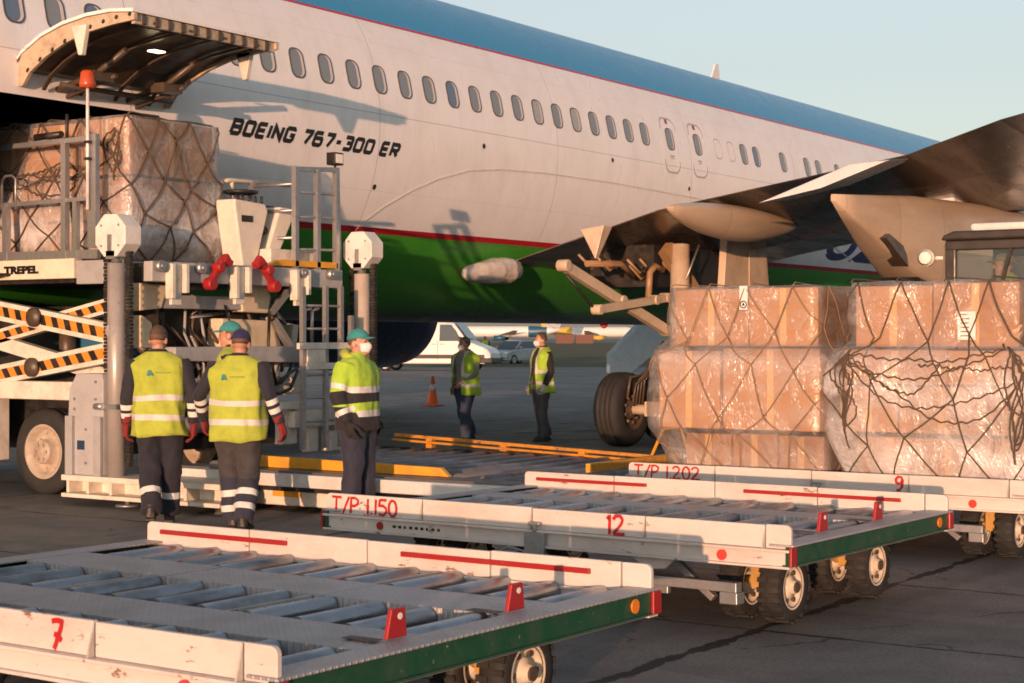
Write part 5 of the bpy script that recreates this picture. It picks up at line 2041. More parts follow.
class Stack:
    """wrapped stack; prof rows are (z, x0, x1, y0, y1) in local coordinates"""

    def __init__(s, label, loc, prof, boxes, seed, rope, net, loose=0, bulge=0.02, milky=None, group='netted cargo stacks'):
        s.prof, s.seed = prof, seed
        s.amp = bulge
        s.t = thing('cargo_stack', label, 'cargo', loc, 0, group)
        ORG[s.t.name] = V(0, 0, 0)
        s.rnd = random.Random(seed)
        g = MB()
        zb = prof[0][0]
        x0, x1, y0, y1 = prof[0][1:]
        g.box((x0 - 0.03, y0 - 0.03, zb - 0.022), (x1 + 0.03, y1 + 0.03, zb - 0.002))
        g.build('pallet_base', PALLETAL, s.t)
        for bx in boxes:
            a, b_ = V(bx[:3]), V(bx[3:6])
            a.y += s.rnd.uniform(0.0, 0.05)
            b_.z -= s.rnd.uniform(0.0, 0.025)
            a.x += s.rnd.uniform(0.0, 0.012)
            g = MB()
            g.box(a + V(.003, .003, .002), b_ - V(.003, .003, .002))
            o = g.build('carton', CARD, s.t, bevel=0.008)
            g = MB()                              # tape down the seam and along the edge
            xm = (a.x + b_.x) / 2
            g.box((xm - 0.028, a.y - 0.001, a.z + 0.01), (xm + 0.028, a.y + 0.003, b_.z - 0.01))
            g.box((b_.x - 0.003, (a.y + b_.y) / 2 - 0.028, a.z + 0.01), (b_.x + 0.001, (a.y + b_.y) / 2 + 0.028, b_.z - 0.01))
            g.build('tape', TAPE, o)
        # film
        nz = 46
        zt = prof[-1][0]
        peri = s.perimeter_params(26, 22)
        rings = []
        for i in range(nz + 1):
            z = zb + (zt - zb) * i / nz
            rings.append([s.pt(a, z) for a in peri])
        top = rings[-1]
        cx = sum((p for p in top), V(0, 0, 0)) / len(top)
        for k in (0.7, 0.4, 0.12):
            rings.append([cx + (p - cx) * k + V(0, 0, 0.012 + 0.02 * noise.noise(V(p.x * 3 * k, p.y * 3 * k, s.seed))) for p in top])
        g = MB()
        g.loft(rings)
        w = g.build('stretch_wrap', WRAP, s.t)
        if milky:
            at = w.data.attributes.new('milky', 'FLOAT', 'POINT')
            vals = []
            for p in w.data.vertices:
                z = p.co.z
                vals.append(max([0.0] + [m_ * max(0, 1 - abs(z - zc) / hw) for zc, hw, m_ in milky]))
            at.data.foreach_set('value', vals)
        s.net(rope, net, loose)

    def dims(s, z):
        p = s.prof
        z = max(p[0][0], min(p[-1][0], z))
        for i in range(len(p) - 1):
            if z <= p[i + 1][0]:
                t = (z - p[i][0]) / (p[i + 1][0] - p[i][0])
                return [p[i][k] + (p[i + 1][k] - p[i][k]) * t for k in range(1, 5)]
        return list(p[-1][1:])

    def perimeter_params(s, nx, ny):
        r = []
        for f, n in ((0, nx), (1, ny), (2, nx), (3, ny)):
            r += [f + i / n for i in range(n)]
        return r

    def pt(s, a, z, off=0.0):
        """a: 0-1 front face left to right, 1-2 right face, 2-3 back, 3-4 left face"""
        x0, x1, y0, y1 = s.dims(z)
        a = a % 4.0
        f, t = int(a), a - int(a)
        rr = 0.035
        if f == 0:
            p, n = V(x0 + (x1 - x0) * t, y0, z), V(0, -1, 0)
        elif f == 1:
            p, n = V(x1, y0 + (y1 - y0) * t, z), V(1, 0, 0)
        elif f == 2:
            p, n = V(x1 - (x1 - x0) * t, y1, z), V(0, 1, 0)
        else:
            p, n = V(x0, y1 - (y1 - y0) * t, z), V(-1, 0, 0)
        # round the corners
        cx, cy = max(x0 + rr, min(x1 - rr, p.x)), max(y0 + rr, min(y1 - rr, p.y))
        d = V(p.x - cx, p.y - cy, 0)
        if d.length > rr:
            n = d.normalized()
            p = V(cx, cy, z) + n * rr
        q = p + V(0, 0, s.seed * 3.7)
        k = min(1, (z - s.prof[0][0]) * 8 + 0.15)
        disp = s.amp * (1.0 * noise.noise(q * 2.1) + 0.5 * noise.noise(q * 4.6)) + 0.35 * s.amp * (0.5 - abs(noise.noise(V(q.x * 7, q.y * 7, q.z * 3)))) * 2
        return p + n * (disp * k + 0.012 + off)

    def rope_on(s, g, pts, r):
        out = []
        for i in range(len(pts) - 1):
            (a0, z0), (a1, z1) = pts[i], pts[i + 1]
            n = max(2, int(abs(a1 - a0) * 14 + abs(z1 - z0) * 12))
            for k in range(n):
                t = k / n
                out.append(s.pt(a0 + (a1 - a0) * t, z0 + (z1 - z0) * t - 0.018 * math.sin(math.pi * t), r * 0.9 + 0.010 * math.sin(math.pi * t)))
        out.append(s.pt(*pts[-1], r * 0.9))
        g.tube(out, r, 6)

    def net(s, rope, net, loose):
        nx, ny, nzr, r = net
        z0, z1 = s.prof[0][0], s.prof[-1][0]
        g = MB()
        cols = [-0.999 + 0.0] if False else []
        tot = []
        for f, n in ((3, ny), (0, nx), (1, ny)):
            for i in range(n):
                tot.append(f - 4 + i / n if f == 3 else f + i / n)
        tot.append(2.0)
        node = {}
        for j in range(nzr + 1):
            for i in range(len(tot)):
                a = tot[i] + s.rnd.uniform(-.06, .06)
                z = z1 - (z1 - z0) * j / nzr + (s.rnd.uniform(-.13, .10) if 0 < j < nzr else 0)
                node[i, j] = (a, min(z1, max(z0, z)))
        for j in range(nzr):
            for i in range(len(tot)):
                if (i + j) % 2:
                    continue
                for di in (-1, 1):
                    if 0 <= i + di < len(tot):
                        s.rope_on(g, [node[i, j], node[i + di, j + 1]], r * s.rnd.uniform(0.85, 1.1))
        for (i, j), (a, z) in node.items():
            if (i + j) % 2 == 0 and 0 < j:
                g.ell(s.pt(a, z, r), r * 1.7, 8, 6)
        # over the top
        x0, x1, y0, y1 = s.dims(z1)
        for i in range(len(tot)):
            a = tot[i]
            if i % 2 == 0 and 0 <= a <= 1:
                p = s.pt(a, z1, r)
                q = V(max(x0 + .08, min(x1 - .08, p.x + s.rnd.choice((-1, 1)) * (x1 - x0) / nx)), (y0 + y1) / 2, z1 + 0.012)
                q2 = V(max(x0 + .06, min(x1 - .06, p.x)), y1 - 0.02, z1 + 0.015)
                g.tube([p, p + V(0, 0.04, 0.028), p.lerp(q, 0.5) + V(0, 0, 0.02), q, q.lerp(q2, 0.5) + V(0, 0, 0.012), q2], r, 6)
        if loose:                                 # slack bunches of rope hanging on the front
            for (a, za, zb, cnt) in loose['bunch']:
                for k in range(cnt):
                    a2 = a + s.rnd.uniform(-.045, .045)
                    fr, ph, am = s.rnd.uniform(2, 7), s.rnd.uniform(0, 6), s.rnd.uniform(.02, .06)
                    zs, ze = za + s.rnd.uniform(-.04, .03), zb + s.rnd.uniform(-.02, .25)
                    pts = []
                    for q in range(12):
                        t = q / 11
                        pts.append((a + (a2 - a + am * math.sin(fr * t + ph) + 0.006 * math.sin(9 * t + ph)) * math.sin(math.pi * t) ** 0.6, zs + (ze - zs) * t))
                    s.rope_on(g, pts, r * 1.05)
            for k in range(loose['sag']):
                a0 = s.rnd.uniform(0.08, 0.35)
                a1 = a0 + s.rnd.uniform(0.3, 0.6)
                if 'span' in loose:
                    a0, a1 = loose['span']
                    if k % 3 == 2:
                        a0, a1 = (a0, 0.55) if k % 2 else (0.45, a1)
                zz = s.rnd.uniform(loose['z'][0], loose['z'][1])
                dip = s.rnd.uniform(0.03, 0.36)
                z2, sk_ = s.rnd.uniform(-.25, .2), s.rnd.uniform(.6, 1.6)
                pts = [(a0 + (a1 - a0) * q / 13, zz + z2 * q / 13 - dip * math.sin(math.pi * (q / 13) ** sk_) + 0.009 * math.sin(q * sk_ + k * 2)) for q in range(14)]
                s.rope_on(g, pts, r * 1.05)
            for k in range(loose['loops']):
                a0, zz = s.rnd.uniform(0.25, 0.8), s.rnd.uniform(loose['z'][0] - .12, loose['z'][1] - .1)
                ra, rz_ = s.rnd.uniform(.05, .16), s.rnd.uniform(.04, .12)
                ph = s.rnd.uniform(0, 6)
                pts = [(a0 + ra * math.cos(ph + q * 0.6) * (1 + 0.1 * q / 10), zz + rz_ * math.sin(ph + q * 0.6)) for q in range(11)]
                s.rope_on(g, pts, r)
        g.build('cargo_net', rope, s.t)

    def label(s, a, z, w, h, mark=False):
        g = MB()
        p = s.pt(a, z, 0.006)
        n = V(0, -1, 0)
        g.add([p + V(-w / 2, 0, -h / 2), p + V(w / 2, 0, -h / 2), p + V(w / 2, 0, h / 2), p + V(-w / 2, 0, h / 2)], [(0, 1, 2, 3)], 0)
        if mark:
            c = p + V(0, -0.002, -h * 0.28)
            ring = [c + V(0.032 * math.cos(R(k * 20)), 0, 0.032 * math.sin(R(k * 20))) for k in range(18)]
            inn = [c + V(0.022 * math.cos(R(k * 20)), 0, 0.022 * math.sin(R(k * 20))) for k in range(18)]
            g.loft([ring, inn], 1, caps=False)
            g.add([c + V(-.014, 0, -.01), c + V(.014, 0, -.01), c + V(.004, 0, .014), c + V(-.004, 0, .014)], [(0, 1, 2, 3)], 1)
        else:
            for k in range(6):
                zz = p.z + h * 0.38 - k * h * 0.15
                g.add([V(p.x - w * 0.36, p.y - .002, zz), V(p.x - w * 0.36 + w * s.rnd.uniform(.3, .7), p.y - .002, zz), V(p.x - w * 0.36 + w * 0.5, p.y - .002, zz + h * .035), V(p.x - w * 0.36, p.y - .002, zz + h * .035)], [(0, 1, 2, 3)], 1)
        g.build('paper_label', [PAPER, DARK], s.t, recalc=False)


def cartons(rows):
    """rows: (z0, z1, y0, y1, [x breaks])"""
    out = []
    for z0, z1, y0, y1, xs in rows:
        for i in range(len(xs) - 1):
            out.append((xs[i], y0, z0, xs[i + 1], y1, z1))
    return out


# left stack on the loaded dolly: origin (-6.0, 13.25)
sb = Stack('tan carton stack under clear film and thin tan net, left one on the dolly', (-6.0, 13.2, 0),
           [(0.515, -0.56, 0.72, -0.86, 0.95), (0.62, -0.60, 0.73, -0.88, 0.95), (0.78, -0.66, 0.75, -0.93, 0.95), (0.93, -0.74, 0.77, -1.02, 0.97), (1.20, -0.745, 0.77, -1.03, 0.97),
            (1.50, -0.74, 0.76, -1.01, 0.97), (1.58, -0.70, 0.70, -0.93, 0.95), (1.62, -0.645, 0.665, -0.87, 0.93), (2.06, -0.635, 0.655, -0.86, 0.93)],
           cartons([(0.53, 0.90, -0.82, 0.9, [-0.52, -0.1, 0.30, 0.69]), (0.92, 1.57, -0.98, 0.92, [-0.68, -0.12, 0.72]), (1.58, 2.055, -0.845, 0.9, [-0.625, 0.05, 0.645])]),
           1, ROPE_T, (7, 6, 5, 0.0048), bulge=0.032, milky=[(1.47, 0.16, 0.55), (0.7, 0.3, 0.2)])
sb.label(0.53, 1.97, 0.07, 0.19, True)
sc_ = Stack('tan carton stack under cloudy film and tangled dark rope net, right one on the dolly', (-4.4, 13.2, 0),
            [(0.515, -0.68, 0.80, -0.86, 0.95), (0.70, -0.76, 0.84, -0.93, 0.95), (0.95, -0.82, 0.86, -0.98, 0.97), (1.45, -0.82, 0.86, -0.99, 0.97),
             (1.56, -0.78, 0.82, -0.95, 0.95), (1.63, -0.655, 0.665, -0.89, 0.93), (2.075, -0.645, 0.645, -0.88, 0.93)],
            cartons([(0.53, 0.92, -0.84, 0.9, [-0.64, -0.1, 0.3, 0.74]), (0.93, 1.30, -0.90, 0.92, [-0.75, -0.28, 0.40, 0.78]),
                     (1.30, 1.57, -0.93, 0.92, [-0.70, 0.12, 0.74]), (1.58, 2.07, -0.865, 0.9, [-0.635, -0.02, 0.635])]),
            2, ROPE_D, (7, 6, 4, 0.0062), loose={'bunch': [(0.10, 1.56, 0.80, 7), (0.88, 1.56, 0.72, 7)], 'sag': 6, 'z': (1.42, 1.56), 'loops': 0, 'span': (0.10, 0.88)}, bulge=0.05,
            milky=[(1.25, 0.4, 0.95), (0.75, 0.4, 1.0)])
sc_.label(0.70, 1.74, 0.135, 0.21)
# stack on the bridge, half way into the hold: origin (-14.0, 12.9)
sa = Stack('tan carton stack under film and dark net, on the raised bridge at aircraft door', (-14.0, 12.9, 0),
           [(2.435, -1.2, 1.14, -0.62, 0.78), (2.60, -1.22, 1.20, -0.66, 0.86), (3.0, -1.22, 1.20, -0.66, 0.83), (3.3, -1.2, 1.18, -0.65, 0.76), (3.36, -1.2, 1.17, -0.64, 0.70), (3.93, -1.2, 1.16, -0.63, 0.68)],
           cartons([(2.45, 2.88, -0.6, 0.66, [-1.15, -0.4, 0.35, 1.1]), (2.88, 3.32, -0.6, 0.6, [-1.15, -0.2, 0.5, 1.12]), (3.33, 3.92, -0.6, 0.64, [-1.15, -0.15, 0.45, 1.13])]),
           3, ROPE_D, (8, 6, 5, 0.0095), loose={'bunch': [(0.93, 3.8, 3.2, 4)], 'sag': 4, 'z': (3.25, 3.5), 'loops': 2}, bulge=0.025, milky=[(2.75, 0.4, 0.9), (3.1, 0.25, 0.5)])
# ---------------------------------------------------------------- people
SKIN = paint('skin', (0.46, 0.24, 0.165), 0.5, dirt=0.15, dirt_col=(0.35, 0.12, 0.09), scale=20, bump=0.02)
HAIRBR = paint('hair_brown', (0.085, 0.052, 0.032), 0.7, dirt=0.3, scale=60, bump=0.4)
HAIRFADE = paint('hair_fade', (0.115, 0.068, 0.044), 0.7, dirt=0.4, dirt_col=(0.08, 0.045, 0.03), scale=50, bump=0.3)
HAIRGR = paint('hair_grey', (0.17, 0.14, 0.12), 0.7, dirt=0.3, scale=60, bump=0.4)
EYE = paint('eye_dark', (0.02, 0.015, 0.012), 0.2, dirt=0, bump=0)
MASK = paint('face_mask_cloth', (0.66, 0.68, 0.70), 0.8, dirt=0.1, bump=0.1, scale=30)
MASKB = paint('face_mask_pale_blue', (0.48, 0.55, 0.60), 0.8, dirt=0.1, bump=0.1, scale=30)
CAPTEAL = cloth('cap_teal', (0.03, 0.24, 0.24))
CAPNAVY = cloth('cap_navy', (0.02, 0.018, 0.075))
CAPOLIVE = cloth('cap_olive', (0.20, 0.20, 0.12))
HIVIS = cloth('hi_vis_yellow', (0.37, 0.44, 0.05), band=(0.52, 0.50, 0.47))
HIVIS2 = cloth('hi_vis_lime', (0.34, 0.56, 0.045), (0.016, 0.015, 0.02), band=(0.60, 0.60, 0.58))
NAVYCL = cloth('navy_workwear', (0.016, 0.017, 0.028), band=(0.62, 0.62, 0.60))
GREYTR = cloth('charcoal_trousers', (0.045, 0.042, 0.045), (0.02, 0.024, 0.045), band=(0.62, 0.62, 0.60))
JEANS = cloth('blue_jeans', (0.03, 0.045, 0.085))
BLACKCL = cloth('black_fleece', (0.014, 0.013, 0.014))
GREYSW = cloth('grey_sweater', (0.25, 0.225, 0.215))
GREYPANT = cloth('grey_trousers', (0.07, 0.068, 0.075))
GLOVERED = cloth('red_glove', (0.20, 0.016, 0.018))
GLOVEPALE = cloth('pale_glove', (0.5, 0.46, 0.44))
BOOT = paint('boot_black', (0.02, 0.018, 0.017), 0.55, dirt=0.5, scale=15)
TEAL = paint('teal_print', (0.01, 0.20, 0.16), 0.6, dirt=0, bump=0)


def make_cloth_mesh(mb, vox, parent, name, mat, wr=0.010, freq=7.0, bands=None, zone=None, seed=0.0, aniso=(1, 1, 0.55)):
    me = remesh(mb, vox, 3, name)
    me.update()
    nr = [p.normal.copy() for p in me.vertices]
    for p, n in zip(me.vertices, nr):
        q = V(p.co.x * aniso[0], p.co.y * aniso[1], p.co.z * aniso[2]) * freq + V(seed, seed * 1.7, 0)
        d = wr * (noise.noise(q) * 0.8 + 0.5 * noise.noise(q * 2.1 + V(3, 1, 2)) - 0.25 * abs(noise.noise(q * 3.7)))
        p.co += n * d
    if bands:
        at = me.attributes.new('band', 'FLOAT', 'POINT')
        at.data.foreach_set('value', [bands(p.co) for p in me.vertices])
    if zone:
        at = me.attributes.new('zone', 'FLOAT', 'POINT')
        at.data.foreach_set('value', [zone(p.co) for p in me.vertices])
    me.polygons.foreach_set('use_smooth', [True] * len(me.polygons))
    return link(name, me, mat, parent)


def seg_dist(p, a, b):
    d = b - a
    t = max(0.0, min(1.0, (p - a).dot(d) / d.length_squared))
    return (p - (a + d * t)).length, t * d.length


def torso_rings(g, rings, n=28, lean=None):
    """rings: (z, half width, front depth, back depth); superellipse sections"""
    rr = []
    for z, w, df, db in rings:
        r = []
        dx, dy = (lean(z) if lean else (0, 0))
        for k in range(n):
            a = 2 * math.pi * k / n
            c, s_ = math.cos(a), math.sin(a)
            x = w * abs(c) ** 0.8 * (1 if c > 0 else -1)
            y = (df if s_ > 0 else db) * abs(s_) ** 0.8 * (1 if s_ > 0 else -1)
            r.append(V(x + dx, y + dy, z))
        rr.append(r)
    g.loft(rr)


def hand_mesh(g, wrist, d, n, side, curl=0.6, k=1.0):
    """palm, four bent fingers of different lengths and a thumb; d points along the forearm, n is the way the palm faces"""
    d, n = V(d).normalized(), V(n).normalized()
    n = (n - d * n.dot(d)).normalized()
    t = d.cross(n).normalized() * side            # towards the thumb
    w = V(wrist)
    g.tube([w - d * 0.02, w + d * 0.02 * k, w + d * 0.05 * k, w + d * 0.092 * k], [(0.028 * k, 0.02 * k), (0.034 * k, 0.019 * k), (0.041 * k, 0.018 * k), (0.038 * k, 0.015 * k)] if False else [0.025 * k, 0.027 * k, 0.027 * k, 0.022 * k], 10)
    for s_ in (-1, 1):
        g.tube([w + t * s_ * 0.012 * k, w + d * 0.05 * k + t * s_ * 0.022 * k, w + d * 0.09 * k + t * s_ * 0.024 * k], [0.018 * k, 0.019 * k, 0.015 * k], 8)
    for i, (off, ln) in enumerate(((0.031, 0.074), (0.0105, 0.084), (-0.0105, 0.078), (-0.031, 0.060))):
        p = w + d * 0.088 * k + t * off * k
        pts, ang = [p], 0.12
        for sgm in (0.42, 0.32, 0.26):
            ang += curl * (0.7 + 0.1 * i)
            p = p + (d * math.cos(ang) + n * math.sin(ang)) * ln * sgm * k
            pts.append(p)
        g.tube(pts, [0.0098 * k, 0.0092 * k, 0.0085 * k, 0.0065 * k], 8)
    p0 = w + d * 0.025 * k + t * 0.024 * k
    g.tube([p0, p0 + (d * 0.6 + t * 0.7 + n * 0.25) * 0.035 * k, p0 + (d * 0.95 + t * 0.75 + n * 0.5) * 0.055 * k, p0 + (d * 1.3 + t * 0.6 + n * 0.7) * 0.066 * k], [0.014 * k, 0.012 * k, 0.010 * k, 0.008 * k], 8)


def person(label, pos, face, H=1.75, J=None, head_yaw=0.0, head_pitch=0.0, lean=(0, 0), top=None, bottom=None, vest=None, gloves=None, cap=None, hair=None,
           mask=None, seed=1.0, leg_bands=None, arm_bands=(), torso_bands=(), zone=None, logo=False, detail=1.0, stout=1.0, vest_open=False, group=None, base_z=0.0, hood=False, sitting=False):
    """face: direction (right, forward) as seen by the photographer; J overrides joints (metres for a 1.75 m person)"""
    fdir = RT * face[0] + FW * face[1]
    rz = math.atan2(fdir.y, fdir.x) - math.pi / 2
    t = thing('person', label, 'person', (pos[0], pos[1], base_z), rz, group)
    ORG[t.name] = V(0, 0, 0)
    k = H / 1.75
    st = stout
    P = dict(hipL=(-.095, 0, .93), hipR=(.095, 0, .93), kneeL=(-.115, .02, .50), kneeR=(.115, .02, .50), ankL=(-.125, -.02, .09), ankR=(.125, -.02, .09),
             shL=(-.20, -.01, 1.43), shR=(.20, -.01, 1.43), elL=(-.265, -.045, 1.14), elR=(.265, -.045, 1.14), wrL=(-.275, .03, .90), wrR=(.275, .03, .90))
    P.update(J or {})
    P = {a: V(b) * k for a, b in P.items()}
    lx, ly = lean

    def ln(z):
        f = max(0, (z / k - 0.93) / 0.57)
        return (lx * f * k, ly * f * k)
    for a in ('shL', 'shR'):
        dx, dy = ln(P[a].z)
        P[a] += V(dx, dy, 0)
    nb = V(*ln(1.5 * k), 1.46 * k)
    hc_ = V(ln(1.5 * k)[0], ln(1.5 * k)[1] + 0.025 * k, 1.615 * k)
    hc_ = hc_ - V(0, 0, 0.012 * k)
    HM = Matrix.Translation(hc_) @ Matrix.Rotation(R(head_yaw), 4, 'Z') @ Matrix.Rotation(R(-head_pitch), 4, 'X') @ Matrix.Diagonal((k, k, k, 1))

    # --- body: one continuous skin surface
    g = MB()
    g.ell((0, -.012, .035), (.074, .094, .098), 20, 14, 0, HM)
    g.ell((0, .026, -.015), (.060, .066, .095), 18, 12, 0, HM)
    g.ell((0, .040, -.075), (.044, .050, .040), 14, 10, 0, HM)
    g.ell((0, .094, -.012), (.012, .022, .026), 10, 8, 0, HM)
    g.ell((0, .080, .030), (.045, .016, .012), 12, 8, 0, HM)
    for sx in (-1, 1):
        g.ell((sx * .076, -.012, -.005), (.011, .024, .032), 10, 8, 0, HM)
        g.ell((sx * .030, .078, -.05), (.016, .012, .010), 8, 6, 0, HM)
    g.tube([nb - V(0, 0, .05 * k), nb + V(0, .005, .05) * k, HM @ V(0, -.015, -.05)], [.066 * k, .056 * k, .055 * k], 14)
    torso_rings(g, [(z * k, w * k * st, a * k * st, b * k * st) for z, w, a, b in ((.86, .12, .09, .09), (.93, .155, .10, .11), (1.05, .14, .095, .09), (1.25, .155, .105, .10), (1.38, .165, .09, .10), (1.45, .12, .06, .07), (1.49, .06, .05, .05))], 20, ln)
    for s_ in 'LR':
        g.tube([P['sh' + s_], P['sh' + s_].lerp(P['el' + s_], .5), P['el' + s_], P['el' + s_].lerp(P['wr' + s_], .4), P['wr' + s_]], [.052 * k, .046 * k, .038 * k, .037 * k, .026 * k], 12)
        g.tube([P['hip' + s_], P['hip' + s_].lerp(P['knee' + s_], .5), P['knee' + s_], P['knee' + s_].lerp(P['ank' + s_], .4), P['ank' + s_]], [.085 * k, .072 * k, .052 * k, .052 * k, .036 * k], 12)
    me = remesh(g, 0.0085 / detail, 3, 'body')
    me.polygons.foreach_set('use_smooth', [True] * len(me.polygons))
    body = link('body', me, SKIN, t)
    g = MB()
    for sx in (-1, 1):
        g.ell((sx * .030, .0835, .014), (.011, .006, .007), 10, 8, 0, HM)
    g.build('eye', EYE, body)
    # --- trousers
    tb = MB()
    torso_rings(tb, [(z * k, w * k * st, a * k * st, b * k * st) for z, w, a, b in ((.80, .13, .10, .115), (.88, .178, .12, .135), (.97, .172, .118, .12), (1.06, .16, .11, .105))], 22, ln)
    for s_ in 'LR':
        a, b_, c = P['hip' + s_], P['knee' + s_], P['ank' + s_]
        tb.tube([a, a.lerp(b_, .25), a.lerp(b_, .7), b_, b_.lerp(c, .35), b_.lerp(c, .8), c + (c - b_).normalized() * 0.02 * k],
                [.108 * k * st, .116 * k * st, .102 * k, .094 * k, .094 * k, .090 * k, .084 * k], 16)

    def lband(co):
        if not leg_bands:
            return -1.0
        best = -1.0
        for s_ in 'LR':
            dd, tt = seg_dist(co, P['knee' + s_], P['ank' + s_])
            d2, _ = seg_dist(co, P['hip' + s_], P['knee' + s_])
            if dd < 0.13 and tt > 0.02:
                for b0 in leg_bands:
                    best = max(best, 0.028 * k - abs(tt - b0 * k))
        return best
    make_cloth_mesh(tb, 0.013 / detail, t, 'trousers', bottom, 0.024, 6.0, lband, zone if bottom is GREYTR else None, seed, (1, 1, 0.8))
    # --- boots
    for s_ in 'LR':
        c = P['ank' + s_]
        fw = V(0, 1, 0)
        g = MB()
        bz = c.z - 0.09 * k
        g.tube([c + V(0, -.055 * k, -.045 * k), c + V(0, .02 * k, -.045 * k), c + V(0, .10 * k, -.052 * k), c + V(0, .165 * k, -.06 * k)], [.036 * k, .047 * k, .044 * k, .03 * k], 12)
        g.tube([c + V(0, -.01 * k, .06 * k), c + V(0, -.01 * k, -.05 * k)], [.05 * k, .05 * k], 12)
        g.box(c + V(-.042 * k, -.085 * k, -.09 * k), c + V(.042 * k, .17 * k, -.062 * k))
        mb2 = remesh(g, 0.008, 2, 'boot')
        mb2.polygons.foreach_set('use_smooth', [True] * len(mb2.polygons))
        link('boot', mb2, BOOT, t)
    # --- upper garment
    ub = MB()
    puff = 1.22 if top is HIVIS2 else 1.0
    torso_rings(ub, [(z * k, w * k * st * puff, a * k * st * puff, b * k * st * puff) for z, w, a, b in ((.84 if puff > 1 else .9, .185, .125, .13), (1.0, .178, .122, .122), (1.15, .176, .12, .115), (1.30, .19, .125, .12), (1.40, .195, .105, .115), (1.455, .15, .075, .085), (1.50, .078, .062, .07), (1.53, .07, .06, .064))], 26, ln)
    for s_ in 'LR':
        a, b_, c = P['sh' + s_], P['el' + s_], P['wr' + s_]
        ub.tube([a - V(0, 0, 0.0), a.lerp(b_, .3), a.lerp(b_, .75), b_, b_.lerp(c, .4), b_.lerp(c, .85), c],
                [.073 * k * puff, .072 * k * puff, .062 * k * puff, .058 * k * puff, .058 * k * puff, .050 * k * puff, .048 * k * puff], 14)

    def uband(co):
        best = -1.0
        arm = False
        for s_ in 'LR':
            d1, t1 = seg_dist(co, P['sh' + s_], P['el' + s_])
            d2, t2 = seg_dist(co, P['el' + s_], P['wr' + s_])
            L1 = (P['el' + s_] - P['sh' + s_]).length
            dd, tt = (d1, t1) if d1 < d2 else (d2, L1 + t2)
            if dd < 0.088 * puff and (abs(co.x) > 0.17 * k * puff or dd < 0.06):
                arm = True
                for b0 in arm_bands:
                    best = max(best, 0.024 * k - abs(tt - b0 * k))
        if not arm:
            for b0 in torso_bands:
                best = max(best, 0.028 * k - abs(co.z - b0 * k))
        return best
    top_o = make_cloth_mesh(ub, 0.0125 / detail, t, 'jacket', top, 0.013, 8.0, uband if (arm_bands or torso_bands) else None, zone if top is HIVIS2 else None, seed + 3)
    if hood:
        g = MB()
        cpt = [nb + V(0.105 * math.cos(R(a)), 0.085 * math.sin(R(a)) - 0.02, 0.03 - 0.03 * math.sin(R(a))) * k for a in range(0, 360, 24)]
        g.tube(cpt, [0.035 * k * (1.35 if 140 < a < 400 else 1.0) for a in range(0, 360, 24)], 10, closed=True)
        make_cloth_mesh(g, 0.012, top_o, 'hood', HIVIS, 0.008, 10, seed=seed)
    else:
        g = MB()
        g.tube([nb + V(0.066 * math.cos(R(a)), 0.064 * math.sin(R(a)), 0.045 - 0.012 * math.sin(R(a))) * k for a in range(0, 360, 24)], 0.018 * k, 8, closed=True)
        g.build('collar', top, top_o)
    # --- vest
    if vest:
        vb = MB()
        vr = ((.775, .238, .170, .175), (.90, .230, .160, .162), (1.05, .222, .155, .148), (1.22, .232, .158, .15), (1.33, .256, .145, .145), (1.39, .262, .122, .13), (1.435, .235, .098, .112), (1.465, .175, .082, .098), (1.49, .125, .072, .09), (1.515, .088, .066, .08))
        rows = []
        n = 72
        a0 = 16 if vest_open else 0
        for i in range(len(vr) - 1):
            for q in range(4):
                u = q / 4
                z, w, df, db = [vr[i][m_] + (vr[i + 1][m_] - vr[i][m_]) * u for m_ in range(4)]
                row = []
                dx, dy = ln(z * k)
                gap = a0 * (1.0 + 0.6 * max(0, (1.3 - z))) if vest_open else 0
                for j in range(n + 1):
                    a = R(90 + gap + (360 - 2 * gap) * j / n)
                    c, s_ = math.cos(a), math.sin(a)
                    x = w * k * st * abs(c) ** 0.75 * (1 if c > 0 else -1)
                    y = (df if s_ > 0 else db) * k * st * abs(s_) ** 0.75 * (1 if s_ > 0 else -1)
                    pq = V(x * 5, y * 5, z * 3.0) + V(seed * 2, 0, 0)
                    fold = max(0.25, min(1, (1.35 - z) * 2.2))
                    wr = (0.026 * noise.noise(pq * 1.3) + fold * 0.06 * (0.32 - abs(noise.noise(V(x * 7 + z * 1.5, y * 7, z * 2.2 + seed)))) + 0.010 * noise.noise(V(x * 18, y * 18, z * 9 + seed)))
                    sc2 = 1 + wr / max(0.08, math.hypot(x, y))
                    row.append(V(x * sc2 + dx, y * sc2 + dy, z * k + (0.022 * noise.noise(V(x * 6, y * 6, seed)) if i == 0 and q == 0 else 0)))
                rows.append(row)
        vb.loft(rows, caps=False, closed=False)
        vo = vb.build('vest', vest, t)
        me = vo.data
        at = me.attributes.new('band', 'FLOAT', 'POINT')
        vals = []
        for p in me.vertices:
            z = p.co.z / k
            v_ = max(0.026 - abs(z - 1.105 - 0.006 * math.sin(p.co.x * 9 + seed)), 0.026 - abs(z - 0.935 - 0.006 * math.sin(p.co.x * 7 + seed * 2)))
            if vest_open and p.co.y > 0.02:
                v_ = max(v_, 0.026 - abs(abs(p.co.x) / k - 0.125)) if z > 1.10 else v_
            vals.append(v_)
        at.data.foreach_set('value', vals)
        md = vo.modifiers.new('s', 'SOLIDIFY')
        md.thickness = 0.008
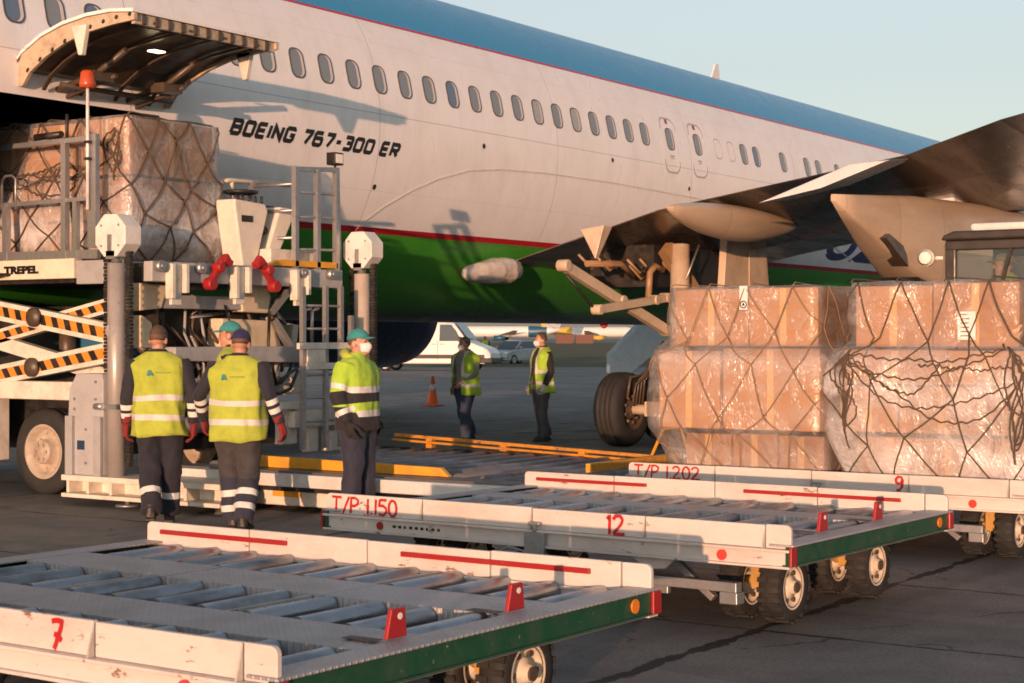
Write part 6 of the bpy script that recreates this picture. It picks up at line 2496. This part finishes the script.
        if logo:
            g = MB()
            yb = lambda z: -(0.158 * k * st) - 0.012
            def bp_(x, z):
                dx, dy = ln(z * k)
                w, db = 0.238 * st * k, 0.15 * st * k
                c = min(0.98, abs(x) / w) ** (1 / 0.75)
                return V(x + dx, -db * (max(0.02, 1 - c * c)) ** 0.375 + dy - 0.022, z * k)
            x0, z0 = 0.10, 1.30
            for tri in (((0.0, 0), (-.022, 0), (-.028, .05), (-.012, .05)), ((-.036, 0), (-.06, 0), (-.028, .05), (-.02, .035))):
                g.add([bp_(-(x0 - 0) - a_ if False else -(x0 + a_), z0 + b_) for a_, b_ in tri], [(0, 1, 2, 3)])
            g.build('logo_print', TEAL, vo, recalc=False)
            g = MB()
            for q in range(11):
                xa = -0.025 + q * 0.0125
                g.add([bp_(xa, 1.322), bp_(xa + 0.008, 1.322), bp_(xa + 0.008, 1.332), bp_(xa, 1.332)], [(0, 1, 2, 3)])
            g.build('small_print', paint('print_olive', (0.2, 0.24, 0.08), 0.7, dirt=0, bump=0) if 'print_olive' not in MATS else MATS['print_olive'], vo, recalc=False)
    # --- hands
    for s_, sd in (('L', -1), ('R', 1)):
        w, e = P['wr' + s_], P['el' + s_]
        d = (w - e).normalized()
        hd = (d + V(0, 0.05, -0.35)).normalized() if abs(d.z) > 0.5 else d
        g = MB()
        hand_mesh(g, w, hd, V(-sd, 0.15, 0), sd, 0.5, (1.22 if gloves else 1.03) * k)
        if gloves:
            g.tube([w - d * 0.075 * k, w - d * 0.02 * k, w + d * 0.02 * k], [.05 * k, .047 * k, .036 * k], 12)
        hm = remesh(g, 0.0052, 2, 'hand')
        hm.polygons.foreach_set('use_smooth', [True] * len(hm.polygons))
        link('glove' if gloves else 'hand', hm, gloves or SKIN, t if gloves else body)
    # --- hair, cap, mask
    def dome(rad, c, low, th=28):
        """ellipsoid shell above a lower edge low(azimuth from the face, degrees)"""
        gg = MB()
        rows = []
        for i in range(13):
            row = []
            for j in range(th):
                az = 360 * j / th
                zl = low(az)
                ph = R(90) - (R(90) - zl) * i / 12
                row.append(V(c[0] + rad[0] * math.cos(ph) * math.sin(R(az)), c[1] + rad[1] * math.cos(ph) * math.cos(R(az)), c[2] + rad[2] * math.sin(ph)))
            rows.append(row)
        gg.loft([[HM @ p for p in r] for r in rows], caps=True)
        return gg
    if hair:
        def lowh(az):
            a = abs((az + 180) % 360 - 180)
            return R(42) if a < 50 else (R(42 - (a - 50) * 1.9) if a < 90 else R(-18 - min(6, (a - 90) * 0.2)))
        ho = dome((.0775, .0975, .1005), (0, -.012, .036), lowh).build('hair', HAIRFADE, body)
        dome((.0782, .0983, .1025), (0, -.012, .0365), lambda az: lowh(az) + R(3) if abs((az + 180) % 360 - 180) < 60 else R(14 - 8 * min(1, max(0, (abs((az + 180) % 360 - 180) - 90) / 60)))).build('hair_top', hair, ho)
    if cap:
        def lowc(az):
            a = abs((az + 180) % 360 - 180)
            return R(8 - a * 0.07)
        cg = dome((.086, .106, .096), (0, -.008, .042), lowc)
        co = cg.build('cap', cap, t)
        md = co.modifiers.new('s', 'SOLIDIFY')
        md.thickness = 0.006
        g = MB()
        r0, r1 = [], []
        for j in range(13):
            a = R(-62 + 124 * j / 12)
            x0, y0 = .084 * math.sin(a), -.008 + .104 * math.cos(a)
            ext = .072 * math.cos(a * 0.95) ** 0.6
            r0.append(HM @ V(x0, y0 - 0.006, .058))
            r1.append(HM @ V(x0 * 1.02, y0 + ext, .046 - 0.010 * abs(math.sin(a))))
        g.loft([r0, r1], closed=False)
        vz = g.build('visor', cap, co)
        md = vz.modifiers.new('s', 'SOLIDIFY')
        md.thickness = 0.005
        g = MB()
        g.ell((0, -.008, .139), (.009, .009, .006), 8, 6, 0, HM)
        g.build('button', cap, co)
    if mask:
        rows = []
        for i in range(9):
            t_ = i / 8
            z = .008 - .098 * t_
            row = []
            for j in range(17):
                a = R(-78 + 156 * j / 16)
                bx = .066 - .014 * t_
                by = .074 + .026 * math.sin(math.pi * min(1, t_ * 1.05 + 0.05)) * max(0, math.cos(a)) ** 2 - .008 * t_
                row.append(HM @ V(bx * math.sin(a), .028 + by * math.cos(a), z + 0.018 * abs(math.sin(a)) * (t_ - 0.35) * 1.6))
            rows.append(row)
        g = MB()
        g.loft(rows, closed=False)
        mo = g.build('face_mask', mask, t)
        md = mo.modifiers.new('s', 'SOLIDIFY')
        md.thickness = 0.004
        g = MB()
        for sx in (-1, 1):
            g.tube([HM @ V(sx * .062, .042, -.01), HM @ V(sx * .079, .0, .018), HM @ V(sx * .086, -.022, 0), HM @ V(sx * .078, .0, -.03), HM @ V(sx * .055, .045, -.06)], 0.0022, 5)
        g.build('ear_loop', mask, mo)
    return t


G_CREW = 'ground crew in high visibility vests'
pa = person('bareheaded man seen from behind in yellow vest and navy workwear with dark red gloves', (-10.95, 10.85), (-0.16, 1.0), 1.775,
            J=dict(kneeL=(-.085, .03, .50), ankL=(-.07, -.20, .14), kneeR=(.095, .10, .5), ankR=(.075, .13, .09), elL=(-.285, -.02, 1.13), wrL=(-.295, .05, .88), elR=(.285, -.05, 1.13), wrR=(.29, -.02, .88)),
            head_yaw=-16, head_pitch=8, lean=(-0.015, 0.03), top=NAVYCL, bottom=NAVYCL, vest=HIVIS, gloves=GLOVERED, hair=HAIRBR, seed=1.3, leg_bands=(0.26,), arm_bands=(0.415, 0.49), logo=True, stout=1.0, group=G_CREW)
pb = person('man in navy cap seen from behind, yellow vest, white banded sleeves and red gloves', (-10.04, 10.86), (0.20, 1.0), 1.74,
            J=dict(kneeL=(-.10, .10, .51), ankL=(-.06, .08, .09), kneeR=(.10, .03, .50), ankR=(.115, -.16, .11), elL=(-.335, -.02, 1.17), wrL=(-.355, .13, .95), elR=(.325, -.09, 1.17), wrR=(.40, -.02, .93)),
            head_yaw=10, head_pitch=10, lean=(0.015, 0.03), top=NAVYCL, bottom=GREYTR, vest=HIVIS, gloves=GLOVERED, hair=HAIRBR, cap=CAPNAVY, seed=4.1, leg_bands=(0.20, 0.33), arm_bands=(0.36, 0.44), logo=True, stout=1.04, group=G_CREW,
            zone=lambda p: 0.45 - p.z)
pf = person('worker in turquoise cap and yellow vest, mostly hidden behind the man in navy cap', (-10.98, 11.86), (-1.0, 0.15), 1.82,
            top=NAVYCL, bottom=NAVYCL, vest=HIVIS, cap=CAPTEAL, hair=HAIRBR, seed=2.2, group=G_CREW, lean=(0, 0.03))
pc = person('man in turquoise cap and face mask, two tone lime and black jacket, standing sideways', (-9.47, 11.8), (0.95, -0.38), 1.745,
            J=dict(elL=(-.285, -.07, 1.14), wrL=(-.265, .02, .93), elR=(.285, -.06, 1.14), wrR=(.265, .03, .92), kneeL=(-.1, .03, .5), kneeR=(.1, .01, .5)),
            head_yaw=-4, head_pitch=-4, lean=(0, -0.01), top=HIVIS2, bottom=GREYTR, cap=CAPTEAL, hair=HAIRBR, gloves=BLACKCL, mask=MASK, seed=6.4, hood=True, stout=1.12, arm_bands=(0.22, 0.45), torso_bands=(1.20, 0.99),
            zone=lambda p: max(1.05 - p.z if not (p.y > 0.06 and p.z > 1.0) else -1, 0.06 - abs(p.z - 1.13 - 0.12 * p.y), 0.42 - p.z if p.z < 0.7 else -1), group=G_CREW, leg_bands=(0.28,))
pd = person('grey haired man in face mask, grey sweater, open lime vest and jeans', (-15.62, 22.2), (-0.75, -0.62), 1.68,
            J=dict(kneeL=(-.12, .10, .50), ankL=(-.15, .12, .09), kneeR=(.10, -.02, .5), ankR=(.12, -.22, .12), elL=(-.27, .0, 1.13), wrL=(-.12, .17, .98), elR=(.28, -.06, 1.13), wrR=(.27, .04, .90)),
            head_yaw=-12, top=GREYSW, bottom=JEANS, vest=HIVIS2, mask=MASKB, hair=HAIRGR, vest_open=True, seed=8.8, group=G_CREW, stout=1.16)
pe = person('man in white mask, black fleece and lime vest, facing left', (-14.65, 22.95), (-0.93, -0.36), 1.75,
            J=dict(kneeL=(-.11, .06, .50), ankL=(-.13, .03, .09), kneeR=(.10, .0, .5), ankR=(.12, -.12, .10), elL=(-.27, -.05, 1.13), wrL=(-.26, .06, .90), elR=(.27, -.05, 1.13), wrR=(.26, .07, .89)),
            top=BLACKCL, bottom=GREYPANT, vest=HIVIS2, mask=MASK, hair=HAIRBR, vest_open=True, gloves=GLOVEPALE, seed=9.7, group=G_CREW, stout=1.08)
gq = cw(-1.65, 104)
person('distant guard in dark clothes and yellow vest beyond the white van', (gq.x, gq.y), (0.1, 1.0), 1.78, top=BLACKCL, bottom=BLACKCL, vest=HIVIS, hair=HAIRBR, seed=3.3, detail=0.5, group=G_CREW)
person('loader operator bending beside the console, mostly hidden behind the stack on the bridge', (-13.62, 14.0), (0.9, -0.5), 1.72, base_z=2.41 - 0.38,
       J=dict(kneeL=(-.12, .25, .68), kneeR=(.12, .25, .68), ankL=(-.12, -.05, .47), ankR=(.12, -.05, .47), elL=(-.27, .08, 1.16), elR=(.27, .1, 1.16), wrL=(-.25, .27, 1.02), wrR=(.25, .28, 1.02)),
       top=NAVYCL, bottom=NAVYCL, vest=HIVIS, gloves=GLOVERED, cap=CAPNAVY, seed=5.5, arm_bands=(0.2, 0.42), lean=(0, 0.12), group=G_CREW)
# ---------------------------------------------------------------- traffic cone
g = MB()
g.box((-0.2, -0.2, 0.0), (0.2, 0.2, 0.04))
g.lathe([(0.04, 0.15), (0.06, 0.135), (0.70, 0.035), (0.73, 0.03), (0.73, 0.005)], (0, 0, 0), 'z', 28)
cone = thing('traffic_cone', 'orange traffic cone with a white collar, standing alone on the dark apron', 'traffic cone', (-24.4, 33.3, 0))
ORG[cone.name] = V(0, 0, 0)
g.build('cone_body', CONEORANGE, cone, bevel=0.008)
g = MB()
g.lathe([(0.38, 0.0885), (0.38, 0.092), (0.52, 0.070), (0.52, 0.066)], (0, 0, 0), 'z', 28)
g.build('reflective_collar', paint('cone_white', (0.7, 0.68, 0.65), 0.5), cone)

# ---------------------------------------------------------------- white van
vp = cw(-3.55, 86.0)
van = thing('delivery_van', 'white delivery van with a dark side strip, parked beyond the aircraft belly', 'van', vp, R(VIEW_YAW) + R(-14))
ORG[van.name] = V(0, 0, 0)


def side_body(g, prof, half, tuck, mi=0):
    """vehicle shell from a side outline (x,z), narrower towards the roof; tuck(z) = inset of the flank"""
    n = len(prof)
    L = [V(x, -(half - tuck(z)), z) for x, z in prof]
    Rr = [V(x, (half - tuck(z)), z) for x, z in prof]
    g.add(L + Rr, [list(range(n)), list(range(n, 2 * n))[::-1]] + [(i, n + i, n + (i + 1) % n, (i + 1) % n) for i in range(n)], mi)


g = MB()
vprof = [(-4.2, 0.45), (-4.2, 2.45), (-4.0, 2.62), (0.4, 2.66), (0.75, 2.58), (1.55, 1.55), (1.8, 1.42), (2.6, 1.12), (2.8, 0.88), (2.82, 0.45), (2.4, 0.36), (-4.0, 0.36)]
side_body(g, vprof, 0.99, lambda z: 0.16 * max(0, z - 1.2) / 1.4)
vb_ = g.build('van_body', WHITEAIR, van, bevel=0.06)
g = MB()
g.box((-4.1, -1.005, 0.62), (2.5, -0.985, 0.82))
g.build('rub_strip', DARK, van)
g = MB()
g.add([(0.15, -0.965, 1.5), (1.30, -0.965, 1.5), (1.02, -0.91, 2.0), (0.75, -0.872, 2.32), (0.15, -0.872, 2.32)], [(0, 1, 2, 3, 4)])
g.add([(0.92, -0.78, 2.40), (1.58, -0.85, 1.62), (1.58, 0.85, 1.62), (0.92, 0.78, 2.40)], [(0, 1, 2, 3)])
for p in g.v[5:]:
    p.x += 0.035
    p.z += 0.02
g.build('window', GLASS, van, recalc=False)
g = MB()
for x in (0.05, 1.42, -1.9):
    g.box((x, -0.995, 0.5), (x + 0.015, -0.90 if x > 1 else -0.93, 1.5))
g.box((0.2, -1.0, 1.32), (0.4, -0.98, 1.36))
g.box((-0.25, -1.0, 1.32), (-0.05, -0.98, 1.36))
g.build_each('door_seam', GREY, van)
g = MB()
g.box((2.2, -1.02, 0.40), (2.90, 1.0, 0.66))
g.build('bumper', DARK, van, bevel=0.05)
g = MB()
g.ell((2.55, -0.86, 0.96), (0.16, 0.10, 0.14), 14, 10)
g.build('headlight', LENS, van)
g = MB()
g.box((1.2, -1.2, 1.45), (1.32, -1.0, 1.72))
g.build('wing_mirror', DARK, van, bevel=0.03)


def road_wheel(parent, c, r=0.33, w=0.11):
    g = MB()
    g.lathe([(-w, r * 0.7), (-w, r * 0.95), (-w * 0.8, r), (w * 0.8, r), (w, r * 0.95), (w, r * 0.7)], c, 'y', 28, caps=False)
    o = g.build('wheel', BLACK, parent)
    g = MB()
    g.lathe([(-w * 0.9, r * 0.68), (-w * 0.7, r * 0.3), (-w * 0.95, 0.05), (w * 0.95, 0.05), (w * 0.7, r * 0.3), (w * 0.9, r * 0.68)], c, 'y', 20, caps=False)
    g.build('rim', STEEL, o)


for x in (1.55, -2.7):
    for y in (-0.88, 0.88):
        road_wheel(van, (x, y, 0.34), 0.34)

# ---------------------------------------------------------------- silver blue hatchback
cp = cw(0.25, 107.0)
car = thing('parked_car', 'silver blue hatchback parked at the edge of the grass, nose to the left', 'car', cp, R(VIEW_YAW) + R(232))
ORG[car.name] = V(0, 0, 0)
g = MB()
lower = [(-2.05, 0.45), (-2.1, 0.75), (-2.0, 0.98), (-1.0, 1.02), (0.75, 0.98), (1.6, 0.86), (1.98, 0.70), (2.08, 0.48), (2.0, 0.26), (1.75, 0.22), (-1.85, 0.22)]
side_body(g, lower, 0.88, lambda z: 0.10 * max(0, abs(z - 0.62) - 0.12))
g.build('car_body', CARGREY, car, bevel=0.06)
g = MB()
cab = [(-1.85, 0.98), (-1.45, 1.40), (-0.95, 1.52), (0.0, 1.53), (0.35, 1.47), (1.05, 0.98)]
side_body(g, cab, 0.82, lambda z: 0.30 * max(0, z - 0.98))
g.build('roof', CARGREY, car, bevel=0.05)
g = MB()
for sy in (-1, 1):
    g.add([(-1.5, sy * 0.826, 1.04), (0.86, sy * 0.826, 1.04), (0.28, sy * 0.715, 1.41), (-0.95, sy * 0.70, 1.45)], [(0, 1, 2, 3)])
g.add([(1.03, -0.72, 1.03), (1.03, 0.72, 1.03), (0.42, 0.62, 1.45), (0.42, -0.62, 1.45)], [(0, 1, 2, 3)])
g.add([(-1.84, -0.7, 1.05), (-1.84, 0.7, 1.05), (-1.48, 0.6, 1.42), (-1.48, -0.6, 1.42)], [(0, 1, 2, 3)])
for p in g.v[8:12]:
    p.x += 0.03
g.build('window', GLASS, car, recalc=False)
for sy in (-1, 1):
    g = MB()
    g.ell((1.83, sy * 0.66, 0.70), (0.16, 0.17, 0.08), 14, 10)
    g.build('headlight', LENS, car)
    g = MB()
    g.box((0.62, sy * 0.86, 1.0), (0.78, sy * 1.02, 1.12))
    g.build('wing_mirror', CARGREY, car, bevel=0.03)
g = MB()
g.box((2.04, -0.55, 0.34), (2.10, 0.55, 0.48))
g.box((1.98, -0.4, 0.58), (2.06, 0.4, 0.66))
g.build('grille', DARK, car, bevel=0.01)
for x in (1.28, -1.3):
    for y in (-0.79, 0.79):
        road_wheel(car, (x, y, 0.31), 0.31, 0.09)

# ---------------------------------------------------------------- boarding stairs behind the landing gear
sp_ = cw(3.35, 45.0)
stairs = thing('boarding_stairs', 'pale blue mobile boarding stairs behind the aircraft main wheels', 'boarding stairs', sp_, R(VIEW_YAW))
ORG[stairs.name] = V(0, 0, 0)
for y in (-0.8, 0.8):
    g = MB()
    g.prism([(-0.80, 0.70), (-0.80, 1.22), (0.05, 2.12), (1.9, 3.9), (3.2, 3.9), (3.2, 2.3), (1.6, 2.3), (-0.30, 0.70)], y - 0.03, y + 0.03, 'y')
    g.build('side_panel', LTBLUE, stairs, bevel=0.01)
g = MB()
for k in range(12):
    g.box((-0.7 + 0.21 * k, -0.77, 0.72 + 0.2 * k), (-0.47 + 0.21 * k, 0.77, 0.76 + 0.2 * k))
g.box((1.8, -0.77, 3.05), (3.2, 0.77, 3.12))
g.build_each('tread', STEEL, stairs)
g = MB()
g.box((-0.6, -0.85, 0.42), (4.2, 0.85, 0.70))
g.bar((0.2, -0.5, 0.7), (2.4, -0.5, 2.4), 0.1, 0.12)
g.bar((0.2, 0.5, 0.7), (2.4, 0.5, 2.4), 0.1, 0.12)
g.build('chassis', GREY, stairs, bevel=0.02)
for x in (0.2, 3.4):
    for y in (-0.75, 0.75):
        road_wheel(stairs, (x, y, 0.36), 0.36)

# ---------------------------------------------------------------- tractor behind the loaded dolly
tr = thing('tow_tractor', 'dark framed tow tractor with a driver, parked behind the loaded dolly', 'tractor', (-4.3, 17.3, 0))
ORG[tr.name] = V(-4.3, 17.3, 0)
CABBR = paint('cab_frame_dark', (0.035, 0.028, 0.024), 0.4, dirt=0.3)
x0, x1, y0, y1 = -5.77, -3.4, 16.5, 18.1
g = MB()
g.box((x0 - 0.2, y0 + 0.1, 0.5), (x1 + 2.5, y1 - 0.1, 1.3))
g.box((x0 + 0.1, y0 + 0.05, 1.3), (x1, y1 - 0.05, 1.75))
g.box((x1, y0 + 0.1, 1.3), (x1 + 2.4, y1 - 0.1, 1.7))
g.build('tractor_body', paint('tractor_cream', (0.55, 0.5, 0.42), 0.45), tr, bevel=0.05)
g = MB()
for x, y in ((x0 + 0.05, y0 + 0.05), (x1 - 0.05, y0 + 0.05), (x0 + 0.05, y1 - 0.05), (x1 - 0.05, y1 - 0.05)):
    g.box((x - 0.055, y - 0.045, 1.75), (x + 0.055, y + 0.045, 2.60))
g.box((x0, y0, 1.70), (x1, y0 + 0.07, 1.80))
g.box((x0, y0, 2.52), (x1, y0 + 0.07, 2.62))
g.box((x0, y1 - 0.07, 2.52), (x1, y1, 2.62))
g.build('cab_frame', CABBR, tr, bevel=0.015)
g = MB()
g.prism([(x0 - 0.03, 2.62), (x1 + 0.1, 2.62), (x1 + 0.1, 2.71), (x0 + 0.10, 2.71), (x0 - 0.0, 2.67)], y0 - 0.06, y1 + 0.06, 'y')
g.build('roof', CABBR, tr, bevel=0.02)
g = MB()
g.box((x0 + 0.22, y0 + 0.1, 2.712), (x1 + 0.1, y1 - 0.1, 2.79))
g.build('roof_hatch', WHITE, tr, bevel=0.03)
g = MB()
g.box((x0 + 0.11, y0 + 0.03, 1.80), (x1 - 0.1, y0 + 0.036, 2.52))
g.box((x0 + 0.03, y0 + 0.1, 1.80), (x0 + 0.036, y1 - 0.1, 2.52))
g.build_each('window', CLEAR, tr)
g = MB()
g.bar((x0 + 0.50, y0 + 0.02, 1.95), (x0 + 0.66, y0 + 0.02, 2.54), 0.03, 0.03)
g.build('wiper', DARK, tr)
g = MB()
g.lathe([(0.0, 0.05), (0.02, 0.085), (0.08, 0.085), (0.12, 0.04), (0.12, 0.005)][::-1], (-5.95, 16.42, 2.45), 'y', 24)
g.bar((-5.93, 16.5, 2.45), (-5.8, 16.53, 2.45), 0.03, 0.03)
wl = g.build('work_lamp', CREAM, tr)
g = MB()
g.lathe([(-0.012, 0.005), (-0.008, 0.05), (0.004, 0.075)], (-5.95, 16.42, 2.45), 'y', 24)
g.build('lamp_lens', LENS, wl)
g = MB()
g.box((-5.45, 17.2, 1.75), (-5.05, 17.7, 2.0))
g.box((-5.14, 17.2, 2.0), (-5.06, 17.7, 2.35))
g.build('seat', DARK, tr, bevel=0.03)
for x in (x0 + 0.45, x1 + 1.6):
    for y in (y0 + 0.2, y1 - 0.2):
        road_wheel(tr, (x, y, 0.5), 0.5, 0.16)
person('tractor driver in olive cap and yellow vest, seen through the cab window', (-5.30, 16.95), (-1.0, 0.1), 1.72, base_z=0.80,
       J=dict(hipL=(-.095, 0, .88), hipR=(.095, 0, .88), kneeL=(-.12, .38, .86), kneeR=(.12, .38, .86), ankL=(-.12, .42, .70), ankR=(.12, .42, .70), elL=(-.26, .12, 1.16), elR=(.26, .12, 1.16), wrL=(-.2, .36, 1.15), wrR=(.2, .36, 1.15)),
       top=HIVIS, bottom=NAVYCL, vest=HIVIS, cap=CAPOLIVE, hair=HAIRBR, seed=7.7, group=G_CREW)

# ---------------------------------------------------------------- far side of the airfield
for x, lab in ((15.5, 'brick red freight container on the far grass, left one of the pair'), (21.3, 'brick red freight container on the far grass, right one of the pair')):
    p = cw(x, 500)
    ct = thing('freight_container', lab, 'container', p, R(VIEW_YAW), 'containers on the far grass')
    ORG[ct.name] = V(0, 0, 0)
    g = MB()
    g.box((-2.6, -1.2, 0.05), (2.6, 1.2, 2.6))
    for k in range(22):
        g.box((-2.5 + 0.23 * k, -1.24, 0.2), (-2.4 + 0.23 * k, -1.2, 2.45))
    g.build('container_body', CONTAINER, ct)
    g = MB()
    for x_ in (-2.6, 2.5):
        g.box((x_, -1.25, 0.0), (x_ + 0.1, 1.25, 2.65))
    g.build_each('corner_post', DARK, ct)

FARW = paint('far_white', (0.7, 0.69, 0.67), 0.4, dirt=0, bump=0)
FARB = paint('far_blue', (0.02, 0.10, 0.17), 0.4, dirt=0, bump=0)
FARY = paint('far_yellow', (0.7, 0.42, 0.06), 0.4, dirt=0, bump=0)


def far_plane(x, y, yaw, label, finm, bandm):
    p = cw(x, y)
    t = thing('parked_airliner', label, 'airplane', p, R(VIEW_YAW + yaw), 'airliners parked across the field')
    ORG[t.name] = V(0, 0, 0)
    g = MB()
    prof = [(-20, 0.15, 4.6), (-15, 1.2, 4.2), (-10, 1.95, 3.9), (13, 1.98, 3.9), (16, 1.7, 3.8), (18.5, 0.9, 3.5), (19.3, 0.1, 3.3)]
    rings = [[V(x_, r * math.cos(R(15 * k)), z + r * math.sin(R(15 * k))) for k in range(24)] for x_, r, z in prof]
    g.loft(rings)
    g.build('fuselage', FARW, t)
    g = MB()
    rings = [[V(x_, (r + .02) * math.cos(R(15 * k)), z + (r + .02) * math.sin(R(15 * k))) for k in range(24)] for x_, r, z in ((-14.5, 1.28, 4.17), (-10, 1.95, 3.9), (-8.0, 1.96, 3.9))]
    g.loft(rings, caps=False)
    g.build('tail_band', bandm, t)
    g = MB()
    g.prism([(-19, 5.0), (-13.5, 5.8), (-17.5, 11.5), (-20.5, 11.5)], -0.2, 0.2, 'y')
    g.build('fin', finm, t)
    for s_ in (-1, 1):
        g = MB()
        g.add([(3, s_ * 1.5, 2.9), (-3, s_ * 1.5, 2.9), (-6.5, s_ * 16, 4.4), (-5, s_ * 16, 4.4), (3, s_ * 1.5, 2.5), (-3, s_ * 1.5, 2.6), (-6.5, s_ * 16, 4.3), (-5, s_ * 16, 4.3)],
              [(0, 1, 2, 3), (7, 6, 5, 4), (0, 4, 5, 1), (1, 5, 6, 2), (2, 6, 7, 3), (3, 7, 4, 0)])
        g.build('wing', FARW, t)
        g = MB()
        g.lathe([(3.6, 0.7), (3.7, 0.85), (1.5, 0.9), (-0.4, 0.5)], (0, s_ * 5.2, 1.7), 'x', 18)
        g.build('engine', bandm, t)
    g = MB()
    for px_, py_ in ((14, 0), (-1.5, 3), (-1.5, -3)):
        g.box((px_ - 0.12, py_ - 0.12, 0.5), (px_ + 0.12, py_ + 0.12, 3))
        g.lathe([(-0.4, 0.55), (0.4, 0.55)], (px_, py_, 0.55), 'y', 16)
    g.build_each('undercarriage', DARK, t)


far_plane(-2, 600, 172, 'white airliner parked across the field above the silver car, blue tail', FARB, FARB)
far_plane(30, 640, 10, 'white airliner parked across the field between the two masked men, yellow tail', FARY, FARY)
far_plane(62, 600, 168, 'white airliner parked across the field by the landing gear, dark blue tail', FARB, FARB)
far_plane(-48, 620, 5, 'white airliner parked across the field behind the white van', FARY, FARB)

bpy.data.scenes.remove(TMP)
